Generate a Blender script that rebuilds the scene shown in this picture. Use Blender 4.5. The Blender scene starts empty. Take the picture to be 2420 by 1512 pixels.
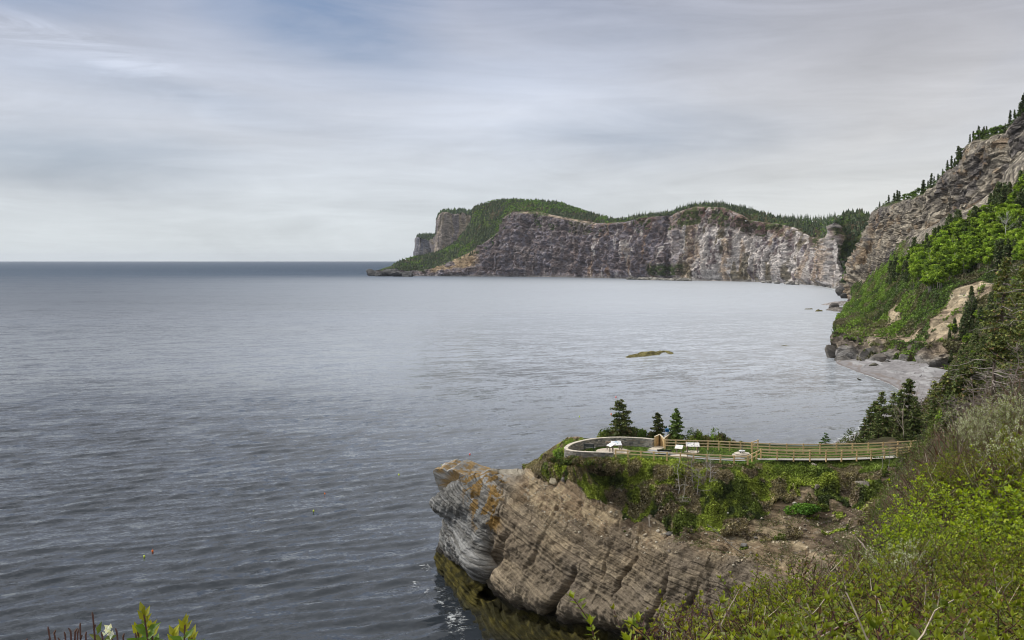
import bpy, math, random
import numpy as np
from mathutils import Vector, Matrix, Euler
R = math.radians
scene = bpy.context.scene
COL = scene.collection
# ---------------------------------------------------------------- camera
CAMH = 50.0
LENS = 35.0
FPX = LENS/36*2420
PITCH = math.atan(141/FPX)
cd = bpy.data.cameras.new("camera"); cam = bpy.data.objects.new("camera", cd); COL.objects.link(cam)
cd.lens = LENS; cd.sensor_width = 36; cd.clip_start = 0.1; cd.clip_end = 90000
cam.location = (0, 0, CAMH); cam.rotation_euler = (math.pi/2-PITCH, 0, 0)
scene.camera = cam
# ---------------------------------------------------------------- sun, sky, exposure
scene.view_settings.view_transform = 'Standard'; scene.view_settings.look = 'None'
scene.view_settings.exposure = 0.1; scene.view_settings.gamma = 1
SUN_EL, SUN_AZ = 40, -72          # azimuth from +Y, clockwise
sl = bpy.data.lights.new("sun", 'SUN'); so = bpy.data.objects.new("sun", sl); COL.objects.link(so)
sl.energy = 2.9; sl.angle = R(8); sl.color = (1.0, .95, .87)
sdir = Vector((math.sin(R(SUN_AZ))*math.cos(R(SUN_EL)), math.cos(R(SUN_AZ))*math.cos(R(SUN_EL)), math.sin(R(SUN_EL))))
so.rotation_euler = sdir.to_track_quat('Z', 'Y').to_euler(); so.location = (-20, 0, 120)

class NT:
    """tiny node helper"""
    def __init__(s, tree): s.t = tree; s.n = tree.nodes; s.l = tree.links
    def node(s, typ, **kw):
        n = s.n.new(typ)
        for k, v in kw.items():
            if k == 'ins':
                for a, b in v.items(): s.put(n, a, b)
            else: setattr(n, k, v)
        return n
    def put(s, n, a, b):
        i = n.inputs[a]
        if isinstance(b, bpy.types.NodeSocket): s.l.new(b, i)
        elif hasattr(b, 'outputs'): s.l.new(b.outputs[0], i)
        else:
            if isinstance(b, tuple) and len(b) == 3 and i.type == 'RGBA': b = b+(1,)
            i.default_value = b
    def math(s, op, a, b=None, c=None, clamp=False):
        n = s.node('ShaderNodeMath', operation=op, use_clamp=clamp); s.put(n, 0, a)
        if b is not None: s.put(n, 1, b)
        if c is not None: s.put(n, 2, c)
        return n.outputs[0]
    def vmath(s, op, a, b=None, c=None):
        n = s.node('ShaderNodeVectorMath', operation=op); s.put(n, 0, a)
        if b is not None: s.put(n, 3 if op == 'SCALE' else 1, b)
        if c is not None: s.put(n, 2, c)
        return n.outputs[0]
    def noise(s, vec, scale, detail=3, rough=.55, dist=0, color=False, dim='3D'):
        n = s.node('ShaderNodeTexNoise', noise_dimensions=dim)
        if vec is not None: s.put(n, 'Vector', vec)
        n.inputs['Scale'].default_value = scale; n.inputs['Detail'].default_value = detail
        n.inputs['Roughness'].default_value = rough; n.inputs['Distortion'].default_value = dist
        return n.outputs[1 if color else 0]
    def ramp(s, fac, stops, interp='LINEAR'):
        n = s.node('ShaderNodeValToRGB'); s.put(n, 0, fac); cr = n.color_ramp; cr.interpolation = interp
        while len(cr.elements) < len(stops): cr.elements.new(.5)
        for e, (p, c) in zip(cr.elements, stops):
            e.position = p; e.color = (c, c, c, 1) if not isinstance(c, tuple) else c+(1,)
        return n.outputs[0]
    def mix(s, f, a, b, mode='MIX'):
        n = s.node('ShaderNodeMix', data_type='RGBA', blend_type=mode); s.put(n, 0, f); s.put(n, 6, a); s.put(n, 7, b); return n.outputs[2]
    def rng(s, v, a, b, c=0, d=1, smooth=False):
        n = s.node('ShaderNodeMapRange', interpolation_type='SMOOTHSTEP' if smooth else 'LINEAR')
        s.put(n, 0, v); s.put(n, 1, a); s.put(n, 2, b); s.put(n, 3, c); s.put(n, 4, d); return n.outputs[0]
    def map(s, vec, scale=(1, 1, 1), rot=(0, 0, 0), loc=(0, 0, 0)):
        n = s.node('ShaderNodeMapping'); s.put(n, 0, vec); n.inputs[1].default_value = loc; n.inputs[2].default_value = rot; n.inputs[3].default_value = scale; return n.outputs[0]

# world: Nishita daylight seen through a broad sheet of thin cloud
scene.cycles.pixel_filter_type = 'BLACKMAN_HARRIS'; scene.cycles.filter_width = 1.05
world = bpy.data.worlds.new("World"); scene.world = world; world.use_nodes = True
W = NT(world.node_tree); W.n.clear()
sky = W.node('ShaderNodeTexSky', sky_type='NISHITA', sun_disc=False, sun_elevation=R(SUN_EL), sun_rotation=R(SUN_AZ))
sky.air_density = 1.3; sky.dust_density = 1.5; sky.altitude = 50
tc = W.node('ShaderNodeTexCoord').outputs['Generated']
sp = W.node('ShaderNodeSeparateXYZ'); W.put(sp, 0, tc)
dx, dy, dz = sp.outputs
az = W.math('ARCTAN2', dx, dy)
el = W.math('MAXIMUM', dz, 0.0)
pz = W.node('ShaderNodeCombineXYZ'); W.put(pz, 0, az); W.put(pz, 1, el)
warp = W.vmath('SCALE', W.vmath('SUBTRACT', W.noise(W.map(pz, scale=(3, 9, 1)), 1, 4, .5, color=True), (.5, .5, .5)), .085)
warp2 = W.vmath('SCALE', W.vmath('SUBTRACT', W.noise(W.map(pz, scale=(9, 34, 1), rot=(0, 0, R(-6))), 1, 5, .55, color=True), (.5, .5, .5)), .022)
pw = W.vmath('ADD', pz, W.vmath('ADD', W.vmath('MULTIPLY', warp, (1.6, .8, 0)), warp2))
def blob(u, v, ru, rv, rot=0):
    a0 = math.atan((u-1210)/FPX); e0 = (615-v)/FPX
    q = W.node('ShaderNodeMapping', vector_type='TEXTURE'); W.put(q, 0, pw); q.inputs[1].default_value = (a0, e0, 0); q.inputs[2].default_value = (0, 0, R(rot)); q.inputs[3].default_value = (ru/FPX, rv/FPX, 1)
    d = W.node('ShaderNodeVectorMath', operation='LENGTH'); W.put(d, 0, q)
    return W.rng(d.outputs['Value'], 0, 1, 1, 0, True)
wide = W.noise(W.map(pz, scale=(1.7, 6, 1), rot=(0, 0, R(-9)), loc=(2.3, .4, 0)), 1, 4, .55, .6)
fine = W.noise(W.map(pz, scale=(3.2, 20, 1), rot=(0, 0, R(-12)), loc=(5, 2, 0)), 1, 7, .62, 1.2)
wisp = W.noise(W.map(pz, scale=(5, 42, 1), rot=(0, 0, R(13)), loc=(1, 7, 0)), 1, 7, .66, 1.6)
# high thin cloud: white low down, greyer and bluer higher, unseen zenith brightened to light the scene, warm grey to the right
base = W.ramp(el, [(0, (6.9, 7.35, 7.5)), (.03, (6.8, 7.25, 7.5)), (.07, (6.5, 6.95, 7.4)), (.12, (6.0, 6.4, 7.1)), (.18, (5.3, 5.65, 6.5)), (.26, (4.0, 4.35, 5.4)), (.40, (6.6, 6.9, 7.6)), (.60, (7.6, 7.8, 8.2)), (1, (8.0, 8.15, 8.4))])
warm = W.rng(az, -.05, .45, 0, 1, True)
base = W.mix(warm, base, W.mix(1, base, (1.04, .985, .91), 'MULTIPLY'))
hole = W.math('MULTIPLY', blob(740, 40, 460, 200, -14), 1.35)
for a in ((120, 400, 620, 90, -3, 1.0), (60, 40, 460, 120, 0, .75), (1560, 330, 500, 110, 0, .45), (1280, 60, 700, 130, -6, .25), (420, 270, 600, 60, -8, .25)):
    hole = W.math('MAXIMUM', hole, W.math('MULTIPLY', blob(*a[:5]), a[5]))
hole = W.math('MULTIPLY', hole, W.rng(W.math('ADD', W.math('MULTIPLY', wide, .5), W.math('MULTIPLY', fine, .5)), .33, .62, 1.15, .45), clamp=True)
hole = W.math('ADD', hole, W.math('MULTIPLY', W.rng(wide, .45, .68, 0, .34), W.rng(el, .02, .12)))
hole = W.math('MULTIPLY', hole, W.rng(el, .30, .42, 1, .15))
thick = W.math('MULTIPLY', W.rng(wide, .3, .7, .88, 1.12), W.rng(W.math('ADD', W.math('MULTIPLY', fine, .6), W.math('MULTIPLY', wisp, .4)), .34, .66, .89, 1.10))
lift = W.math('MAXIMUM', W.math('MULTIPLY', blob(150, 170, 520, 90, -18), W.rng(wisp, .4, .62, 0, .26)), W.math('MULTIPLY', blob(1230, 260, 520, 150, 6), .16))
cl = W.vmath('SCALE', base, W.math('ADD', thick, lift))
skyc = W.mix(.6, sky, (1.25, 1.95, 4.0))
fin = W.mix(W.math('MULTIPLY', hole, .85), cl, skyc)
bg = W.node('ShaderNodeBackground'); W.put(bg, 0, fin); bg.inputs[1].default_value = .1
wo = W.node('ShaderNodeOutputWorld'); W.put(wo, 0, bg)

# ---------------------------------------------------------------- picture rays and helpers
CP, SP = math.cos(PITCH), math.sin(PITCH)
def ray(u, v):
    x = (u-1210)/FPX; y = -(v-756)/FPX
    return np.array([x, CP+y*SP, -SP+y*CP])
def G(u, v, D):                     # point seen at (u,v) at forward distance D
    d = ray(u, v); return np.array([0, 0, CAMH])+d*(D/d[1])
def Zp(u, v, z):                    # point seen at (u,v) at height z
    d = ray(u, v); return np.array([0, 0, CAMH])+d*((z-CAMH)/d[2])
def U(u, D, z):                     # world x from column u at distance D (near horizon), height z
    v = 615; d = ray(u, v)
    # refine v for height
    for _ in range(3):
        p = G(u, v, D); v = v-(z-p[2])/D*FPX
    p = G(u, v, D); p[2] = z; return p
def proj(P):                        # world -> (u,v,D)
    P = np.asarray(P, float); r = P-np.array([0, 0, CAMH])
    f = r[..., 1]*CP-r[..., 2]*SP; up = r[..., 1]*SP+r[..., 2]*CP
    return 1210+r[..., 0]/f*FPX, 756-up/f*FPX, r[..., 1]

def h3(ix, iy, iz, seed):
    h = (ix.astype(np.int64)*374761393+iy.astype(np.int64)*668265263+iz.astype(np.int64)*2147483647+seed*1274126177) & 0xffffffff
    h = ((h ^ (h >> 13))*1274126177) & 0xffffffff
    h = ((h ^ (h >> 16))*2246822519) & 0xffffffff
    return ((h ^ (h >> 13)) & 0xffffff)/float(0xffffff)
def vn(P, seed=0):                  # value noise 0..1
    P = np.asarray(P, float); f = np.floor(P); t = P-f; t = t*t*t*(t*(t*6-15)+10); i = f.astype(np.int64)
    r = 0
    for a in (0, 1):
        wx = t[..., 0] if a else 1-t[..., 0]
        for b in (0, 1):
            wy = t[..., 1] if b else 1-t[..., 1]
            for c in (0, 1):
                wz = t[..., 2] if c else 1-t[..., 2]
                r = r+wx*wy*wz*h3(i[..., 0]+a, i[..., 1]+b, i[..., 2]+c, seed)
    return r
def fbm(P, sc=1.0, octv=4, seed=0, gain=.5):
    P = np.asarray(P, float)*sc; s = 0; a = 1; tot = 0
    for o in range(octv):
        s = s+a*vn(P+o*17.3, seed+o); tot += a; a *= gain; P = P*2.03
    return s/tot
def sstep(x, a, b):
    t = np.clip((x-a)/(b-a), 0, 1); return t*t*(3-2*t)
def mixc(a, b, f):
    return a+(np.asarray(b)-a)*f[..., None]

def crom(C, n, axis):               # Catmull-Rom resample along an axis
    C = np.moveaxis(np.asarray(C, float), axis, 0); m = C.shape[0]
    t = np.linspace(0, m-1, n) if np.isscalar(n) else np.asarray(n, float)
    i = np.clip(np.floor(t).astype(int), 0, m-2); f = (t-i).reshape((-1,)+(1,)*(C.ndim-1))
    g = lambda k: C[np.clip(k, 0, m-1)]
    p0, p1_, p2_, p3_ = g(i-1), g(i), g(i+1), g(i+2)
    r = .5*((2*p1_)+(p2_-p0)*f+(2*p0-5*p1_+4*p2_-p3_)*f*f+(3*p1_-p0-3*p2_+p3_)*f**3)
    return np.moveaxis(r, 0, axis), t
def lin(C, n, axis):
    C = np.moveaxis(np.asarray(C, float), axis, 0); m = C.shape[0]
    t = np.linspace(0, m-1, n) if np.isscalar(n) else np.asarray(n, float)
    i = np.clip(np.floor(t).astype(int), 0, m-2); f = (t-i).reshape((-1,)+(1,)*(C.ndim-1))
    return np.moveaxis(C[i]*(1-f)+C[i+1]*f, 0, axis), t
def gridnorm(P):
    a = np.gradient(P, axis=0); b = np.gradient(P, axis=1); n = np.cross(a, b)
    return n/np.maximum(np.linalg.norm(n, axis=-1, keepdims=True), 1e-9)

def tag(o, label=None, cat=None, group=None, kind=None):
    if label: o["label"] = label
    if cat: o["category"] = cat
    if group: o["group"] = group
    if kind: o["kind"] = kind
    return o
class MB:
    """collects triangles and quads with a colour per vertex; build() links ONE mesh object"""
    def __init__(s): s.V = []; s.T = []; s.Q = []; s.C = []; s.n = 0
    def add(s, V, T=None, Q=None, col=(1, 1, 1)):
        V = np.asarray(V, float).reshape(-1, 3); s.V.append(V)
        c = np.asarray(col, float)
        s.C.append(np.broadcast_to(c, (len(V), 3)) if c.ndim == 1 else c.reshape(-1, 3))
        if T is not None and len(T): s.T.append(np.asarray(T, int).reshape(-1, 3)+s.n)
        if Q is not None and len(Q): s.Q.append(np.asarray(Q, int).reshape(-1, 4)+s.n)
        s.n += len(V); return s
    def box(s, c, d, rot=None, col=(1, 1, 1), taper=1.0):
        x, y, z = [k/2 for k in d]
        V = np.array([(-x, -y, -z), (x, -y, -z), (x, y, -z), (-x, y, -z), (-x*taper, -y*taper, z), (x*taper, -y*taper, z), (x*taper, y*taper, z), (-x*taper, y*taper, z)])
        if rot is not None: V = V@np.array(Euler(rot).to_matrix()).T
        return s.add(V+np.asarray(c), Q=[(0, 3, 2, 1), (4, 5, 6, 7), (0, 1, 5, 4), (1, 2, 6, 5), (2, 3, 7, 6), (3, 0, 4, 7)], col=col)
    def beam(s, a, b, w, h, col=(1, 1, 1), up=(0, 0, 1), ext=0):
        a = np.asarray(a, float); b = np.asarray(b, float); d = b-a; L = np.linalg.norm(d); d = d/L
        a = a-d*ext; b = b+d*ext
        sx = np.cross(d, up); sx /= np.linalg.norm(sx); sy = np.cross(sx, d)
        V = [p+sx*i*w/2+sy*j*h/2 for p in (a, b) for i, j in ((-1, -1), (1, -1), (1, 1), (-1, 1))]
        return s.add(V, Q=[(0, 1, 2, 3), (7, 6, 5, 4), (0, 4, 5, 1), (1, 5, 6, 2), (2, 6, 7, 3), (3, 7, 4, 0)], col=col)
    def tube(s, pts, rad, n=5, col=(1, 1, 1), cap=True):
        pts = np.asarray(pts, float); m = len(pts); rad = np.broadcast_to(np.asarray(rad, float), (m,))
        d = np.gradient(pts, axis=0); d /= np.maximum(np.linalg.norm(d, axis=1, keepdims=True), 1e-9)
        ref = np.where(np.abs(d[:, 2:3]) > .9, np.array([[1., 0, 0]]), np.array([[0, 0, 1.]]))
        a = np.cross(d, ref); a /= np.linalg.norm(a, axis=1, keepdims=True); b = np.cross(d, a)
        th = np.arange(n)*2*math.pi/n
        V = pts[:, None]+rad[:, None, None]*(np.cos(th)[None, :, None]*a[:, None]+np.sin(th)[None, :, None]*b[:, None])
        i = np.arange(m-1)[:, None]*n; j = np.arange(n)[None]; k = (j+1) % n
        Q = np.stack([i+j, i+k, i+n+k, i+n+j], -1).reshape(-1, 4)
        T = [(0, k2+1, k2) for k2 in range(1, n-1)]+[((m-1)*n, (m-1)*n+k2, (m-1)*n+k2+1) for k2 in range(1, n-1)] if cap else None
        return s.add(V, T=T, Q=Q, col=col)
    def lathe(s, prof, n=12, c=(0, 0, 0), col=(1, 1, 1)):
        prof = np.asarray(prof, float); m = len(prof); th = np.arange(n)*2*math.pi/n
        V = np.stack([prof[:, 0:1]*np.cos(th), prof[:, 0:1]*np.sin(th), np.repeat(prof[:, 1:2], n, 1)], -1)+np.asarray(c)
        i = np.arange(m-1)[:, None]*n; j = np.arange(n)[None]; k = (j+1) % n
        Q = np.stack([i+j, i+k, i+n+k, i+n+j], -1).reshape(-1, 4)
        T = [(0, k2+1, k2) for k2 in range(1, n-1)]+[((m-1)*n, (m-1)*n+k2, (m-1)*n+k2+1) for k2 in range(1, n-1)]
        return s.add(V, T=T, Q=Q, col=col)
    def poly(s, pts, z0, z1, col=(1, 1, 1)):            # vertical prism over a convex polygon
        pts = np.asarray(pts, float); n = len(pts)
        V = [(p[0], p[1], z0) for p in pts]+[(p[0], p[1], z1) for p in pts]
        T = [(0, k+1, k) for k in range(1, n-1)]+[(n, n+k, n+k+1) for k in range(1, n-1)]
        return s.add(V, T=T, Q=[(i, (i+1) % n, n+(i+1) % n, n+i) for i in range(n)], col=col)
    def data(s, name, mat, smooth=False):
        V = np.concatenate(s.V); C = np.concatenate(s.C)
        T = np.concatenate(s.T) if s.T else np.zeros((0, 3), int); Q = np.concatenate(s.Q) if s.Q else np.zeros((0, 4), int)
        me = bpy.data.meshes.new(name)
        me.vertices.add(len(V)); me.vertices.foreach_set('co', V.astype(np.float32).ravel())
        loops = np.concatenate([T.ravel(), Q.ravel()]).astype(np.int32)
        me.loops.add(len(loops)); me.loops.foreach_set('vertex_index', loops)
        starts = np.concatenate([np.arange(len(T))*3, len(T)*3+np.arange(len(Q))*4]).astype(np.int32)
        me.polygons.add(len(starts)); me.polygons.foreach_set('loop_start', starts)
        me.polygons.foreach_set('loop_total', np.concatenate([np.full(len(T), 3), np.full(len(Q), 4)]).astype(np.int32))
        me.polygons.foreach_set('use_smooth', np.full(len(starts), smooth))
        a = me.color_attributes.new('Col', 'FLOAT_COLOR', 'POINT')
        a.data.foreach_set('color', np.concatenate([C, np.ones((len(C), 1))], 1).astype(np.float32).ravel())
        me.update(calc_edges=True); me.validate()
        for m_ in (mat if isinstance(mat, (list, tuple)) else [mat]): me.materials.append(m_)
        return me
    def build(s, name, mat, parent=None, smooth=False, loc=None):
        o = bpy.data.objects.new(name, s.data(name, mat, smooth)); COL.objects.link(o)
        if parent is not None: o.parent = parent
        if loc is not None: o.location = loc
        return o
def empty(name, loc=(0, 0, 0), rz=0):
    o = bpy.data.objects.new(name, None); COL.objects.link(o); o.location = loc; o.rotation_euler = (0, 0, rz); o.empty_display_size = .3; return o
def kids(o): return [c for c in bpy.data.objects if c.parent == o]
def copy_tree(o, ch, loc, rz=0, sc=1.0, tilt=(0, 0)):
    c = o.copy(); COL.objects.link(c); c.location = loc; c.rotation_euler = (tilt[0], tilt[1], rz)
    c.scale = (sc, sc, sc) if np.isscalar(sc) else sc
    for k in ch:
        d = k.copy(); COL.objects.link(d); d.parent = c
    return c
def grid_mesh(name, P, mat, col, smooth=True, flip=False, bed=None):
    nu, nv = P.shape[:2]; m = MB(); i = np.arange(nu-1)[:, None]*nv; j = np.arange(nv-1)[None]
    Q = np.stack([i+j, i+nv+j, i+nv+j+1, i+j+1], -1).reshape(-1, 4)
    if flip: Q = Q[:, ::-1]
    m.add(P, Q=Q, col=col.reshape(-1, 3)); o = m.build(name, mat, smooth=smooth)
    if bed is not None: at = o.data.attributes.new('Bed', 'FLOAT', 'POINT'); at.data.foreach_set('value', bed.astype(np.float32).ravel())
    return o

# ---------------------------------------------------------------- materials
def new_mat(name):
    m = bpy.data.materials.new(name); m.use_nodes = True; t = NT(m.node_tree); t.n.clear()
    b = t.node('ShaderNodeBsdfPrincipled'); o = t.node('ShaderNodeOutputMaterial'); t.put(o, 0, b)
    return m, t, b, o
def rock_mat(name, sc, strata=(0, 0, 1), ss=1.0, bump=.6, dist=1.0, rough=.9, var=.35, bed=False, blk=.0, layw=.42, crk=.9):
    """vertex colour x layered noise, bump from noise + bedding planes"""
    m, t, b, o = new_mat(name)
    pos = t.node('ShaderNodeNewGeometry').outputs['Position']
    c = t.node('ShaderNodeAttribute', attribute_name='Col').outputs['Color']
    n1 = t.noise(pos, sc, 8, .72); n2 = t.noise(pos, sc*7, 6, .7)
    sv = Vector(strata).normalized()
    dn = t.node('ShaderNodeVectorMath', operation='DOT_PRODUCT'); t.put(dn, 0, pos); dn.inputs[1].default_value = tuple(sv)
    if bed: wq = t.math('ADD', t.math('MULTIPLY', t.node('ShaderNodeAttribute', attribute_name='Bed').outputs['Fac'], ss), t.math('MULTIPLY', n1, .45))
    else: wq = t.math('ADD', t.math('MULTIPLY', dn.outputs['Value'], ss), t.math('MULTIPLY', n1, 1.1))
    cv = t.node('ShaderNodeCombineXYZ'); t.put(cv, 0, wq); t.put(cv, 1, t.math('MULTIPLY', n2, .5))
    lay = t.noise(cv, 2.2, 6, .8, dim='2D')
    f = t.math('ADD', t.math('MULTIPLY', t.math('ADD', t.math('MULTIPLY', n1, .45 if bed else 1.0), .275 if bed else 0.0), .30), t.math('ADD', t.math('MULTIPLY', lay, layw), t.math('MULTIPLY', n2, .70-layw)))
    k = t.rng(f, .38, .62, 1-var, 1+var)
    vo = t.node('ShaderNodeTexVoronoi', feature='DISTANCE_TO_EDGE'); t.put(vo, 'Vector', t.vmath('ADD', t.map(pos, scale=(1, 1, 1.6)), t.vmath('SCALE', t.noise(pos, sc*3, 3, .6, color=True), .9/sc*.12))); vo.inputs['Scale'].default_value = sc*3.2
    crack = t.rng(vo.outputs['Distance'], 0, .055, 1-var*crk, 1)
    f = t.math('ADD', f, t.math('MULTIPLY', crack, .25))
    k = t.math('MULTIPLY', k, crack)
    if blk:
        v2 = t.node('ShaderNodeTexVoronoi', feature='F1'); t.put(v2, 'Vector', t.vmath('ADD', t.map(pos, scale=(1, 1, 1.9)), t.vmath('SCALE', t.noise(pos, sc*4, 3, .6, color=True), .5/sc*.2))); v2.inputs['Scale'].default_value = sc*2.6
        cs = t.node('ShaderNodeSeparateColor'); t.put(cs, 0, v2.outputs['Color'])
        k = t.math('MULTIPLY', k, t.rng(cs.outputs[0], .1, .95, 1-blk, 1+blk*1.3)); f = t.math('ADD', f, t.math('MULTIPLY', cs.outputs[1], .30))
    cc = t.vmath('SCALE', c, k)
    t.put(b, 'Base Color', cc); b.inputs['Roughness'].default_value = rough; b.inputs['Specular IOR Level'].default_value = .12
    bp = t.node('ShaderNodeBump'); bp.inputs['Strength'].default_value = bump; bp.inputs['Distance'].default_value = dist
    t.put(bp, 'Height', f); t.put(b, 'Normal', bp)
    return m
def leaf_mat(name, trans=.35, rough=.5, spec=.3, var=.25, nsc=3.0, gain=1.0):
    m, t, b, o = new_mat(name)
    c = t.node('ShaderNodeAttribute', attribute_name='Col').outputs['Color']
    pos = t.node('ShaderNodeNewGeometry').outputs['Position']
    oi = t.node('ShaderNodeObjectInfo').outputs['Random']
    n = t.noise(pos, nsc, 3, .6)
    k = t.math('MULTIPLY', t.rng(n, .3, .7, 1-var, 1+var), t.rng(oi, 0, 1, .82, 1.18))
    cc = t.vmath('SCALE', c, t.math('MULTIPLY', k, gain))
    t.put(b, 'Base Color', cc); b.inputs['Roughness'].default_value = rough; b.inputs['Specular IOR Level'].default_value = spec
    tr = t.node('ShaderNodeBsdfTranslucent'); t.put(tr, 0, t.mix(1, cc, (1.15, 1.2, .6), 'MULTIPLY'))
    mx = t.node('ShaderNodeMixShader'); mx.inputs[0].default_value = trans; t.put(mx, 1, b); t.put(mx, 2, tr); t.put(o, 0, mx)
    return m
def col_mat(name, rough=.7, spec=.3, nsc=8, var=.2, bump=.2, stretch=(1, 1, 1), metal=0):
    m, t, b, o = new_mat(name)
    c = t.node('ShaderNodeAttribute', attribute_name='Col').outputs['Color']
    pos = t.map(t.node('ShaderNodeTexCoord').outputs['Object'], scale=stretch)
    n = t.noise(pos, nsc, 5, .6)
    t.put(b, 'Base Color', t.vmath('SCALE', c, t.rng(n, .3, .7, 1-var, 1+var)))
    b.inputs['Roughness'].default_value = rough; b.inputs['Specular IOR Level'].default_value = spec; b.inputs['Metallic'].default_value = metal
    bp = t.node('ShaderNodeBump'); bp.inputs['Strength'].default_value = bump; bp.inputs['Distance'].default_value = .02
    t.put(bp, 'Height', n); t.put(b, 'Normal', bp)
    return m
M_FAR = rock_mat('far_cliff_rock', .035, (.15, .1, 1), .25, 1.0, 8, var=.45, blk=.30)
M_MID = rock_mat('mountain_rock', .09, (.35, .2, 1), .5, 1.0, 4, var=.42, blk=.38)
M_NEAR = rock_mat('layered_rock', .55, (.55, .05, .84), 2.3, 1.0, .3, var=.40)
M_HEAD = rock_mat('headland_rock', .45, (0, 0, 1), 1.25, 1.0, .55, var=.62, bed=True, layw=.60, crk=.3)
M_SOIL = rock_mat('hill_soil', .8, (0, 0, 1), .6, .7, .3, var=.3)
M_BEACH = rock_mat('beach_gravel', 1.2, (.1, .3, 1), .5, .4, .2, var=.12)
M_LEAF = leaf_mat('leaves'); M_NEEDLE = leaf_mat('needles', .14, .6, .2, .3, gain=2.6)
M_SCRUB = leaf_mat('scrub_leaves', .2, .7, .15, .3, .5, gain=1.7)
M_BARK = col_mat('bark', .9, .15, 6, .35, .5, (4, 4, 1))
M_WOOD = col_mat('sawn_timber', .75, .2, 3, .22, .2, (1, 1, 6))
M_PAINT = col_mat('painted_metal', .45, .4, 5, .06, .03)
M_STONE = col_mat('cut_stone', .85, .2, 6, .2, .4)
M_PETAL = leaf_mat('petals', .3, .6, .2, .08)
# ================================================================ SEA
def water_material():
    m, t, b, o = new_mat('sea_water')
    pos = t.node('ShaderNodeNewGeometry').outputs['Position']
    sp = t.node('ShaderNodeSeparateXYZ'); t.put(sp, 0, pos)
    # wind patches: calmer sheltered bay on the right, rougher sea on the left
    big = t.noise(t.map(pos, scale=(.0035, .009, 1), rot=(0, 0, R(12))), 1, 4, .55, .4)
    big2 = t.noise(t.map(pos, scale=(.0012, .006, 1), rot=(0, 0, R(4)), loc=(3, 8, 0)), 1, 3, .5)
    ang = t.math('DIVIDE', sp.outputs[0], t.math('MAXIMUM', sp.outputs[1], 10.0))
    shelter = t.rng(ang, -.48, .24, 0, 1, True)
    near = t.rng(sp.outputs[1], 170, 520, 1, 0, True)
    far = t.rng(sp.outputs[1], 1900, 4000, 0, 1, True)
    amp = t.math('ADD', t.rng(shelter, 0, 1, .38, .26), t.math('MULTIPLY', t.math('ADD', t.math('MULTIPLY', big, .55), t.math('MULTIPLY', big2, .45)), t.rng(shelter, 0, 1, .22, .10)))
    amp = t.math('MULTIPLY', amp, t.math('SUBTRACT', 1.0, t.math('MULTIPLY', near, .22)))
    amp = t.math('ADD', amp, t.math('MULTIPLY', far, .45))
    rot = R(27)
    patch = t.rng(t.math('ADD', t.math('MULTIPLY', big, .5), t.math('MULTIPLY', big2, .5)), .40, .60, .60, 1.65)
    def slope(sc, det, st, w):
        v = t.map(t.map(pos, rot=(0, 0, -rot)), scale=(sc*st, sc, sc))
        c = t.noise(v, 1, det, .6, .2, color=True)
        c = t.vmath('SUBTRACT', c, (.5, .5, .5)); return t.vmath('SCALE', c, w)
    s = t.vmath('ADD', slope(3.0, 4, .5, 1.5), t.vmath('ADD', slope(.9, 5, .4, 1.7), t.vmath('ADD', slope(.22, 4, .30, 1.5), slope(.05, 5, .30, .55))))
    s = t.vmath('SCALE', s, t.math('MULTIPLY', amp, patch))
    s = t.vmath('MULTIPLY', s, (.8, 1.2, 0.0))
    g = t.node('ShaderNodeNewGeometry').outputs['Normal']
    nrm = t.vmath('NORMALIZE', t.vmath('ADD', g, s))
    t.put(b, 'Normal', nrm)
    shallow = t.noise(pos, .02, 3, .5)
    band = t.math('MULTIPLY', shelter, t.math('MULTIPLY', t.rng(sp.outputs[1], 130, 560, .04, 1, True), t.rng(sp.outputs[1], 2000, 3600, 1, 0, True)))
    t.put(b, 'Base Color', t.mix(band, t.mix(t.rng(sp.outputs[1], 900, 3500, 0, 1), t.mix(t.rng(sp.outputs[1], 140, 420, 0, 1), (.020, .026, .034), (.060, .070, .088)), (.006, .034, .075)), (.47, .51, .56)))  # bay base colour lightened to stand in for reflected sky
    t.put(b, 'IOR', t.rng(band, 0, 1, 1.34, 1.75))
    t.put(b, 'Roughness', t.math('ADD', t.rng(sp.outputs[1], 150, 1200, .06, .34), t.rng(sp.outputs[1], 1500, 5000, 0, .22))); b.inputs['Specular IOR Level'].default_value = .5
    return m
M_SEA = water_material()
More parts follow.
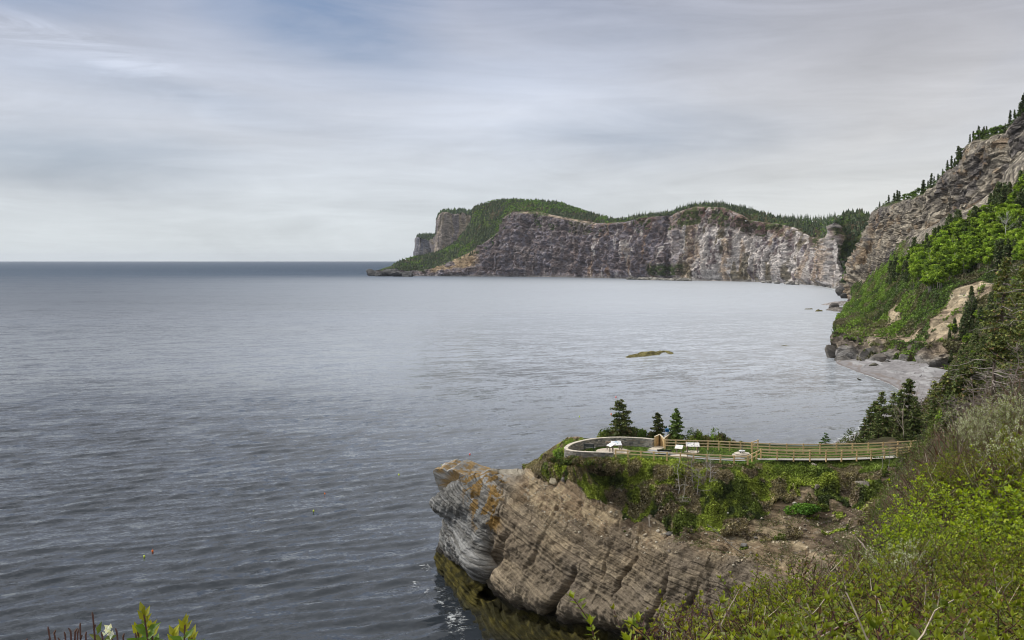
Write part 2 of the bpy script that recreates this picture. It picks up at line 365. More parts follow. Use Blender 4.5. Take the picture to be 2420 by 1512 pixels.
def build_sea():
    xs = np.concatenate([-np.geomspace(40000, 260, 26), np.arange(-250, 150.1, .8), np.geomspace(160, 40000, 26)])
    ys = np.concatenate([[-3000, -400, 40], np.arange(90, 430, .8), np.geomspace(435, 45000, 30)])
    X, Y = np.meshgrid(xs, ys, indexing='ij'); Z = np.zeros_like(X)
    P = np.stack([X, Y, Z], -1)
    fade = sstep(X, -250, -200)*sstep(-X, -150, -120)*sstep(Y, 90, 100)*sstep(-Y, -430, -280)
    cr = (math.cos(R(27)), math.sin(R(27)))
    along = X*cr[0]+Y*cr[1]; acr = -X*cr[1]+Y*cr[0]
    W2 = np.stack([along*.03, acr*.05, Z], -1)
    warp = (fbm(W2, 1, 3, 5)-.5)*6
    env = sstep(fbm(np.stack([along*.06, acr*.11, Z], -1), 1, 2, 9), .3, .7)
    env2 = sstep(fbm(np.stack([along*.09, acr*.2, Z+4], -1), 1, 2, 19), .35, .65)
    def w(L, ph=0, rot=0):
        a = acr*math.cos(rot)+along*math.sin(rot)+warp; p = 2*math.pi*a/L+ph
        return (1-np.abs(np.sin(p/2)))*2-1.0
    Z = .24*env*w(6.3)+.15*env2*w(3.9, 1, .16)+.13*env*w(2.6, 2, -.25)
    Z += .20*(fbm(np.stack([along*.22, acr*.6, Z*0+2], -1), 1, 3, 31)-.5)
    P[..., 2] = Z*fade
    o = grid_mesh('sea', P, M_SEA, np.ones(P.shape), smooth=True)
    tag(o, 'grey blue rippled sea filling the bay', None, None, 'structure'); return o
build_sea()

# ================================================================ FAR HEADLAND (main)
def far_cols():
    #  u, v base, v cliff edge, v skyline, D base, D edge, D sky
    return [(870, 650, 646, 645, 3260, 3275, 3300), (880, 650, 643, 641, 3240, 3265, 3300), (900, 651, 640, 636, 3210, 3250, 3290), (923, 652, 637, 628, 3180, 3240, 3330), (949, 652, 633, 616, 3170, 3260, 3400),
            (987, 652.5, 632, 605, 3154, 3270, 3480), (1015, 652.6, 640, 600, 3140, 3180, 3490), (1040, 652.8, 628, 594, 3130, 3200, 3500), (1082, 653, 610, 567, 3110, 3215, 3500),
            (1112, 653, 597, 527, 3100, 3220, 3500), (1119.5, 653, 592, 489, 3090, 3220, 3480), (1135, 653, 583, 482, 3085, 3200, 3460), (1164, 653.2, 561, 474, 3080, 3180, 3440), (1180, 653.3, 547, 472, 3075, 3175, 3430),
            (1195, 653.4, 512, 471, 3070, 3180, 3420), (1212, 653.5, 501, 471, 3065, 3170, 3400), (1268, 653.8, 500, 473, 3030, 3130, 3350), (1321, 655, 511, 478, 2960, 3040, 3250), (1374, 656, 521, 496, 2890, 2960, 3130),
            (1412, 656.5, 527, 509, 2830, 2900, 3040), (1454, 657.6, 526, 519, 2762, 2820, 2900), (1480, 658, 524, 517, 2720, 2770, 2850), (1514, 658.8, 514, 510, 2680, 2740, 2800), (1566, 660, 510, 506, 2600, 2670, 2730),
            (1588, 661, 508, 503, 2590, 2660, 2720), (1604, 661.5, 500, 497, 2500, 2560, 2640), (1645, 662.5, 488, 486, 2470, 2520, 2580), (1710, 664, 490, 485, 2400, 2440, 2520), (1754, 665.5, 508, 491, 2350, 2400, 2480),
            (1775, 666, 521, 497, 2330, 2390, 2470), (1814, 667, 527, 508, 2270, 2340, 2420), (1840, 668, 529, 514, 2232, 2300, 2380), (1879, 671, 538, 520, 2130, 2220, 2320), (1918, 674, 561, 522, 2010, 2130, 2250),
            (1944, 677, 563, 524, 1920, 2040, 2150), (1964, 681, 558, 521, 1780, 1830, 2050), (1974, 683, 524, 516, 1740, 1770, 1980), (1988, 686, 570, 509, 1720, 1800, 1950), (2000, 690, 640, 502, 1700, 1740, 1920),
            (2035, 694, 650, 497, 1640, 1700, 1900), (2061, 698, 660, 506, 1600, 1660, 1850), (2085, 700, 665, 520, 1600, 1650, 1800)]
def build_far():
    C = []
    for (u, vb, ve, vs, Db, De, Ds) in far_cols():
        b = G(u, vb, Db); b[2] = max(b[2], 1.0)
        e = G(u, ve, De); s = G(u, vs, Ds); back = s+np.array([-.1*Ds*0+40, 260, -s[2]*.35]); back2 = s+np.array([60, 700, -s[2]-3])
        f = np.array([b[0], b[1]-14, -2.5])
        lo = b+(e-b)*np.array([.22, .22, .33]); mi = b+(e-b)*np.array([.55, .55, .68])
        pl = e+(s-e)*np.array([.5, .5, .62])
        C.append([f, b, lo, mi, e, pl, s, back, back2])
    C = np.array(C)
    us = np.array([c[0] for c in far_cols()])
    # uneven column spacing: sample by u
    nu = 1150; ts = np.interp(np.linspace(us[0], us[-1], nu), us, np.arange(len(us)))
    P, S = lin(C, ts, 0); 
    tv = np.concatenate([np.linspace(0, 1, 5)[:-1], np.linspace(1, 4, 150)[:-1], np.linspace(4, 6, 60)[:-1], np.linspace(6, 8, 14)])
    P, T = lin(P, tv, 1)
    # soften the seams of the control net
    for _ in range(3): P[:, 1:-1] = (P[:, :-2]+2*P[:, 1:-1]+P[:, 2:])/4
    N = gridnorm(P); N = np.where(N[..., 1:2] > 0, -N, N) if False else N
    sgn = np.sign(-(N[len(N)//2, 60, 1])); N = N*sgn
    TT = np.broadcast_to(T[None], P.shape[:2]); Uc, Vc, _ = proj(P)
    cl = sstep(TT, 1.0, 1.4)*sstep(-TT, -4.05, -3.8)                # on the cliff
    veg = sstep(TT, 3.98, 4.06)
    A = P*np.array([1, 1, .16])
    rib = np.abs(fbm(A, 1/70, 3, 3)-.5)*2; rib2 = np.abs(fbm(A, 1/28, 3, 7)-.5)*2; blk = fbm(P*np.array([1, 1, 1.6]), 1/16, 4, 11)
    d = cl*((.33-rib)*40+(.3-rib2)*24+(blk-.5)*12)
    q = P@np.array([.25, .1, 1.0]); st = vn(np.stack([q/7+fbm(P, 1/60, 2, 4)*5, 0*q, 0*q], -1), 8)
    d += cl*(st-.5)*6*sstep(-Uc, -1650, -1450)
    d += sstep(TT, 4.0, 4.3)*sstep(-TT, -6.05, -5.9)*(fbm(P, 1/60, 3, 21)-.5)*10
    d += cl*((.3-np.abs(fbm(P*np.array([1, 1, .7]), 1/11, 3, 13)-.5)*2)*9+(fbm(P, 1/5, 2, 15)-.5)*6)
    P = P+N*d[..., None]*np.array([1, 1, .4])
    # ---- colour of the rock
    n1 = fbm(P, 1/45, 4, 41); n2 = fbm(P*np.array([1, 1, .14]), 1/13, 4, 47); n3 = fbm(P*np.array([1, 1, .12]), 1/26, 4, 53); n4 = fbm(P, 1/9, 3, 59)
    dark = np.array([.150, .122, .120]); pale = np.array([.50, .46, .43]); tan = np.array([.36, .28, .19]); ochre = np.array([.30, .17, .07]); slate = np.array([.20, .185, .21])
    right = sstep(Uc, 1590, 1625)
    midz = sstep(Uc, 1340, 1400)*(1-right)
    col = np.zeros(P.shape)+dark
    col = mixc(col, slate, sstep(n4, .45, .62)*(.8))
    pf = sstep(n2+.5*n1, .86-.02*midz, .98)*(.25+.55*midz)
    pf = np.maximum(pf, right*sstep(n2*.6+n4*.4+.25*(n1-.5), .37, .50)*.92)
    col = mixc(col, pale, pf)
    col = mixc(col, tan, sstep(n3, .55, .66)*.5*np.maximum(.3, right)*sstep(n4, .3, .6))
    col = mixc(col, ochre, sstep(n3+.3*(n2-.5), .61, .68)*(.30*right+.35*midz))
    col = mixc(col, np.array([.12, .10, .055]), right*sstep(fbm(P*np.array([1, 1, .22]), 1/22, 3, 61), .60, .68)*.75)
    top = sstep(TT, 2.9, 3.7)*sstep(-TT, -4.05, -3.95)
    col = mixc(col, np.array([.15, .085, .07]), top*sstep(n1, .42, .6)*sstep(Uc, 1400, 1500)*.8)
    # left flank shale, sandy slip, pale edge
    sand = sstep(Uc, 1012, 1030)*sstep(-Uc, -1140, -1120)*sstep(TT, 1.9, 2.3)*sstep(-TT, -4.02, -3.9)
    sand *= 1-sstep(-np.abs(Uc-1065+(TT-3)*6), -13, -9)*sstep(TT, 2.4, 2.8)
    col = mixc(col, np.array([.36, .27, .17]), sand*.95)
    edge = sstep(TT, 3.86, 3.92)*sstep(-TT, -4.02, -3.98)*sstep(Uc, 1210, 1250)*sstep(-Uc, -1420, -1390)
    col = mixc(col, np.array([.38, .30, .22]), edge*.8)
    green = np.array([.035, .050, .018]); lg = np.array([.07, .105, .025]); brown = np.array([.085, .065, .04])
    gc = mixc(np.zeros(P.shape)+green, lg, sstep(n1, .4, .6)); gc = mixc(gc, brown, sstep(fbm(P, 1/50, 3, 77), .52, .66)*.8)
    valley = sstep(Uc+ (TT-3)*16, 1984, 1996)*sstep(TT, 1.3, 2.0)
    scree = sstep(-np.abs(Uc-1580), -48, -34)*sstep(-TT, -1.9+.0, -1.55)*0
    sc_ = sstep(Uc, 1525, 1545)*sstep(-Uc, -1625, -1605)*sstep(Vc+ .0035*(Uc-1575)**2, 622, 632)*sstep(-Vc, -655, -648)
    g = np.maximum.reduce([veg, valley, sc_*.85*sstep(n4, .3, .45)])
    g = np.maximum(g, sstep(-Uc, -1010, -1000)*sstep(TT, 2.2, 2.5)*sstep(Uc, 915, 925))
    g = np.where((TT < 4.15) & (TT > 3.2) & (n4+n1 > 1.12), np.maximum(g, .8), g)
    col = mixc(col, gc, np.clip(g, 0, 1))
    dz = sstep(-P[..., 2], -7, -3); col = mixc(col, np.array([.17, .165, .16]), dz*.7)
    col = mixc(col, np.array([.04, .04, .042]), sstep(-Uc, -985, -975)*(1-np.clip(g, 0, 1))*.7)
    col = col*(1+.22*(1-np.clip(g, 0, 1)))[..., None]
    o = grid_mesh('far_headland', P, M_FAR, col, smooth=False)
    tag(o, 'long dark and pale rock cliff headland with wooded top closing the bay', None, None, 'structure')
    return P, N, TT, Uc, Vc, np.clip(g, 0, 1)
FARP, FARN, FART, FARU, FARV, FARG = build_far()

def block_cliff(name, cols, D, label, seed, pal):
    # u, v base, v edge, v skyline
    C = []
    for (u, vb, ve, vs, dd) in cols:
        b = G(u, 615, D+dd); b[2] = -2
        e = G(u, ve, D+dd+25); s = G(u, vs, D+dd+160)
        C.append([b, b*.7+e*.3+np.array([0, 0, 0]), b*.3+e*.7, e, s, s+np.array([60, 500, -30]), s+np.array([60, 520, -s[2]-5])])
    C = np.array(C); us = np.array([c[0] for c in cols])
    ts = np.interp(np.linspace(us[0], us[-1], 150), us, np.arange(len(us)))
    P, S = lin(C, ts, 0); P, T = lin(P, np.concatenate([np.linspace(0, 3, 90)[:-1], np.linspace(3, 4, 14)[:-1], np.linspace(4, 6, 8)]), 1)
    N = gridnorm(P); N *= np.sign(-N[75, 40, 1]); TT = np.broadcast_to(T[None], P.shape[:2])
    A = P*np.array([1, 1, .3]); cl = sstep(-TT, -3.05, -2.9)
    d = cl*((fbm(A, 1/70, 3, seed)-.5)*50+(fbm(A, 1/20, 3, seed+5)-.5)*26)
    P = P+N*d[..., None]*np.array([1, 1, .1])
    n = fbm(A, 1/40, 4, seed+9); n2 = fbm(A, 1/14, 3, seed+12)
    col = mixc(np.zeros(P.shape)+pal[0], pal[1], sstep(n, .4, .6)); col = mixc(col, pal[2], sstep(n2, .5, .65)*.7)
    col = mixc(col, np.array([.03, .045, .02]), sstep(TT+ (n2-.5)*.5, 2.95, 3.1))
    o = grid_mesh(name, P, M_FAR, col, smooth=False); tag(o, label, None, None, 'structure'); return P, TT
pal = [np.array(c) for c in ((.34, .29, .25), (.25, .22, .22), (.40, .33, .23))]
CAPE1 = block_cliff('cape', [(1020, 0, 566, 564, 260), (1029, 0, 556, 554, 120), (1032, 0, 520, 517, 30), (1037, 0, 508, 505, 10), (1046, 0, 501, 499, 0), (1057, 0, 501, 496, 0), (1072, 0, 507, 496, 20), (1092, 0, 502, 496, 30), (1118, 0, 512, 499, 60), (1140, 0, 515, 500, 100)],
            4250, 'pale sheer sea cliff with dark wooded cap, second from the open sea', 101, pal)
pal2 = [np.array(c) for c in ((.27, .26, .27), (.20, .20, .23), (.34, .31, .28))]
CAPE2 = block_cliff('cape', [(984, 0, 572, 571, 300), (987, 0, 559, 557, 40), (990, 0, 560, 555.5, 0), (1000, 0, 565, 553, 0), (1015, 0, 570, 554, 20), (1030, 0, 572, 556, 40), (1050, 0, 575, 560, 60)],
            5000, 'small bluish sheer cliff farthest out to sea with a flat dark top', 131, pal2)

# ================================================================ MOUNTAIN CLIFF (right)
def build_mountain():
    L = [
     [(2100, 520, 1600), (2095, 560, 1580), (2080, 600, 1560), (2060, 640, 1550), (2055, 690, 1540), (2050, 740, 1530)],
     [(2066, 503, 1250), (2059, 545, 1200), (2036, 584, 1150), (2006, 632, 1120), (2008, 668, 1110), (2014, 716, 1100)],
     [(2078, 490, 1180), (2080, 540, 1130), (2070, 590, 1080), (2050, 640, 1050), (2046, 690, 1010), (2050, 740, 960)],
     [(2128, 478, 990), (2125, 520, 970), (2115, 570, 940), (2105, 620, 915), (2098, 665, 880), (2100, 720, 850)],
     [(2172, 461, 900), (2172, 500, 880), (2168, 545, 860), (2160, 590, 830), (2155, 640, 800), (2150, 680, 790)],
     [(2200, 443, 860), (2202, 485, 845), (2200, 530, 820), (2200, 575, 790), (2198, 610, 770), (2195, 650, 760)],
     [(2234, 413, 825), (2236, 460, 810), (2235, 505, 790), (2235, 550, 760), (2235, 590, 740), (2235, 630, 730)],
     [(2281, 380, 790), (2283, 425, 775), (2285, 470, 755), (2285, 510, 725), (2285, 550, 710), (2285, 590, 700)],
     [(2291, 346, 780), (2298, 395, 765), (2303, 445, 745), (2305, 490, 715), (2305, 530, 695), (2305, 570, 690)],
     [(2316, 330, 760), (2322, 375, 745), (2327, 420, 725), (2330, 460, 700), (2330, 500, 680), (2330, 540, 670)],
     [(2356, 322, 730), (2358, 355, 715), (2360, 390, 700), (2360, 430, 680), (2360, 480, 660), (2360, 520, 650)],
     [(2394, 303, 710), (2395, 330, 700), (2395, 365, 690), (2395, 400, 670), (2395, 440, 640), (2395, 490, 630)],
     [(2422, 268, 695), (2422, 300, 690), (2424, 335, 675), (2424, 375, 655), (2424, 420, 630), (2424, 470, 615)],
     [(2560, 120, 690), (2560, 180, 680), (2560, 240, 670), (2560, 300, 660), (2560, 360, 640), (2560, 420, 620)],
     [(2760, -60, 690), (2760, 20, 680), (2760, 100, 670), (2760, 180, 660), (2760, 260, 640), (2760, 340, 620)]]
    C = []
    for c in L:
        q = [G(*p) for p in c]; s = q[0]
        C.append([s+np.array([260, 120, -s[2]*.5]), s+np.array([60, 40, 2]), ]+q)
    C = np.array(C); us = np.array([c[0][0] for c in L]); us[0] = 2040
    ts = np.interp(np.linspace(us[0], us[-1], 620), us, np.arange(len(us)))
    P, S = crom(C, ts, 0); P, T = crom(P, np.concatenate([np.linspace(0, 2, 18)[:-1], np.linspace(2, 7, 300)]), 1)
    N = gridnorm(P); N *= np.sign(-N[300, 150, 0])
    TT = np.broadcast_to(T[None], P.shape[:2]); Uc, Vc, Dc = proj(P)
    cl = .25*sstep(TT, 1.98, 2.1)+.75*sstep(TT, 2.1, 3.0)
    A = P*np.array([1, 1, .8])
    r1 = np.abs(fbm(A, 1/40, 3, 203)-.5)*2; r2 = np.abs(fbm(P, 1/14, 3, 207)-.5)*2
    # blocky ledges
    q = P@np.array([.35, .2, 1.0])+fbm(P, 1/30, 2, 210)*14
    lay = np.floor(q/3.6); fr = q/3.6-lay; led = h3(lay.astype(np.int64), np.floor((P[..., 0]+P[..., 1]*.7)/5+lay*.37).astype(np.int64), lay.astype(np.int64)*0, 5)
    d = cl*((.3-r1)*16+(.25-r2)*9+(led-.5)*5.0*sstep(Dc, 400, 700)+(fbm(P, 1/5, 3, 213)-.5)*4)
    P = P+N*d[..., None]
    n1 = fbm(P, 1/28, 4, 221); n2 = fbm(P, 1/7, 3, 227); n3 = fbm(P*np.array([1, 1, .5]), 1/18, 3, 233)
    col = np.zeros(P.shape)+np.array([.20, .178, .15]); col = mixc(col, np.array([.47, .415, .33]), sstep(n2*.6+n3*.4+ (led-.5)*.16, .47, .58)*.9)
    col = mixc(col, np.array([.12, .11, .115]), sstep(n1, .53, .66)*.7)
    col = mixc(col, np.array([.30, .20, .11]), sstep(fbm(P, 1/11, 3, 239), .62, .69)*.5*sstep(-Vc, -640, -560)+sstep(-Uc, -2090, -2050)*sstep(n3, .5, .6)*.6)
    g = np.maximum(sstep(-TT, -2.22, -2.0+.0), 0)*1.0
    g = np.maximum(g, sstep(fbm(P, 1/22, 3, 241), .60, .66)*sstep(Uc, 2100, 2200)*sstep(TT, 5.0, 5.8)*.9)
    col = mixc(col, mixc(np.zeros(P.shape)+np.array([.04, .055, .02]), np.array([.09, .12, .03]), sstep(n2, .4, .6)), np.clip(g, 0, 1))
    o = grid_mesh('mountain', P, M_MID, col, smooth=False)
    tag(o, 'steep grey brown rock mountainside rising out of frame at right', None, None, 'structure')
    return P, N, TT, Uc, Vc
MTP, MTN, MTT, MTU, MTV = build_mountain()

# ================================================================ TALUS SLOPE with promontory
def build_talus():
    L = [
     [(2014, 700, 960), (2006, 735, 830), (1984, 762, 640), (1972, 788, 540), (1975, 822, 505), (1983, 848, 498)],
     [(2048, 681, 900), (2043, 715, 770), (2036, 750, 640), (2028, 788, 535), (2030, 826, 497), (2036, 858, 482)],
     [(2101, 640, 780), (2098, 690, 690), (2095, 750, 590), (2092, 800, 512), (2092, 830, 485), (2094, 866, 468)],
     [(2150, 583, 730), (2146, 660, 640), (2142, 735, 560), (2140, 800, 497), (2138, 832, 472), (2140, 866, 461)],
     [(2225, 540, 670), (2220, 630, 590), (2210, 720, 510), (2200, 800, 467), (2195, 845, 450), (2190, 880, 443)],
     [(2305, 505, 630), (2300, 600, 560), (2290, 700, 490), (2270, 800, 455), (2258, 850, 445), (2250, 885, 438)],
     [(2384, 445, 600), (2380, 560, 530), (2375, 680, 470), (2370, 780, 430), (2365, 850, 420), (2360, 900, 410)],
     [(2440, 370, 590), (2440, 520, 520), (2440, 650, 460), (2440, 760, 420), (2440, 840, 410), (2440, 900, 400)],
     [(2700, 150, 600), (2700, 350, 520), (2700, 500, 460), (2700, 650, 420), (2700, 750, 400), (2700, 850, 390)]]
    C = []
    for c in L:
        q = [G(*p) for p in c]; q[5][2] = max(q[5][2], .3)
        C.append([q[0]+np.array([12, 40, 4.])]+q+[q[5]+np.array([-1.5, -2., -4.])])
    w = [np.array([p[0]+16, p[1]+14, -3]) for p in C[0]]; C.insert(0, w)
    C = np.array(C); us = np.array([2000]+[c[3][0] for c in L]); us = np.array([1976, 1980, 2036, 2095, 2142, 2210, 2290, 2375, 2440, 2700])
    ts = np.interp(np.linspace(us[0], us[-1], 560), us, np.arange(len(us)))
    P, S = crom(C, ts, 0); P, T = crom(P, np.concatenate([np.linspace(0, 4, 200)[:-1], np.linspace(4, 7, 170)]), 1)
    N = gridnorm(P); N *= np.sign(N[300, 150, 2])
    TT = np.broadcast_to(T[None], P.shape[:2]); Uc, Vc, Dc = proj(P)
    rockz = sstep(TT, 4.0, 4.35)
    left = sstep(-Uc, -2350, -2250)
    q = P@np.array([-.25, -.1, 1.0])+fbm(P, 1/14, 2, 310)*5
    lay = vn(np.stack([q/1.1, 0*q, 0*q], -1), 311)
    d = rockz*((.35-np.abs(fbm(P, 1/11, 3, 303)-.5)*2)*7*left+(lay-.5)*1.6+(fbm(P, 1/3.5, 3, 307)-.5)*2)
    gl = np.abs(fbm(P*np.array([1, .35, 1]), 1/26, 3, 320)-.5)*2
    d += (1-rockz)*(gl*7-1.5+(fbm(P, 1/7, 3, 321)-.5)*3)*sstep(TT, .2, .9)
    # undercut above the beach
    d -= 3.2*sstep(-np.abs(TT-5.55), -.35, 0)*left*sstep(Uc, 1990, 2010)
    P = P+N*d[..., None]*np.array([1, 1, 1.])
    n1 = fbm(P, 1/16, 4, 331); n2 = fbm(P, 1/4, 3, 333); n3 = fbm(P, 1/30, 3, 335)
    rock = mixc(np.zeros(P.shape)+np.array([.22, .185, .15]), np.array([.36, .30, .22]), sstep(n2*.6+lay*.4, .42, .6)); rock = mixc(rock, np.array([.12, .11, .10]), sstep(n1, .52, .65)*.7)
    rock = mixc(rock, np.array([.25, .25, .25]), sstep(TT, 4.9, 5.3)*.7)
    sandc = mixc(np.zeros(P.shape)+np.array([.54, .44, .30]), np.array([.40, .31, .22]), sstep(n1, .4, .62)); sandc = mixc(sandc, np.array([.62, .56, .42]), sstep(n2, .56, .68)*.7)
    col = mixc(rock, sandc, 1-rockz)
    col = mixc(col, sandc, sstep(Uc, 2180, 2230)*sstep(n1, .35, .5)*.8)
    # sand slips: a broad fan under the grove and two chutes to the left of it
    ax = 2320-(Vc-660)*.62
    fan = np.exp(-((Uc-ax)/(26+(Vc-655)*.34))**2)*sstep(Vc, 655, 672)
    c1 = np.exp(-((Uc-(2120-(Vc-715)*.55))/8)**2)*sstep(Vc, 712, 722)*sstep(-Vc, -762, -745)
    c2 = np.exp(-((Uc-(2125-(Vc-735)*.8))/10)**2)*sstep(Vc, 735, 742)*sstep(-Vc, -800, -785)
    bare = np.clip(np.maximum.reduce([fan*1.5, c1*1.3, c2*1.3, sstep(TT+(n1-.5)*1.6+(n2-.5)*.5, 3.45, 3.85)])-1.1*sstep(n2*.5+n1*.5, .50, .58), 0, 1)
    veg = 1-sstep(bare, .35, .6)
    upr = (1-sstep(TT+(n1-.5)*.5, 1.30, 1.55))*sstep(Uc, 2110, 2150); veg = veg*(1-upr)
    rk = mixc(np.zeros(P.shape)+np.array([.20, .178, .15]), np.array([.45, .40, .32]), sstep(n2, .48, .58)); col = mixc(col, rk, upr)
    col = mixc(col, mixc(np.zeros(P.shape)+np.array([.04, .055, .018]), np.array([.075, .065, .035]), sstep(n1, .45, .6)), veg)
    o = grid_mesh('talus_slope', P, M_MID, col, smooth=False)
    tag(o, 'green and sandy scree slope running down to a rocky point', None, None, 'structure')
    return P, N, TT, Uc, Vc, veg
TAP, TAN_, TAT, TAU, TAV, TAG_ = build_talus()
# ================================================================ NEAR HEADLAND
LZ = 25.0
def L0(u, D, z=24.85): return ('w', u, D, z)
def build_headland():
    def pt(p): return U(*p[1:]) if p[0] == 'w' else G(*p)
    cols = [
     [(1190, 1111, 168), (1145, 1124, 165), (1075, 1180, 162), (1080, 1220, 162), (1078, 1270, 165), (1070, 1300, 168), (1075, 1318, 172), (1075, 1335, 178)],
     [(1165, 1111, 158), (1108, 1126, 154), (1020, 1187, 150), (1052, 1222, 151), (1048, 1268, 153), (1044, 1300, 156), (1040, 1318, 158), (1042, 1342, 161)],
     [(1190, 1111, 153), (1130, 1127, 149), (1082, 1187, 145), (1084, 1232, 145), (1085, 1287, 144.5), (1080, 1345, 147.5), (1078, 1372, 147.5), (1078, 1412, 148.2)],
     [(1213, 1112, 150), (1180, 1132, 145), (1145, 1197, 141), (1138, 1254, 139.5), (1132, 1325, 138.2), (1128, 1385, 141.5), (1116, 1408, 140.4), (1106, 1450, 142)],
     [(1238, 1108, 147), (1215, 1147, 142), (1190, 1215, 138.5), (1176, 1290, 138.0), (1164, 1350, 139.4), (1154, 1402, 141), (1140, 1428, 139), (1116, 1488, 136)],
     [(1275, 1088, 144), (1262, 1150, 139), (1240, 1235, 134), (1218, 1310, 132.5), (1208, 1385, 131.8), (1203, 1434, 134.5), (1175, 1458, 133), (1125, 1535, 129)],
     [(1330, 1068, 138), (1335, 1170, 134), (1310, 1250, 129), (1292, 1330, 127), (1280, 1410, 126), (1272, 1460, 129), (1240, 1484, 128), (1200, 1570, 125)],
     [L0(1400, 123.3), (1420, 1200, 126.0), (1392, 1270, 123.5), (1372, 1340, 122), (1362, 1430, 121), (1352, 1484, 123), (1330, 1504, 122), (1300, 1610, 118)],
     [L0(1500, 125.3), (1515, 1222, 121.5), (1492, 1290, 118.5), (1482, 1360, 117), (1472, 1450, 115.5), (1470, 1512, 117), (1450, 1540, 116), (1430, 1650, 113)],
     [L0(1600, 124.3), (1620, 1262, 116.5), (1602, 1320, 113), (1592, 1380, 111), (1582, 1460, 110), (1570, 1540, 110), (1560, 1590, 110), (1560, 1690, 108)],
     [L0(1720, 121.8), (1740, 1298, 113), (1732, 1345, 109.5), (1722, 1400, 107.5), (1712, 1470, 106), (1700, 1550, 105), (1700, 1610, 105), (1700, 1730, 103)],
     [L0(1850, 124.6), (1850, 1312, 110), (1850, 1352, 106), (1850, 1400, 103), (1850, 1480, 101), (1850, 1560, 99), (1850, 1630, 98), (1850, 1750, 97)],
     [L0(2000, 125.0), (2000, 1275, 108), (2000, 1330, 103), (2000, 1400, 98), (2000, 1480, 94), (2000, 1560, 92), (2000, 1640, 90), (2000, 1770, 88)],
     [L0(2120, 126.2), (2115, 1240, 105), (2112, 1320, 96), (2110, 1400, 89), (2110, 1480, 84), (2110, 1560, 80), (2110, 1660, 78), (2110, 1800, 76)],
     [L0(2215, 127.5), (2215, 1160, 105), (2210, 1260, 88), (2210, 1360, 80), (2210, 1460, 76), (2210, 1560, 73), (2210, 1700, 71), (2210, 1850, 70)]]
    backD = [None]*7+[139.5, 139, 138, 137, 134.5, 134.5, 137, 141]
    C = []
    for k, c in enumerate(cols):
        q = [pt(p) for p in c]
        if k < 5: b1 = q[0]+np.array([1.0, 5, -.9]); b0 = np.array([b1[0]+1, b1[1]+4, -2.])
        elif k < 7:
            b1 = [U(1300, 149, 21.6), U(1352, 141.5, 24.7)][k-5]; b0 = np.array([b1[0]+1, b1[1]+6, -2.])
        else:
            b1 = U(c[0][1], backD[k], 24.85); b0 = np.array([b1[0]+1, b1[1]+13, -1.])
        mid = (q[0]+q[1])/2+np.array([0, 0, [0, 0, 0, 0, .3, 1.0, 1.2, .9, .6, .2, -.3, -.8, -1.4, -1.4, -.6][k]])
        C.append([b0, b1, q[0], mid]+q[1:])
    C = np.array(C)
    nu = 900; kk = np.arange(len(cols)); wts = np.interp(np.arange(nu)/(nu-1), [0, .10, .22, .34, .44, .54, .63, .71, .79, .86, .92, .96, .98, .99, 1], kk)
    P, S = crom(C, wts, 0)
    tv = np.concatenate([np.linspace(0, 1, 8)[:-1], np.linspace(1, 2, 14)[:-1], np.linspace(2, 4, 120)[:-1], np.linspace(4, 8, 330)[:-1], np.linspace(8, 10, 110)])
    Pl, T = crom(P, tv, 1); Pf, _ = lin(P, tv, 1)
    wl = sstep(-tv, -2.3, -2.0)[None, :, None]; P = Pl*(1-wl)+Pf*wl
    N = gridnorm(P); N *= np.sign(-N[450, 250, 1])
    SS = np.broadcast_to(S[:, None], P.shape[:2]); TT = np.broadcast_to(T[None], P.shape[:2]); Uc, Vc, Dc = proj(P)
    # ---- bedding planes: strike and dip bend slightly along the cliff
    sv = np.array([.42, .10, .90]); sv /= np.linalg.norm(sv)
    warp = (fbm(P, 1/9, 3, 401)-.5)*2.2
    gx = np.where(P[..., 0] > -10, .44*P[..., 0]-.0035*(P[..., 0]+10)**2, .44*P[..., 0])
    q = P[..., 2]*.92+P[..., 1]*.03+gx+warp*.22
    face = sstep(TT, 3.75, 4.15)*sstep(-TT, -8.3, -8.0); plat = sstep(TT, 8.0, 8.3)
    soilf = sstep(TT, 2.1, 2.5)*(1-face)
    qw = q+.5*vn(np.stack([q*.9, q*0, q*0], -1), 404)
    f1 = qw/.40-np.floor(qw/.40); s1 = h3(np.floor(qw/.40).astype(np.int64), np.floor(P[..., 0]/6).astype(np.int64)*0, np.zeros(q.shape, np.int64), 7)
    s2 = vn(np.stack([q/1.7, q*0, q*0], -1), 409)
    notch = -(np.abs(f1-.5)*2)**4
    d = face*(s1*.36+s2*.16+notch*.14)*(.55+.45*sstep(-SS, -4, -2.5))
    # rounded buttresses parted by cracks running down to the left
    ck = Uc+(Vc-1250)*.42
    for c0, dp, w, v0, v1 in ((1212, 2.4, 11, 1230, 1440), (1290, .8, 4, 1160, 1330), (1400, 1.6, 9, 1330, 1470), (1520, .7, 4, 1200, 1400), (1180, .9, 4, 1140, 1235), (1640, .8, 5, 1330, 1480), (1720, .7, 5, 1380, 1500), (1460, .5, 3, 1250, 1360)):
        wob = (fbm(P, 1/5, 2, int(c0))-.5)*36
        d -= face*dp*(.55+.75*sstep(Vc, 1290, 1380))*np.exp(-((ck-c0+wob)/w)**2)*sstep(Vc, v0, v0+50)*sstep(-Vc, -v1-40, -v1+30)
    big = fbm(P, 1/11, 3, 411)-.5; med = fbm(P, 1/3.2, 3, 413)-.5; fin = fbm(P, 1/.9, 3, 415)-.5
    blocks = h3(np.floor(q/1.1).astype(np.int64), np.floor((P[..., 0]*.8-P[..., 1]*.5+np.floor(q/1.1)*.7)/1.9).astype(np.int64), np.zeros(q.shape, np.int64), 3)-.5
    d += face*(big*2.2*sstep(SS, 1.5, 3)+med*1.25+fin*1.0+blocks*.22)
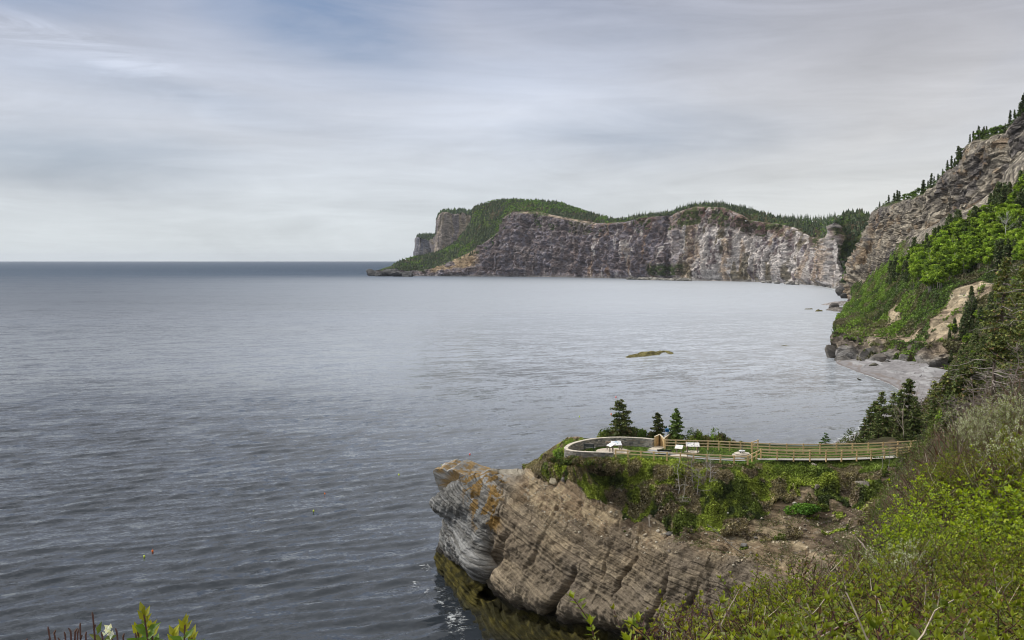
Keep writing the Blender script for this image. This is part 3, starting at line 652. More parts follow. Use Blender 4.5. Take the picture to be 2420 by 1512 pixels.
    lip = np.exp(-((TT-7.0)/.45)**2)*sstep(SS, 1.4, 2.2)*sstep(-SS, -9.5, -8); d += lip*(.8+(fbm(np.stack([SS*1.1, SS*0, SS*0], -1), 1, 2, 88)-.2)*1.6)
    d -= np.exp(-((TT-8.05)/.28)**2)*1.2*sstep(SS, 1.0, 2.0)
    rib = (q/.75)-np.floor(q/.75)
    d += plat*((1-np.abs(rib-.5)*2)**1.4*.40+s1*.3+med*.8+big*.4-.3)
    gul = np.abs(fbm(P*np.array([1, .5, 1]), 1/7, 3, 421)-.5)*2
    d += soilf*((.28-gul)*1.7*sstep(SS, 6, 9)+med*.7+fin*.5)
    d += sstep(-SS, -4.5, -3.5)*sstep(TT, 1.6, 2)*(1-face)*(med*.4+s1*.25)
    P = P+N*d[..., None]
    flat = (TT < 2.02) & (SS > 6.6)
    P[..., 2] = np.where(flat & (TT > .98), np.minimum(P[..., 2], 24.85), P[..., 2])
    gx = np.where(P[..., 0] > -10, .44*P[..., 0]-.0035*(P[..., 0]+10)**2, .44*P[..., 0]); q = P[..., 2]*.92+P[..., 1]*.03+gx+warp*.22
    # ---- colours
    n1 = fbm(P, 1/6, 4, 431); n2 = fbm(P, 1/1.6, 4, 433); n3 = fbm(P*np.array([1, 1, .45]), 1/3.5, 4, 435)
    lay = vn(np.stack([q/.38, q*0, q*0], -1), 441)
    grey = mixc(np.zeros(P.shape)+np.array([.27, .265, .25]), np.array([.44, .44, .43]), sstep(lay*.55+n2*.45, .40, .62))
    brown = mixc(np.zeros(P.shape)+np.array([.30, .237, .160]), np.array([.46, .370, .250]), sstep(n2*.6+lay*.4, .42, .6)); brown = mixc(brown, np.array([.24, .20, .16]), sstep(n1, .50, .64)*.35)
    toright = sstep(SS+(n1-.5)*2.2, 2.4, 4.8)
    col = mixc(grey, brown, toright)
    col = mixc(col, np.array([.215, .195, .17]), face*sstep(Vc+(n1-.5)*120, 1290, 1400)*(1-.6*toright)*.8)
    # lichen on the grey nose
    lich = sstep(fbm(P*np.array([1, 1, .7]), 1/1.3, 4, 471)+.10*(n1-.5), .49, .54)*sstep(-Uc-(Vc-1150)*.1, -1215, -1180)*sstep(-Vc, -1300, -1230)*sstep(Uc-(Vc-1150)*.35, 1078, 1105)*(TT > 3)
    col = mixc(col, np.array([.34, .20, .045]), lich*.85)
    slab = sstep(-SS, -4.9, -4.3)*sstep(-TT, -3.3, -2.8); col = mixc(col, np.array([.50, .45, .36]), slab*.9)
    # soil apron, wet base, algae
    soil = mixc(np.zeros(P.shape)+np.array([.36, .27, .175]), np.array([.54, .43, .28]), sstep(n2, .42, .6)); soil = mixc(soil, np.array([.15, .11, .08]), sstep(n1, .5, .64)*.8)
    pale = sstep(vn(P*2.2, 451), .80, .87)
    soil = mixc(soil, np.array([.50, .44, .34]), pale*.8)
    sm = (1-sstep(TT+(n1-.5)*1.6+(n2-.5)*.8, 4.3, 5.1))*sstep(SS, 3.9, 4.8)
    col = mixc(col, soil, sm)
    wet = sstep(-P[..., 2]+(n1-.5)*2, -5.2, -3.2)*sstep(-TT, -11, -8)+plat
    col = mixc(col, np.array([.075, .066, .058]), np.clip(sstep(TT, 7.1, 7.9)*.9, 0, 1)*(1-plat))
    alg = mixc(np.zeros(P.shape)+np.array([.055, .050, .018]), np.array([.135, .115, .030]), sstep(n2*.5+n1*.5, .45, .58)); alg = mixc(alg, np.array([.035, .037, .03]), sstep(-P[..., 2], -1.3, -.1)*.8)
    col = mixc(col, alg, sstep(TT+(n1-.5)*.5, 7.75, 8.15))
    # vegetation mask
    lowb = np.interp(SS, [3.6, 4.4, 5, 6, 7, 8, 9, 10, 11, 12, 13, 14], [1.9, 2.6, 3.45, 3.7, 4.0, 4.2, 4.0, 3.45, 3.05, 2.75, 2.8, 3.3])
    veg = sstep(lowb-TT+(n1-.5)*1.5+(n2-.5)*.5, -.05, .12)*sstep(SS, 3.9, 4.3)
    tong = np.exp(-((SS-9.9-(TT-3)*.15)/.55)**2)*sstep(-TT+(n2-.5), -4.5, -3.7)*sstep(n1, .30, .45); veg = np.maximum(veg, tong)
    patchy = sstep(fbm(P, 1/2.4, 3, 461), .58, .64)*sstep(-TT, -4.0, -3.4)*sstep(SS, 9.5, 10); veg = np.maximum(veg, patchy*.8)
    gcol = mixc(np.zeros(P.shape)+np.array([.05, .055, .022]), np.array([.075, .058, .038]), sstep(n1, .45, .6))
    col = mixc(col, gcol, np.clip(veg, 0, 1)*(TT > 1.9))
    lawnm = flat & (TT > .9)
    col = np.where(lawnm[..., None], np.array([.05, .075, .018])+0*col, col)
    col = col*np.where((SS < 3)[..., None], .72, .78)
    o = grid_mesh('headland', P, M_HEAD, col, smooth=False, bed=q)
    tag(o, 'layered rock headland with lichen nose, brown cliff and scrub on its brow', None, None, 'structure')
    return P, gridnorm(P)*np.sign(-gridnorm(P)[450, 250, 1]), SS, TT, np.clip(veg, 0, 1), Uc, Vc
HP, HN, HS, HT, HV, HU, HVv = build_headland()

# rear prong of layered rock behind the nose
def layered_rock(name, outline, D, thick, label, sv=(.42, .10, .90), pal=((.30, .29, .27), (.46, .45, .43)), lichen=0, kind=None, zlow=None, seed=1, cat='rock', h=.35, group=None, n=46):
    """outline of the near face (u,v) swept back in depth with layered displacement"""
    ol = np.array([G(u, v, D) for u, v in outline]); m = len(ol)
    tt = np.linspace(0, m, n*4, endpoint=False); cl = np.concatenate([ol, ol[:1]])
    i = np.floor(tt).astype(int); f = (tt-i)[:, None]; ring = cl[i]*(1-f)+cl[i+1]*f
    cen = ring.mean(0); dep = np.concatenate([[-.5]*5, np.linspace(-.5, .5, 14), [.5]*5]); sc = np.concatenate([[0, .3, .6, .85, .97], np.ones(14), [.97, .85, .6, .3, 0]])
    back = np.array([.25, 1, 0]); rows = []
    for dd, s_ in zip(dep, sc):
        r = cen+(ring-cen)*s_+back*(dd*thick); rows.append(r)
    P = np.array(rows); c3 = cen
    N = P-c3; N /= np.maximum(np.linalg.norm(N, axis=-1, keepdims=True), 1e-6)
    sv = np.array(sv)/np.linalg.norm(sv); q = P@sv+(fbm(P, 1/3, 2, seed)-.5)*.6
    s1 = h3(np.floor(q/h).astype(np.int64), np.zeros(q.shape, np.int64), np.zeros(q.shape, np.int64), seed)
    size = np.ptp(ring[:, 0])
    P = P+N*((s1-.5)*h*.7+(fbm(P, 4/max(size, 1), 3, seed+3)-.5)*size*.10)[..., None]
    n2 = fbm(P, 1/.8, 3, seed+5); lay = vn(np.stack([q/(h*.8), q*0, q*0], -1), seed+9)
    col = mixc(np.zeros(P.shape)+np.array(pal[0]), np.array(pal[1]), sstep(lay*.5+n2*.5, .4, .6))
    if lichen: col = mixc(col, np.array([.33, .20, .05]), sstep(n2, .50, .58)*lichen)
    mb = MB(); nu, nv = P.shape[:2]; a = np.arange(nu-1)[:, None]*nv; b = np.arange(nv)[None]; k = (b+1) % nv
    mb.add(P, Q=np.stack([a+b, a+k, a+nv+k, a+nv+b], -1).reshape(-1, 4), col=col.reshape(-1, 3))
    o = mb.build(name, M_NEAR); 
    return tag(o, label, None if kind else cat, group, kind)
layered_rock('rock_prong', [(1046, 1097), (1064, 1095), (1074, 1102), (1086, 1096), (1100, 1103), (1120, 1112), (1150, 1121), (1190, 1130), (1180, 1170), (1120, 1170), (1075, 1160), (1058, 1146), (1045, 1120)], 158, 8,
             'jutting prong of layered grey rock with ochre lichen behind the headland nose', lichen=.8, kind='structure', seed=71, n=70)

# ================================================================ HILLSIDE the camera stands on
def build_hill():
    rows = [(1.2, [(-40, 30), (-8, 47.6), (-2, 48.1), (1, 48.2), (3, 48.3), (6, 48.6), (12, 50), (25, 54), (60, 62)]),
            (4, [(-40, 22), (-9, 41), (-3, 45.6), (1, 46.4), (3, 46.9), (6, 47.4), (12, 49), (25, 54), (60, 62)]),
            (8, [(-40, 12), (-10, 34), (-3, 42), (1, 44.7), (3, 45.6), (6, 46.5), (12, 48.5), (25, 54), (60, 62)]),
            (12, [(-40, 4), (-10, 28), (-3, 38), (1, 42.6), (3, 44.8), (6, 45.8), (12, 48), (25, 53), (60, 62)]),
            (20, [(-40, -3), (-12, 15), (-4, 28), (3, 37.5), (6, 42.2), (8, 43.5), (12, 45), (25, 50), (60, 60)]),
            (35, [(-40, -4), (-14, 0), (-2, 15), (6, 27), (11, 36), (14.7, 41.6), (18, 42.9), (28, 47), (62, 58)]),
            (60, [(-40, -4), (-10, -2), (4, 8), (14, 22), (22, 32), (26, 37.3), (30, 41.2), (40, 45), (75, 56)]),
            (85, [(-40, -4), (0, -2), (10, 5), (22, 16), (30, 24), (35, 32), (40, 37), (52, 43), (90, 54)]),
            (105, [(-40, -4), (10, -2), (22, 5), (32, 12), (38, 20), (42, 28), (48, 34), (62, 41), (100, 53)]),
            (128, [(-20, -6), (34, -6), (45, 12), (49.5, 24.3), (53, 24.8), (57, 26.8), (64, 32), (76, 40), (115, 53)]),
            (150, [(20, -4), (38, 0), (47, 17), (52, 22), (57, 22.8), (63, 24.5), (76, 31.5), (90, 38), (130, 52)]),
            (200, [(40, -4), (60, 0), (66, 3), (75, 10), (84, 18), (92, 25), (101, 31), (118, 38), (160, 52)]),
            (280, [(70, -4), (98, -3), (105, -1.5), (113, 2.5), (121, 11), (130, 22), (142, 30), (162, 38), (200, 54)]),
            (375, [(120, -4), (142, -3), (152, -2), (159, .5), (167, 7), (176, 19), (192, 30), (212, 42), (250, 62)]),
            (450, [(150, -4), (172, -3), (182, -2), (194, -.5), (202, 6), (211, 17), (227, 34), (250, 50), (290, 70)])]
    C = np.array([[(x, D, z) for x, z in r] for D, r in rows], float)
    P, S = crom(C, np.concatenate([np.linspace(0, 9, 260)[:-1], np.linspace(9, 14, 140)]), 0); P, T = crom(P, 260, 1)
    N = gridnorm(P); N *= np.sign(N[200, 150, 2])
    SS = np.broadcast_to(S[:, None], P.shape[:2]); TT = np.broadcast_to(T[None], P.shape[:2])
    k = np.clip(P[..., 1]/120, .15, 1)
    d = (fbm(P, 1/9, 4, 501)-.5)*3.2*k+(fbm(P, 1/2, 3, 503)-.5)*.5*k
    P = P+N*d[..., None]
    n1 = fbm(P, 1/8, 3, 505); n2 = fbm(P, 1/1.5, 3, 507)
    col = mixc(np.zeros(P.shape)+np.array([.045, .04, .022]), np.array([.10, .075, .045]), sstep(n2, .45, .6)); col = mixc(col, np.array([.05, .06, .02]), sstep(n1, .45, .6)*.8)
    o = grid_mesh('hillside', P, M_SOIL, col, smooth=False); tag(o, 'scrub covered hillside sloping down from the viewpoint', None, None, 'structure')
    return P, N, SS, TT
HLP, HLN, HLS, HLT = build_hill()
from mathutils.bvhtree import BVHTree
def bvh_of(P):
    nu, nv = P.shape[:2]; i = np.arange(nu-1)[:, None]*nv; j = np.arange(nv-1)[None]
    Q = np.stack([i+j, i+nv+j, i+nv+j+1, i+j+1], -1).reshape(-1, 4)
    return BVHTree.FromPolygons([tuple(p) for p in P.reshape(-1, 3).tolist()], Q.tolist())
HILL = bvh_of(HLP[::2, ::2]); HEAD = bvh_of(HP[::3, ::3]); TAL = bvh_of(TAP[::2, ::2]); MTB = bvh_of(MTP[::2, ::2])
def drop(bv, x, y, z=400):
    h = bv.ray_cast(Vector((x, y, z)), Vector((0, 0, -1))); return h[0]
def hit(bv, u, v):                  # first surface point along the picture ray
    d = Vector(ray(u, v)).normalized(); h = bv.ray_cast(Vector((0, 0, CAMH)), d); return h[0]

# ================================================================ BEACH and its ledges
def build_beach():
    shore = [(1975, 853, 30), (1982, 861, 32), (2026, 879, 30), (2073, 896, 34), (2101, 907, 38), (2136, 929, 36), (2160, 943, 34), (2110, 965, 40), (2050, 997, 32), (2029, 1022, 28), (1989, 1039, 25), (1960, 1056, 22), (1930, 1075, 22), (1880, 1100, 20)]
    C = []
    for u, v, wd in shore:
        s = Zp(u, v, 0); D = s[1]; inl = np.array([1.0, .35, 0]) if v > 950 else np.array([.55, 1.0, 0]); inl /= np.linalg.norm(inl)
        a = s-inl*14; a[2] = -2.2
        C.append([a, s+np.array([0, 0, .02]), s+inl*3+np.array([0, 0, .45]), s+inl*wd*.7+np.array([0, 0, 1.0]), s+inl*wd*1.4+np.array([0, 0, 1.9]), s+inl*(wd*1.5+26)+np.array([0, 0, 3.4])])
    P, S = crom(np.array(C), 360, 0); P, T = crom(P, 110, 1)
    TT = np.broadcast_to(T[None], P.shape[:2])
    n1 = fbm(P, 1/9, 3, 601); n2 = fbm(P, 1/1.6, 3, 603); n3 = fbm(P*np.array([1, .35, 1]), 1/4, 3, 605)
    P = P.copy(); P[..., 2] += sstep(TT, .9, 1.6)*((n1-.5)*.5+(n2-.5)*.25)+ (n1-.5)*.5*sstep(TT, .3, 1.2)
    col = mixc(np.zeros(P.shape)+np.array([.22, .21, .215]), np.array([.28, .27, .275]), sstep(n2, .4, .6))
    ledge = sstep(n3+.3*(n1-.5), .54, .58)*sstep(TT, 2.2, 2.8)
    P[..., 2] += ledge*.35; col = mixc(col, np.array([.38, .38, .385]), ledge*.7)
    wetb = sstep(-TT, -2.1, -1.7); col = mixc(col, np.array([.17, .15, .145]), wetb*.85)
    tide = sstep(-np.abs(TT-2.35-(n1-.5)*.8), -.16, -.06); col = mixc(col, np.array([.20, .17, .155]), tide*.7)
    o = grid_mesh('beach', P, M_BEACH, col, smooth=False); tag(o, 'grey shingle beach with pale rock ledges under the cliff', None, None, 'structure')
    return C
BEACH = build_beach()
def foam_mat():
    m, t, b, o = new_mat('sea_foam')
    pos = t.node('ShaderNodeNewGeometry').outputs['Position']; c = t.node('ShaderNodeAttribute', attribute_name='Col').outputs['Fac']
    n = t.math('ADD', t.math('MULTIPLY', t.noise(pos, .55, 6, .72, 1.2), .6), t.math('MULTIPLY', t.noise(t.map(pos, scale=(.5, .2, .3)), .35, 4, .6, .8), .4))
    a = t.rng(t.math('ADD', n, t.math('MULTIPLY', c, .32)), .66, .78, 0, 1, True)
    b.inputs['Base Color'].default_value = (.52, .55, .57, 1); b.inputs['Roughness'].default_value = .6
    tr = t.node('ShaderNodeBsdfTransparent'); mx = t.node('ShaderNodeMixShader'); t.put(mx, 0, a); t.put(mx, 1, tr); t.put(mx, 2, b); t.put(o, 0, mx)
    return m
M_FOAM = foam_mat()
def foam_strip(line, wdt, strength, seed, z=.10, closed=False):
    L = np.array(line, float); P, _ = crom(L, len(L)*16, 0)
    t = np.gradient(P, axis=0)[:, :2]; nn = np.stack([t[:, 1], -t[:, 0]], -1); nn /= np.linalg.norm(nn, axis=1, keepdims=True)
    w = wdt*(.6+.9*fbm(P, 1/12, 2, seed)); k = np.linspace(-1, 1, 9)
    V = np.zeros((len(P), 9, 3)); V[..., :2] = P[:, None, :2]+nn[:, None]*k[None, :, None]*w[:, None, None]; V[..., 2] = z
    c = np.clip(1-np.abs(k)[None]**1.5, 0, 1)*strength*np.minimum(1, np.minimum(np.arange(len(P)), np.arange(len(P))[::-1])/8.)[:, None]
    mb = MB(); i = np.arange(len(P)-1)[:, None]*9; j = np.arange(8)[None]
    mb.add(V, Q=np.stack([i+j, i+9+j, i+10+j, i+j+1], -1).reshape(-1, 4), col=np.repeat(c.reshape(-1, 1), 3, 1))
    return mb
SHL = [c[1] for c in BEACH]
tag(foam_strip(SHL[1:7], 1.9, .72, 1, .12).build('surf', M_FOAM), 'thin white line of surf along the shingle beach', None, None, 'stuff')
tag(foam_strip(SHL[7:12], 3.2, .85, 2, .12).build('surf', M_FOAM), 'white surf washing the beach behind the fence', None, None, 'stuff')
nose = [Zp(u+12, v, 0) for u, v in ((1012, 1330), (1018, 1350), (1030, 1375), (1046, 1400), (1060, 1428), (1084, 1458), (1094, 1490), (1112, 1530))]
tag(foam_strip([p+np.array([-1.5, 0, 0]) for p in nose], 3.0, .42, 3, .26).build('surf', M_FOAM), 'churned white water at the foot of the headland', None, None, 'stuff')
nz2 = [Zp(u, v, 0) for u, v in ((955, 1352), (985, 1385), (1010, 1410), (1050, 1440))]
tag(foam_strip(nz2, 2.6, .50, 4, .3).build('surf', M_FOAM), 'loose patches of foam drifting off the headland', None, None, 'stuff')
ptl = [Zp(u, v, 0) for u, v in ((1925, 826), (1950, 828), (1972, 838), (1985, 852))]
tag(foam_strip(ptl, 2.5, .35, 5, .1).build('surf', M_FOAM), 'faint foam off the rocky point', None, None, 'stuff')
fr = [Zp(u, v, 0) for u, v in ((1900, 673), (1940, 677), (1975, 684), (1995, 692), (2003, 705))]
tag(foam_strip(fr, 16, 1.0, 6, .1).build('surf', M_FOAM), 'white wash under the far cliffs at the corner of the bay', None, None, 'stuff')
# ================================================================ PLANT BUILDERS
def rs(seed): return np.random.RandomState(seed)
def unit(v): return v/np.maximum(np.linalg.norm(v, axis=-1, keepdims=True), 1e-9)
def tris(mb, Cn, s, rng, flat=.4, col=None, asp=.55):
    """loose leaf-sized triangles at centres Cn"""
    n = len(Cn); nr = rng.normal(size=(n, 3)); nr = unit(nr)*(1-flat)+np.array([0, 0, 1.])*flat; nr = unit(nr)
    a = unit(np.cross(nr, rng.normal(size=(n, 3)))); b = np.cross(nr, a); s = np.broadcast_to(np.asarray(s, float), (n,))[:, None]
    V = np.stack([Cn+a*s, Cn-a*s*.5+b*s*asp, Cn-a*s*.5-b*s*asp], 1)
    c = np.broadcast_to(np.asarray(col, float), (n, 3)) if col is not None else np.ones((n, 3))
    mb.add(V, T=np.arange(3*n).reshape(-1, 3), col=np.repeat(c, 3, 0))
def leaves(mb, B, Dv, Nv, L, w, col, rng, fold=.18):
    """pointed oval leaves with a folded midrib: base B, direction Dv, upper side Nv"""
    n = len(B); Dv = unit(Dv); s = unit(np.cross(Dv, Nv)); up = np.cross(s, Dv)
    L = np.broadcast_to(np.asarray(L, float), (n,))[:, None]; w = np.broadcast_to(np.asarray(w, float), (n,))[:, None]*L
    m = B+Dv*L*.5-up*w*fold; t = B+Dv*L-up*L*.12
    l = B+Dv*L*.42-s*w+up*w*fold; r = B+Dv*L*.42+s*w+up*w*fold
    V = np.stack([B, r, t, l, m], 1); k = np.arange(n)[:, None]*5
    T = np.concatenate([k+np.array([a]) for a in ((0, 1, 4), (1, 2, 4), (2, 3, 4), (3, 0, 4))])
    mb.add(V, T=T, col=np.repeat(np.broadcast_to(col, (n, 3)), 5, 0))
def varcol(base, n, rng, v=.22, hue=.06):
    base = np.asarray(base, float); k = 1+rng.uniform(-v, v, (n, 1)); return np.clip(base*k*(1+rng.uniform(-hue, hue, (n, 3))), 0, 1)
def pick(n, rng, cols, p):
    i = rng.choice(len(cols), n, p=np.array(p)/sum(p)); return np.array(cols)[i]*(1+rng.uniform(-.22, .22, (n, 1)))

def conifer(seed, H, Rb, n_whorl=14, nb=6, tuft=9, ts=.16, z0=.12, lean=0, flag=0.0, sparse=.1, cols=None, trunk_r=None, dead=0):
    """spruce: tapered trunk, whorls of drooping branches carrying needle tufts"""
    rng = rs(seed); tm = MB(); cm = MB(); tr = trunk_r or H*.018
    zz_ = np.linspace(0, 1, 8); wob = np.cumsum(rng.normal(0, .012*H, (8, 2)), 0)*.35
    tp = np.stack([wob[:, 0]+lean*zz_**2*H, wob[:, 1], zz_*H], -1)
    tm.tube(tp, tr*(1-.93*zz_)+.006, 6, col=(.12, .095, .075))
    cols = cols or [(.038, .050, .016), (.062, .072, .020), (.022, .030, .013), (.065, .050, .026)]
    Cn = []; 
    for w in range(n_whorl):
        f = z0+(1-z0)*max(0, (w+rng.uniform(-.3, .3))/n_whorl)**.92; f = min(max(f, z0), .985)
        r0 = Rb*((1-f)**.85)*rng.uniform(.75, 1.12)+.04*Rb
        o = np.array([np.interp(f, zz_, tp[:, 0]), np.interp(f, zz_, tp[:, 1]), f*H])
        for k in range(nb):
            th = 2*math.pi*(k+rng.uniform(-.35, .35))/nb+w*1.3
            if rng.rand() < sparse: continue
            oz = rng.uniform(-.55, .55)*H*(1-z0)/n_whorl
            fl = 1+flag*math.cos(th); r = r0*rng.uniform(.65, 1.15)*max(fl, .15)
            dr = np.array([math.cos(th), math.sin(th), 0]); sd = np.array([-dr[1], dr[0], 0])
            el_ = .30-(1-f)*.42+rng.uniform(-.1, .1)
            nt = max(3, int(tuft*r/Rb*1.5)+2)
            t = rng.uniform(.12, 1, nt)**.8
            lat = rng.uniform(-1, 1, nt)*(1-t*.75)*.34*r
            P = o+dr*(r*t)[:, None]+sd*lat[:, None]; P[:, 2] += oz+ el_*r*t-.16*r*t**2+.1*r*np.maximum(t-.75, 0)+rng.uniform(-.03, .03, nt)*H*.3
            Cn.append(P)
            if r > .45*Rb or dead:
                e = o+dr*r*.92; e[2] += (el_-.13)*r; m_ = (o+e)/2; m_[2] += .05*r
                tm.tube([o, m_, e], [tr*.22+.004, tr*.14+.003, .003], 3, col=(.14, .12, .10), cap=False)
    Cn = np.concatenate(Cn); n = len(Cn)
    for rep in range(3):
        P = Cn+rng.normal(0, ts*.55, (n, 3))*np.array([1, 1, .45])
        tris(cm, P, ts*rng.uniform(.7, 1.35, n), rng, .45, pick(n, rng, cols, [4, 3, 3, 1][:len(cols)]), .5)
    return tm, cm
def tree_obj(name, tm, cm, label, cat='tree', group=None, leafm=None, crown='crown'):
    e = empty(name); tag(e, label, cat, group)
    a = tm.build('trunk', M_BARK, e, smooth=True); b = cm.build(crown, leafm or M_NEEDLE, e)
    return e, [a, b]
def broadleaf(seed, H, Rc, ncl=26, per=38, ls=.5, cols=None, trunk=(.38, .36, .32), tz=.35, two=False, p=(4, 4, 2)):
    rng = rs(seed); tm = MB(); cm = MB(); tr = H*.014+.03
    tops = []
    for q in range(2 if two else 1):
        ln = rng.uniform(-.08, .08, 2)*H; z_ = np.linspace(0, .9, 6)
        tp = np.stack([ln[0]*z_**1.5+q*.2, ln[1]*z_**1.5, z_*H], -1)+np.cumsum(rng.normal(0, .01*H, (6, 3)), 0)*np.array([1, 1, 0])
        tm.tube(tp, tr*(1-.8*z_), 5, col=trunk); tops.append(tp)
    Cn = []
    for k in range(ncl):
        f = rng.uniform(tz, 1.0); rr = Rc*math.sin(math.pi*min(1, .18+(f-tz)/(1-tz)*.80))**.7*rng.uniform(.25, 1)
        th = rng.uniform(0, 2*math.pi); tp = tops[k % len(tops)]
        o = np.array([np.interp(f*.9, z_, tp[:, 0]), np.interp(f*.9, z_, tp[:, 1]), 0])
        c = o+np.array([math.cos(th)*rr, math.sin(th)*rr, f*H]); b0 = o+np.array([0, 0, max(f-.16, .2)*H])
        tm.tube([b0, (b0+c)/2+np.array([0, 0, -.02*H]), c], [tr*.3, tr*.2, .01], 3, col=trunk, cap=False)
        m = int(per*rng.uniform(.6, 1.3)); q = rng.normal(size=(m, 3)); q = unit(q)*(rng.uniform(.3, 1, (m, 1)))**.6*np.array([1, 1, .62])*Rc*rng.uniform(.26, .44)
        base = np.array(cols)[rng.choice(len(cols), p=np.array(p)/sum(p))]
        tris(cm, c+q, ls*rng.uniform(.6, 1.2, m), rng, .35, varcol(base, m, rng, .25), .65)
    return tm, cm
def dead_tree(seed, H, nbr=16, spread=.35, up=.5, lean=(0, 0), r=None, col=(.36, .33, .30), sub=4, z0=.1, drop_=0):
    rng = rs(seed); tm = MB(); bm = MB(); r = r or H*.016
    z_ = np.linspace(0, 1, 9); wob = np.cumsum(rng.normal(0, .02, (9, 2)), 0)*H
    tp = np.stack([wob[:, 0]+lean[0]*H*z_, wob[:, 1]+lean[1]*H*z_, z_*H*(1-drop_)], -1); tp[0, :2] = 0
    tm.tube(tp, r*(1-.85*z_)+.004, 5, col=col)
    for k in range(nbr):
        f = rng.uniform(z0, .95); o = np.array([np.interp(f, z_, tp[:, i]) for i in range(3)])
        L = H*spread*(1.15-f)*rng.uniform(.5, 1.2); th = rng.uniform(0, 2*math.pi); e = np.array([math.cos(th), math.sin(th), up*rng.uniform(-.2, 1)])
        t = np.linspace(0, 1, 5)[:, None]; cur = o+e*L*t+np.array([0, 0, 1])*L*up*.8*t**2+rng.normal(0, .03*L, (5, 3))*t
        bm.tube(cur, (r*.4*(1-.85*t[:, 0]))+.004, 3, col=np.array(col)*rng.uniform(.75, 1.15), cap=False)
        for j in range(sub):
            g = rng.uniform(.25, 1); o2 = np.array([np.interp(g, t[:, 0], cur[:, i]) for i in range(3)]); l2 = L*rng.uniform(.15, .45)
            d2 = unit(e*.6+rng.normal(0, .6, 3)+np.array([0, 0, .2])); bm.tube([o2, o2+d2*l2*.5+rng.normal(0, .02*L, 3), o2+d2*l2], [r*.18+.003, r*.12+.003, .003], 3, col=np.array(col)*rng.uniform(.7, 1.1), cap=False)
    return tm, bm
def bush(seed, Rr, H, n=900, ls=.12, cols=((.06, .10, .02),), p=(1,), stem=(.15, .11, .09), lumps=9):
    rng = rs(seed); tm = MB(); cm = MB()
    for k in range(lumps):
        th = rng.uniform(0, 2*math.pi); rr = Rr*rng.uniform(0, .75); c = np.array([math.cos(th)*rr, math.sin(th)*rr, H*rng.uniform(.25, .72)*(1.1-.5*rr/Rr)])
        m = n//lumps; q = unit(rng.normal(size=(m, 3)))*rng.uniform(.35, 1, (m, 1))**.5*np.array([Rr*.45, Rr*.45, H*.33])*rng.uniform(.7, 1.15)
        P = c+q; P[:, 2] = np.maximum(P[:, 2], .02)
        tris(cm, P, ls*rng.uniform(.6, 1.3, m), rng, .3, varcol(np.array(cols)[rng.choice(len(cols), p=np.array(p)/sum(p))], m, rng, .28), .62)
        tm.tube([(c[0]*.2, c[1]*.2, 0), (c[0]*.6, c[1]*.6, c[2]*.6), c+np.array([0, 0, H*.2])], [.03*H, .018*H, .005], 4, col=stem, cap=False)
    for k in range(lumps*2):
        th = rng.uniform(0, 2*math.pi); e = np.array([math.cos(th)*Rr*.8, math.sin(th)*Rr*.8, H*rng.uniform(.6, 1.1)])
        tm.tube([(0, 0, 0), e*.5+rng.normal(0, .05, 3)*H, e], [.012*H, .009*H, .004], 3, col=stem, cap=False)
    return tm, cm

# ---------------------------------------------------------------- scattering over a terrain grid
def scatter(P, N, mask, n, rng):
    nu, nv = P.shape[:2]; a = P[1:, :-1]-P[:-1, :-1]; b = P[:-1, 1:]-P[:-1, :-1]
    A = np.linalg.norm(np.cross(a, b), axis=-1)*np.clip(mask[:-1, :-1], 0, 1); w = A.ravel()/A.sum()
    i = rng.choice(len(w), n, p=w); iu, iv = i//(nv-1), i % (nv-1); f, g = rng.rand(n, 1), rng.rand(n, 1)
    return P[iu, iv]+a[iu, iv]*f+b[iu, iv]*g, N[iu, iv], iu, iv

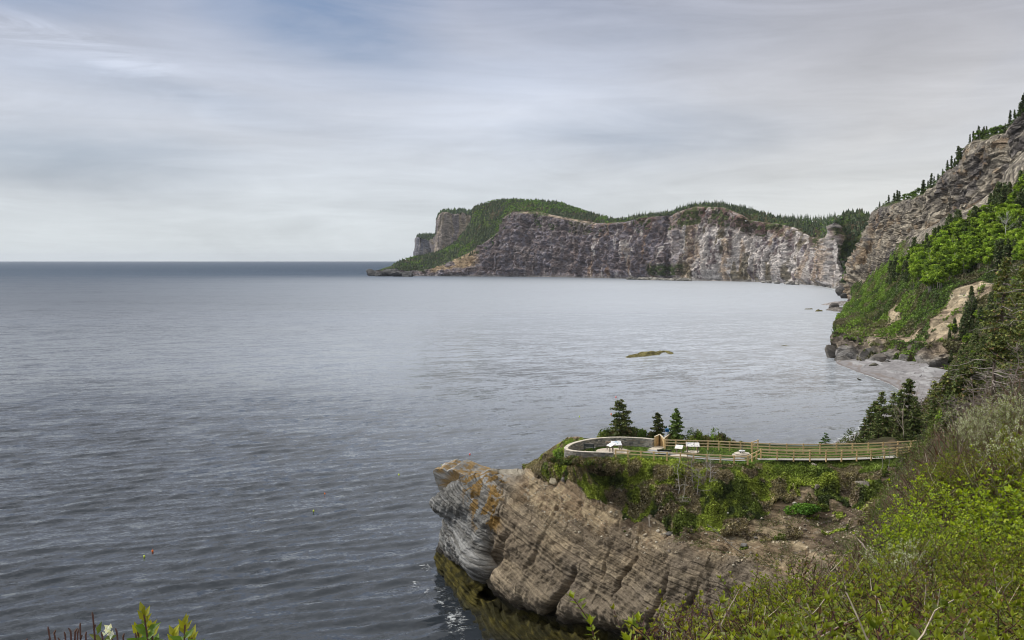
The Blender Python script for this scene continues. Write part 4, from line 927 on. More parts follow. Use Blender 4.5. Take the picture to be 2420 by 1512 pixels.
G1, G2, G3 = np.array([.150, .178, .034]), np.array([.070, .090, .022]), np.array([.030, .040, .016])
BR1, BR2 = np.array([.115, .085, .060]), np.array([.20, .165, .135])
def scrub_headland():
    rng = rs(7)
    m = (HV > .45)*(HT > 2.0)*1.0; m[(HS < 6.8) & (HS > 4.0) & (HT > 1.2) & (HT < 2.1)] = 1
    C0, N0, iu, iv = scatter(HP, HN, m, 170000, rng)
    n1 = fbm(C0, 1/2.6, 3, 701); n2 = fbm(C0, 1/7, 3, 703); n3 = fbm(C0, 1/.9, 2, 705)
    h = (.12+.95*sstep(n1, .42, .66))*(.5+sstep(n2, .35, .6)*.8)
    tmask = HT[iu, iv]; u_, v_, D_ = proj(C0)
    h *= np.where(tmask < 2.45, .45, 1)
    Pn = C0+(N0*.45+np.array([0, 0, .8]))*(h*rng.rand(len(h))**.55)[:, None]
    col = mixc(np.zeros(C0.shape)+G2, G3, sstep(n3, .5, .65))
    ctr = sstep(fbm(C0, 1/2.6, 4, 707)+.10*np.exp(-((u_-1500)/110)**2)*sstep(-v_, -1190, -1110), .47, .58)
    col = mixc(col, G1, ctr*.9)
    rt = sstep(u_, 1790, 1850)*sstep(-v_, -1150, -1110); col = mixc(col, np.array([.060, .088, .02]), rt*.7)
    br = sstep(fbm(C0, 1/1.7, 3, 711)-.12*rt+.08*sstep(-u_, -1430, -1330)-.05*ctr, .48, .57)*.85
    col = mixc(col, mixc(np.zeros(C0.shape)+BR1, BR2, sstep(rng.rand(len(C0)), .55, .9)), br*.9)
    col *= 1.3*(1+rng.uniform(-.3, .3, (len(C0), 1)))
    lo = ((HT > 2.9) & (HT < 4.6) & (HS > 8.7) & (HS < 13.4) & (HV < .5))*1.0
    C2, N2, _, _ = scatter(HP, HN, lo, 26000, rng); k2 = (fbm(C2, 1/3, 3, 713) > .44) & (vn(C2/1.1, 714) > .3); C2 = C2[k2]
    c2 = pick(len(C2), rng, [(.055, .080, .022), (.085, .105, .03), (.14, .11, .07)], [3, 2, 2])
    m2 = MB(); tris(m2, C2+np.array([0, 0, .04]), rng.uniform(.05, .12, len(C2)), rng, .1, c2, .4)
    tag(m2.build('thin_grass', M_SCRUB), 'thin grass and moss creeping over the bare dirt slope', None, None, 'stuff')
    st = ((HT > 3.0) & (HT < 5.2) & (HS > 5.0) & (HS < 13.4) & (HV < .5))*1.0
    C3, N3, _, _ = scatter(HP, HN, st, 5200, rng); kk = vn(C3/2.6, 715) > .35; C3 = C3[kk]; n3_ = len(C3); s3 = rng.uniform(.03, .09, n3_)*(1+2.2*(rng.rand(n3_) > .93)); a3 = rng.uniform(0, 6.28, (n3_, 1))+np.arange(4)*1.57
    rg = np.stack([C3[:, 0:1]+np.cos(a3)*s3[:, None]*rng.uniform(.6, 1.2, (n3_, 4)), C3[:, 1:2]+np.sin(a3)*s3[:, None]*rng.uniform(.6, 1.2, (n3_, 4)), C3[:, 2:3]+rng.uniform(-.3, .3, (n3_, 4))*s3[:, None]], -1)
    V3 = np.concatenate([rg, (C3+np.array([0, -.3, .8])*s3[:, None])[:, None]], 1); T3 = (np.arange(n3_)[:, None, None]*5+np.array([[(j, (j+1) % 4, 4) for j in range(4)]])).reshape(-1, 3)
    m3 = MB(); m3.add(V3, T=T3, col=np.repeat(pick(n3_, rng, [(.42, .36, .26), (.55, .50, .40), (.20, .17, .14)], [3, 1.5, 2]), 5, 0))
    tag(m3.build('loose_stones', M_STONE), 'scattered small stones on the bare dirt slope', None, None, 'stuff')
    mb = MB(); tris(mb, Pn, rng.uniform(.07, .21, len(Pn)), rng, .12, col*(1+rng.choice([-.35, 0, .45], (len(Pn), 1))), .6)
    tag(mb.build('ground_scrub', M_SCRUB), 'low tangle of green and brown shrubs and weeds on the headland brow', None, None, 'stuff')
scrub_headland()
def grass_lawn():
    rng = rs(8); mb = MB(); n = 42000
    u = rng.uniform(1330, 2260, n*2); D = rng.uniform(122, 139.5, n*2); X = (u-1210)/FPX*(D*CP+25*SP)
    front = np.interp(u, [1400, 1500, 1600, 1720, 1767, 1850, 2000, 2120, 2215], [123.3, 125.3, 124.3, 121.8, 121.4, 124.6, 125, 126.2, 127.5])
    back = np.interp(u, [1400, 1500, 1780, 1790, 2000, 2120, 2260], [139, 137, 133, 133, 133.5, 135, 139])
    k = (D > front) & (D < back); P = np.stack([X, D, np.full(len(X), 24.86)], -1)[k][:n]
    c = mixc(np.zeros(P.shape)+np.array([.085, .150, .020]), np.array([.13, .20, .035]), sstep(fbm(P, 1/1.6, 3, 721), .42, .62)); c = mixc(c, np.array([.14, .14, .06]), sstep(fbm(P, 1/3, 2, 723), .62, .7)*.6)
    P = P+np.array([0, 0, .02]); tris(mb, P, rng.uniform(.05, .10, len(P)), rng, .55, c*(1+rng.uniform(-.2, .2, (len(P), 1))), .4)
    tag(mb.build('grass', M_SCRUB), 'short mown green grass on the lookout lawn and along the path', None, None, 'stuff')
grass_lawn()
def scrub_talus():
    rng = rs(9)
    C0, N0, iu, iv = scatter(TAP, TAN_, TAG_*(TAU < 2560), 125000, rng)
    u_, v_, D_ = proj(C0); n1 = fbm(C0, 1/9, 3, 731); n2 = fbm(C0, 1/22, 3, 733)
    h = (.6+4.2*sstep(n1, .4, .66))*(.5+.6*sstep(D_, 450, 650))
    Pn = C0+np.array([0, 0, 1])*(h*rng.rand(len(h))**.5)[:, None]
    col = mixc(np.zeros(C0.shape)+np.array([.060, .095, .022]), np.array([.035, .052, .018]), sstep(n1, .35, .5)*.0+sstep(fbm(C0, 1/5, 2, 735), .48, .6))
    col = mixc(col, np.array([.10, .155, .024]), sstep(n2+.05*sstep(-u_, -2140, -2080), .47, .58)*.9)
    col = mixc(col, np.array([.095, .075, .055]), sstep(fbm(C0, 1/12, 3, 737), .52, .62)*.75)
    mb = MB(); tris(mb, Pn, rng.uniform(.35, .85, len(Pn)), rng, .3, col*(1+rng.uniform(-.3, .3, (len(C0), 1))), .65)
    tag(mb.build('slope_shrubs', M_SCRUB), 'dense green and brown shrubs covering the scree slope', None, None, 'stuff')
scrub_talus()
def scrub_hill():
    rng = rs(10)
    near = sstep(HLP[..., 1], 16, 30); u_, v_, D_ = proj(HLP)
    m = near*(HLP[..., 2] > 2.5)*(u_ > 1900)*(u_ < 2520)*(v_ < 1560)*(1/np.maximum(HLP[..., 1], 20)**1.25)*200
    m = m*np.where((HLP[..., 1] > 118) & (HLP[..., 1] < 140) & (HLP[..., 0] < 55.5), 0, 1)
    m = m/m.max()
    C0, N0, iu, iv = scatter(HLP, HLN, m, 150000, rng); u_, v_, D_ = proj(C0)
    n1 = fbm(C0/np.maximum(D_, 30)[:, None]*40, 1/2.2, 3, 741); n2 = fbm(C0, 1/7, 3, 743)
    sc = np.clip(D_/60, .5, 5)
    h = (.3+1.5*sstep(n1, .4, .65))*np.clip(D_/60, .7, 2.0)
    h = np.where((D_ > 112) & (D_ < 142) & (C0[:, 0] < 58), h*.35, h)
    Pn = C0+np.array([0, 0, 1])*(h*rng.rand(len(h))**.6)[:, None]
    col = mixc(np.zeros(C0.shape)+np.array([.062, .044, .034]), np.array([.13, .10, .08]), sstep(rng.rand(len(C0)), .6, .95))
    col = mixc(col, np.array([.075, .10, .022]), sstep(n2, .40, .52)*.9); col = mixc(col, np.array([.030, .042, .018]), sstep(fbm(C0, 1/11, 3, 745)+.1*sstep(D_, 90, 140), .54, .64)*.8)
    mb = MB(); tris(mb, Pn, rng.uniform(.05, .115, len(Pn))*sc, rng, .12, col*(1+rng.uniform(-.3, .3, (len(C0), 1))), .35)
    # bare standing twigs
    k = 3200; C1, _, _, _ = scatter(HLP, HLN, m*(HLP[..., 1] < 115)*(HLP[..., 1] > 48), k, rng); d = unit(rng.normal(0, .42, (k, 3))+np.array([-.1, 0, 1.])); L = rng.uniform(.6, 1.7, k)[:, None]; w = (.003+.00016*C1[:, 1])[:, None]; w[:] = np.clip(w, .004, .03)
    s = unit(np.cross(d, rng.normal(size=(k, 3))))*w; V = np.stack([C1-s, C1+s, C1+d*L*.6+s*.7+rng.normal(0, .04, (k, 3)), C1+d*L], 1)
    c = pick(k, rng, [(.24, .20, .175), (.085, .048, .038), (.13, .09, .07)], [1, 4, 3]); i4 = np.arange(k)[:, None]*4
    mb.add(V, Q=i4+np.array([[0, 1, 2, 3]]), col=np.repeat(c, 4, 0))
    tag(mb.build('hill_brush', M_SCRUB), 'reddish brown leafless brush and green undergrowth on the hillside', None, None, 'stuff')
scrub_hill()

# ---------------------------------------------------------------- far woods
def cone_tree(V, T, Cc, base, H, r, col, rng, low=False):
    pass
def far_forest():
    rng = rs(12); mb = MB()
    m = ((FART > 4.03) & (FART < 6.6))*1.0; m[(FARG > .6) & (FART < 4.0) & (FARU > 1985)] = .6
    m[(FART > 3.0) & (FART < 4.0) & (FARG > .5) & (FARU < 1200)] = .5
    C0, N0, iu, iv = scatter(FARP, FARN, m*(FARU > 925), 11000, rng)
    u_, v_, D_ = proj(C0); n1 = fbm(C0, 1/70, 3, 751)
    grn = sstep(n1+.08*np.exp(-((u_-1240)/90)**2), .50, .56); grn = np.where(u_ > 1520, grn*.35, grn)
    n = len(C0); H = rng.uniform(4, 12, n)*rng.uniform(.6, 1, n); r = H*rng.uniform(.26, .40, n)
    con = rng.rand(n) > grn*.85
    # conifers: two stacked 5-sided cones
    for lo, hi, rf in ((.05, .75, 1.0), (.45, 1.05, .62)):
        Ck, Hk, rk = C0[con], H[con], r[con]; k = len(Ck); th = np.arange(5)*2*math.pi/5; a = rng.uniform(0, 6, (k, 1))+th
        rr = rk[:, None]*rf*rng.uniform(.7, 1.25, (k, 5))
        ring = np.stack([Ck[:, 0:1]+np.cos(a)*rr, Ck[:, 1:2]+np.sin(a)*rr, Ck[:, 2:3]+Hk[:, None]*(lo+rng.uniform(-.05, .05, (k, 5)))], -1)
        tip = Ck+np.array([0, 0, 1])*(Hk*hi)[:, None]; V = np.concatenate([ring, tip[:, None]], 1)
        i6 = np.arange(k)[:, None, None]*6; T = (i6+np.array([[(j, (j+1) % 5, 5) for j in range(5)]])).reshape(-1, 3)
        c = pick(k, rng, [(.020, .031, .016), (.036, .052, .022), (.06, .06, .035)], [4, 3, 1]); mb.add(V, T=T, col=np.repeat(c, 6, 0))
    Ck, Hk = C0[~con], H[~con]*.7; k = len(Ck); q = unit(rng.normal(size=(k, 9, 3)))*rng.uniform(.4, 1, (k, 9, 1))
    P = Ck[:, None]+q*np.array([2.6, 2.6, 2.4])+np.array([0, 0, 1])*(Hk*.7)[:, None, None]
    c = np.repeat(pick(k, rng, [(.065, .115, .022), (.045, .085, .02), (.09, .13, .03)], [3, 3, 2]), 9, 0)
    tris(mb, P.reshape(-1, 3), rng.uniform(1.3, 2.6, k*9), rng, .4, c, .7)
    tag(mb.build('far_wood', M_NEEDLE), 'far wood of dark spruce and pale green aspen on the headland top', None, None, 'stuff')
    # caps of the two capes
    for (P, TT), s in ((CAPE1, 3), (CAPE2, 5)):
        rng = rs(s); mb = MB(); C0, _, _, _ = scatter(P, P*0, ((TT > 2.95) & (TT < 4.6))*1.0, 900, rng); k = len(C0)
        H = rng.uniform(8, 15, k); th = np.arange(5)*2*math.pi/5; a = rng.uniform(0, 6, (k, 1))+th; rr = (H*.24)[:, None]*rng.uniform(.7, 1.3, (k, 5))
        ring = np.stack([C0[:, 0:1]+np.cos(a)*rr, C0[:, 1:2]+np.sin(a)*rr, C0[:, 2:3]+rng.uniform(-1, 2, (k, 5))], -1); V = np.concatenate([ring, (C0+np.array([0, 0, 1])*H[:, None])[:, None]], 1)
        T = (np.arange(k)[:, None, None]*6+np.array([[(j, (j+1) % 5, 5) for j in range(5)]])).reshape(-1, 3); mb.add(V, T=T, col=np.repeat(pick(k, rng, [(.024, .038, .02), (.04, .06, .025)], [3, 2]), 6, 0))
        tag(mb.build('cape_wood', M_NEEDLE), ['dark wood capping the nearer pale cape', 'dark wood capping the farthest cape'][s == 5], None, None, 'stuff')
far_forest()

# skyline spruces of the far cliffs: one small tree each
fc = np.array([(c[0], c[3], c[6]) for c in far_cols()])
def far_spruce_mesh(seed):
    rng = rs(seed); mb = MB(); mb.tube([(0, 0, 0), (0, 0, .95)], [.02, .005], 4, col=(.10, .08, .06))
    for w in range(7):
        z = .12+.85*w/7; r = .20*(1-w/7.3)*rng.uniform(.8, 1.2); a = np.arange(6)*math.pi/3+rng.uniform(0, 1); rr = r*rng.uniform(.6, 1.25, 6)
        V = [(math.cos(t)*q, math.sin(t)*q, z-.03*rng.rand()) for t, q in zip(a, rr)]+[(0, 0, z+.20)]
        mb.add(V, T=[(j, (j+1) % 6, 6) for j in range(6)], col=np.array([.026, .038, .018])*rng.uniform(.8, 1.3))
    return mb.data('spruce', [M_NEEDLE])
FS = [far_spruce_mesh(s) for s in (1, 2, 3, 4)]
rng = rs(77)
def far_tree(u, H, lab, grp, k):
    v = np.interp(u, fc[:, 0], fc[:, 1]); D = np.interp(u, fc[:, 0], fc[:, 2]); p = G(u, v, D); o = bpy.data.objects.new('spruce', FS[k % 4]); COL.objects.link(o)
    o.location = (p[0], p[1], p[2]-1.5); w = rng.uniform(.75, 1.15); o.scale = (H*w, H*w, H); o.rotation_euler = (0, 0, rng.uniform(0, 6)); tag(o, lab, 'tree', grp)
def far_tree_mesh(mb, u, H, k):
    v = np.interp(u, fc[:, 0], fc[:, 1]); D = np.interp(u, fc[:, 0], fc[:, 2]); p = G(u, v, D); me = FS[k % 4]; n = len(me.vertices); V = np.zeros(n*3, np.float32); me.vertices.foreach_get('co', V)
    c = np.zeros(n*4, np.float32); me.color_attributes['Col'].data.foreach_get('color', c); T = [tuple(q.vertices) for q in me.polygons if len(q.vertices) == 3]; a = rng.uniform(0, 6); V = V.reshape(-1, 3)*H; w = rng.uniform(.75, 1.15)
    V = np.stack([(V[:, 0]*math.cos(a)-V[:, 1]*math.sin(a))*w, (V[:, 0]*math.sin(a)+V[:, 1]*math.cos(a))*w, V[:, 2]], -1)+p-np.array([0, 0, 1.5]); mb.add(V, T=T, col=c.reshape(-1, 4)[:, :3])
k = 0; mb = MB()
for u in np.arange(1484, 1604, 2.1): k += 1; far_tree_mesh(mb, u+rng.uniform(-1, 1), rng.uniform(7, 16), k)
for u in np.arange(1718, 1872, 3.2): k += 1; far_tree_mesh(mb, u+rng.uniform(-1.5, 1.5), rng.uniform(7, 14), k)
for u in np.arange(1130, 1480, 4.5): k += 1; far_tree_mesh(mb, u+rng.uniform(-3, 3), rng.uniform(4, 9), k)
tag(mb.build('skyline_wood', M_NEEDLE), 'fringe of tiny spruces along the far headland skyline', None, None, 'stuff')
for u in np.arange(1606, 1716, 2.3):
    k += 1; far_tree(u+rng.uniform(-1, 1), rng.uniform(10, 18), 'tall spruce on the '+['left shoulder', 'middle', 'right shoulder'][min(2, int((u-1606)/37))]+' of the highest far cliff crest', 'spruces on the highest far crest', k)
for u in np.arange(1872, 1975, 2.6):
    k += 1; far_tree(u+rng.uniform(-1, 1), rng.uniform(10, 19), 'spruce in the '+['left', 'middle', 'right'][min(2, int((u-1872)/35))]+' of the far saddle before the green gully', 'spruces in the far saddle', k)
# ================================================================ LOOKOUT: wall, paving, signs, fences
def A1(x, y): return ((2080+x/3.025)/1.5868, (1460+y/3.025)/1.5868)
def A2(x, y): return ((2800+x/3.025)/1.5868, (1560+y/3.025)/1.5868)
def gp(x, y, z=LZ, f=A1): return Zp(*f(x, y), z)
TIM = np.array([.62, .45, .23]); TIM2 = np.array([.70, .55, .33]); GREYW = np.array([.26, .235, .20])
def flat_part(mb, pts, z, h, col):
    return mb.poly([(p[0], p[1]) for p in pts], z-h, z, col)
def build_wall():
    rng = rs(21); top = [(1128, 566), (1000, 553), (850, 545), (700, 543), (550, 549), (400, 565), (280, 590), (185, 620), (135, 655), (135, 676), (175, 690), (260, 702), (380, 709), (520, 713), (650, 716)]
    L = np.array([gp(x, y, 26.0) for x, y in top]); P, _ = crom(L, 260, 0); seg = np.linalg.norm(np.diff(P, axis=0), axis=1); s = np.concatenate([[0], np.cumsum(seg)])
    e = empty('stone_wall', tuple(P[0][:2])+(24.9,)); tag(e, 'curved dry stone wall with pale coping around the lookout lawn', 'wall')
    o0 = np.array([P[0][0], P[0][1], 24.9]); Tt = np.gradient(P, axis=0); Tt[:, 2] = 0; Tt = unit(Tt); Nn = np.stack([Tt[:, 1], -Tt[:, 0], Tt[:, 2]*0], -1)
    at_ = lambda q: (np.array([np.interp(q, s, P[:, i]) for i in range(3)]), unit(np.array([np.interp(q, s, Tt[:, i]) for i in range(3)])))
    mb = MB(); cp = MB(); z = 24.75; ci = 0
    while z < 25.86:
        h = rng.uniform(.10, .17); q = rng.uniform(0, .2)
        while q < s[-1]:
            l = rng.uniform(.22, .62); c, t = at_(min(q+l/2, s[-1])); a = math.atan2(t[1], t[0]); w = rng.uniform(.40, .48)
            col = np.array([(.25, .235, .21), (.36, .34, .30), (.17, .165, .16), (.30, .26, .21), (.43, .40, .35)][rng.choice(5, p=[.3, .25, .2, .15, .1])])*rng.uniform(.8, 1.2)
            mb.box((c[0]-o0[0], c[1]-o0[1], z+h/2-24.9), (l*.96, w, h*.93), (0, rng.uniform(-.02, .02), a+rng.uniform(-.03, .03)), col); q += l
        z += h
    top = z; q = 0
    while q < s[-1]:
        l = rng.uniform(.5, .9); c, t = at_(min(q+l/2, s[-1])); a = math.atan2(t[1], t[0])
        cp.box((c[0]-o0[0], c[1]-o0[1], top+.045-24.9), (l*.98, .50, .08), (0, rng.uniform(-.015, .015), a), np.array([.58, .53, .45])*rng.uniform(.85, 1.1)); q += l
    mb.build('stonework', M_STONE, e); cp.build('coping', M_STONE, e)
    return P
WALL = build_wall()
def ell(cx, cy, rx, ry, n=40):
    return [(cx+rx*math.cos(t), cy+ry*math.sin(t)) for t in np.linspace(0, 2*math.pi, n, endpoint=False)]
# paving
pc = gp(665, 692); mb = MB(); mb.poly(ell(pc[0], pc[1], 2.25, 2.15), 24.8, 24.93, (.55, .48, .40))
tag(mb.build('round_pad', M_STONE), 'round pale pink paved pad under the cluster of slanted signs', None, None, 'structure')
mb = MB(); q = [gp(*p) for p in ((1055, 672), (1150, 634), (1245, 636), (1245, 656), (1160, 682))]; flat_part(mb, q, 24.94, .1, (.56, .50, .40))
tag(mb.build('ramp_landing', M_WOOD), 'pale plank landing in front of the stair gate', None, None, 'structure')
def ribbon(name, line, w, z, col, mat, label):
    L = np.array([gp(*p) if len(p) == 2 else Zp(p[0], p[1], LZ) for p in line]); P, _ = crom(L, len(L)*10, 0); t = unit(np.gradient(P, axis=0)); n = np.stack([t[:, 1], -t[:, 0]], -1)
    w = np.interp(np.linspace(0, 1, len(P)), np.linspace(0, 1, len(w)), w); a = P[:, :2]+n*w[:, None]/2; b = P[:, :2]-n*w[:, None]/2; k = len(P)
    V = np.concatenate([np.c_[a, np.full(k, z)], np.c_[b, np.full(k, z)]]); i = np.arange(k-1)[:, None]
    m_ = MB(); m_.add(V, Q=np.concatenate([i, i+1, i+1+k, i+k], 1), col=col); tag(m_.build(name, mat), label, None, None, 'structure')
ribbon('gravel_path', [(1050, 690), (1180, 705), (1330, 724), (1500, 752), (1750, 775), (1990, 785), (2160, 790)], [2.6, 2.4, 1.6, 1.5, 1.5, 1.6, 1.6], 24.925, (.33, .335, .35), M_BEACH, 'grey gravel path curving across the lookout lawn')
ribbon('gravel_path', [(1790, 1083, 0), (1865, 1083.6, 0), (1960, 1083.6, 0), (2050, 1081, 0), (2120, 1077, 0), (2180, 1071, 0), (2230, 1064, 0)], [1.2, 1.1, 1.1, 1.1, 1.2, 1.3, 1.5], 24.92, (.40, .385, .36), M_BEACH, 'gravel footpath along the near rail of the fenced corridor')
for k, (pts, lb) in enumerate((([(1305, 745), (1345, 730), (1500, 733), (1505, 760), (1400, 765)], 'pale paved slab under the single slanted sign'), ([(1465, 702), (1500, 688), (1640, 690), (1640, 706), (1600, 716)], 'pale paved slab under the wide double sign'))):
    mb = MB(); flat_part(mb, [gp(*p) for p in pts], 24.94+.004*k, .1, (.56, .50, .42)); tag(mb.build('paving_slab', M_STONE), lb, None, None, 'structure')

# slanted interpretive signs
def slant_sign(x, y, rz, w, d, tilt, hgt, label, cols, legs=2, frame=(.33, .29, .24), panels=1, base=LZ, strut=False):
    p = gp(x, y, base); e = empty('information_sign', tuple(p), rz); tag(e, label, 'sign')
    Rt = (tilt, 0, 0); M3 = np.array(Euler(Rt).to_matrix())
    fm = MB(); fm.box((0, 0, hgt), (w, d, .05), Rt, frame); fo = fm.build('sign_frame', M_WOOD, e)
    for i in range(panels):
        fr_ = [(0, w-.04)] if panels == 1 else [(-w*.17, w*.62), (w*.325, w*.31)]
        cx, pw = fr_[i]; pm = MB(); o = M3@np.array([cx, 0, .032]); pm.box(o+np.array([0, 0, hgt]), (pw, d-.04, .012), Rt, cols[0])
        rng = rs(int(abs(x)+i))
        for k in range(7 if pw > .6 else 3):
            a, b = rng.uniform(-.38, .30)*pw, rng.uniform(-.36, .36)*d; o = M3@np.array([cx+a, b, .041+k*.0006]); pm.box(o+np.array([0, 0, hgt]), (pw*rng.uniform(.08, .26), d*rng.uniform(.05, .2), .002), Rt, np.array(cols[1+k % (len(cols)-1)]))
        pm.build('sign_panel', M_PAINT, fo)
    for sx in ((-1, 1) if legs == 2 else (0,)):
        lm = MB(); xx = sx*(w/2-.22)
        lm.beam((xx, .02, 0), (xx, .02, hgt-.04), .13, .13, GREYW, up=(0, 1, 0)); lm.beam((xx, .02, hgt-.45), (xx, -.26, hgt-.12), .09, .07, GREYW, up=(1, 0, 0)); lm.build('leg', M_WOOD, e)
    return e
WB = [(.80, .82, .86), (.35, .52, .72), (.62, .74, .84), (.55, .60, .62), (.25, .40, .35), (.70, .78, .88)]
slant_sign(700, 695, R(8), 1.35, .95, R(28), .98, 'big white and blue slanted sign at the right of the cluster on the round pad', WB)
slant_sign(640, 712, R(-68), 1.25, .85, R(26), .98, 'slanted sign of the cluster seen edge on, facing the bench', WB, frame=(.42, .37, .30))
slant_sign(628, 680, R(178), 1.2, .85, R(24), 1.0, 'slanted sign at the back left of the cluster, turned to the sea', WB, frame=(.45, .40, .34))
slant_sign(748, 676, R(112), 1.1, .8, R(24), 1.0, 'slanted sign at the back right of the cluster', WB)
slant_sign(1410, 722, R(-24), 1.02, .78, R(30), .80, 'single pale slanted sign on two legs beside the gravel path', [(.82, .81, .76), (.60, .66, .78), (.70, .68, .62)], frame=(.40, .36, .28))
slant_sign(1565, 712, R(-3), 1.78, .80, R(34), .98, 'wide double sign with two pale panels before the rear railing', [(.80, .79, .76), (.45, .50, .62), (.62, .62, .60), (.3, .32, .4)], panels=2)
e = slant_sign(1245, 728, R(170), 1.85, .62, R(30), .40, 'low dark sign seen from behind at the edge of the gravel path', [(.06, .06, .06), (.2, .2, .2), (.5, .45, .2)], frame=(.05, .05, .05))
# bench
def bench():
    p = gp(392, 697); e = empty('park_bench', tuple(p), R(-28)); tag(e, 'dark bench on the lawn facing away from the camera', 'bench'); c1 = (.035, .045, .04)
    m_ = MB(); [m_.box((0, y, .45), (1.5, .10, .035), None, (.20, .20, .19)) for y in (.02, .14, .26, .38)]; m_.build('seat', M_PAINT, e)
    m_ = MB(); [m_.box((0, -.06-.02*k, .56+.115*k), (1.5, .03, .095), (R(-10), 0, 0), c1) for k in range(4)]; m_.box((0, -.15, .985), (1.52, .05, .03), None, (.30, .27, .26)); m_.build('backrest', M_PAINT, e)
    for sx in (-.66, .66):
        m_ = MB(); m_.beam((sx, .38, 0), (sx, .38, .43), .06, .06, c1, up=(0, 1, 0)); m_.beam((sx, -.02, 0), (sx, -.14, .98), .06, .06, c1, up=(1, 0, 0)); m_.beam((sx, -.06, .42), (sx, .40, .42), .05, .05, c1); m_.build('leg', M_PAINT, e)
bench()
# stepped octagonal stone plinth with a round table and post
def plinth():
    p = gp(2125, 752); e = empty('viewing_table', tuple(p)); tag(e, 'stepped octagonal stone plinth with round metal table and upright post', 'viewing table'); o8 = lambda r: [(r*math.cos(t), r*math.sin(t)) for t in np.arange(8)*math.pi/4+.39]
    m_ = MB(); m_.poly(o8(1.28), -.1, .14, (.50, .47, .41)); m_.build('lower_step', M_STONE, e)
    m_ = MB(); m_.poly(o8(.96), .14, .30, (.42, .38, .32)); m_.poly(o8(1.0), .30, .35, (.58, .53, .45)); m_.build('upper_step', M_STONE, e)
    m_ = MB(); m_.lathe([(.26, .35), (.30, .40), (.30, .55), (.26, .60)], 18, col=(.09, .09, .09)); ped = m_.build('pedestal', M_PAINT, e, smooth=False)
    for a in (-1.9, -1.25): 
        m_ = MB(); m_.lathe([(.001, 0), (.07, 0), (.07, .02), (.001, .02)], 12, col=(.75, .72, .65)); o = m_.build('medallion', M_PAINT, ped); o.location = (.30*math.cos(a), .30*math.sin(a), .48); o.rotation_euler = (0, math.pi/2, a)
    m_ = MB(); m_.lathe([(.001, .60), (.40, .61), (.42, .64), (.40, .68), (.001, .685)], 26, col=(.66, .66, .68)); m_.build('table_top', M_PAINT, e)
    m_ = MB(); m_.lathe([(.05, .68), (.05, 1.35), (.04, 1.37), (.001, 1.38)], 10, col=(.13, .13, .13)); m_.build('post', M_PAINT, e)
plinth()
# post and rail fences
def fence(base, hts, rails, label, post=.15, railw=.13, cap=.08, side=1, r_sz=(.045, .13), sink=.25):
    o0 = base[0]; e = empty('rail_fence', tuple(o0)); tag(e, label, 'fence'); rng = rs(len(base)*7+int(o0[0]))
    B = [np.asarray(b)-o0 for b in base]
    for k, b in enumerate(B):
        m_ = MB(); h = hts if np.isscalar(hts) else hts[k]; m_.box((b[0], b[1], b[2]+h/2-sink/2), (post, post, h+sink), (rng.uniform(-.015, .015), rng.uniform(-.015, .015), rng.uniform(-.05, .05)), TIM*rng.uniform(.85, 1.12), taper=.97)
        m_.build('post', M_WOOD, e)
    for k in range(len(B)-1):
        d = B[k+1]-B[k]; d[2] = 0; L = np.linalg.norm(d); d /= L; n = np.array([d[1], -d[0], 0])*side
        for z in rails:
            m_ = MB(); j = rng.uniform(-.012, .012, 2); off = n*(post/2+.01)*(1 if z < max(rails) else 0.0)
            a = B[k]+off+np.array([0, 0, z+j[0]]); b = B[k+1]+off+np.array([0, 0, z+j[1]])
            if z == max(rails): a = a+d*post*.52; b = b-d*post*.52
            m_.beam(a, b, r_sz[0] if z < max(rails) else r_sz[0]*1.6, r_sz[1], TIM2*rng.uniform(.85, 1.12)); m_.build('rail', M_WOOD, e)
    return e
def line_pts(ctrl, n, f=None, z=LZ):
    P = np.array([Zp(*(f(*c) if f else c), z) for c in ctrl]); s = np.concatenate([[0], np.cumsum(np.linalg.norm(np.diff(P, axis=0), axis=1))]); q = np.linspace(0, s[-1], n)
    return [np.array([np.interp(t, s, P[:, i]) for i in range(3)]) for t in q]
nf = line_pts([(1455, 1077.5), (1465.5, 1079), (1600, 1085.5), (1767, 1094)], 11)
fence(nf, .88, (.78, .40), 'low two rail timber fence along the near edge of the lookout lawn', post=.17)
fence(line_pts([(1767, 1094), (1798, 1078)], 4), .95, (.86, .45), 'short timber fence running back from the near lawn corner post', post=.17)
fence(line_pts([(1572, 1058), (1690, 1061), (1776, 1065), ], 9), 1.12, (1.05, .70, .32), 'three rail timber fence behind the double sign at the rear of the lawn', side=1)
fence(line_pts([(1776, 1065), (1791, 1060)], 2), 1.2, (1.1, .75), 'short return of timber rail at the far corner of the lawn')
fence(line_pts([(1778, 1067), (1850, 1070), (1950, 1070), (2050, 1068), (2140, 1063.5), (2200, 1057), (2245, 1050), (2275, 1044)], 16), 1.22, (1.12, .76, .40), 'long timber fence on the seaward side of the fenced corridor')
fence(line_pts([(1798, 1082), (1865, 1086), (1960, 1087), (2050, 1084.5), (2120, 1079), (2176, 1073)], 12), 1.18, (1.08, .74, .40), 'timber fence on the near side of the corridor above the dirt slope', side=1)
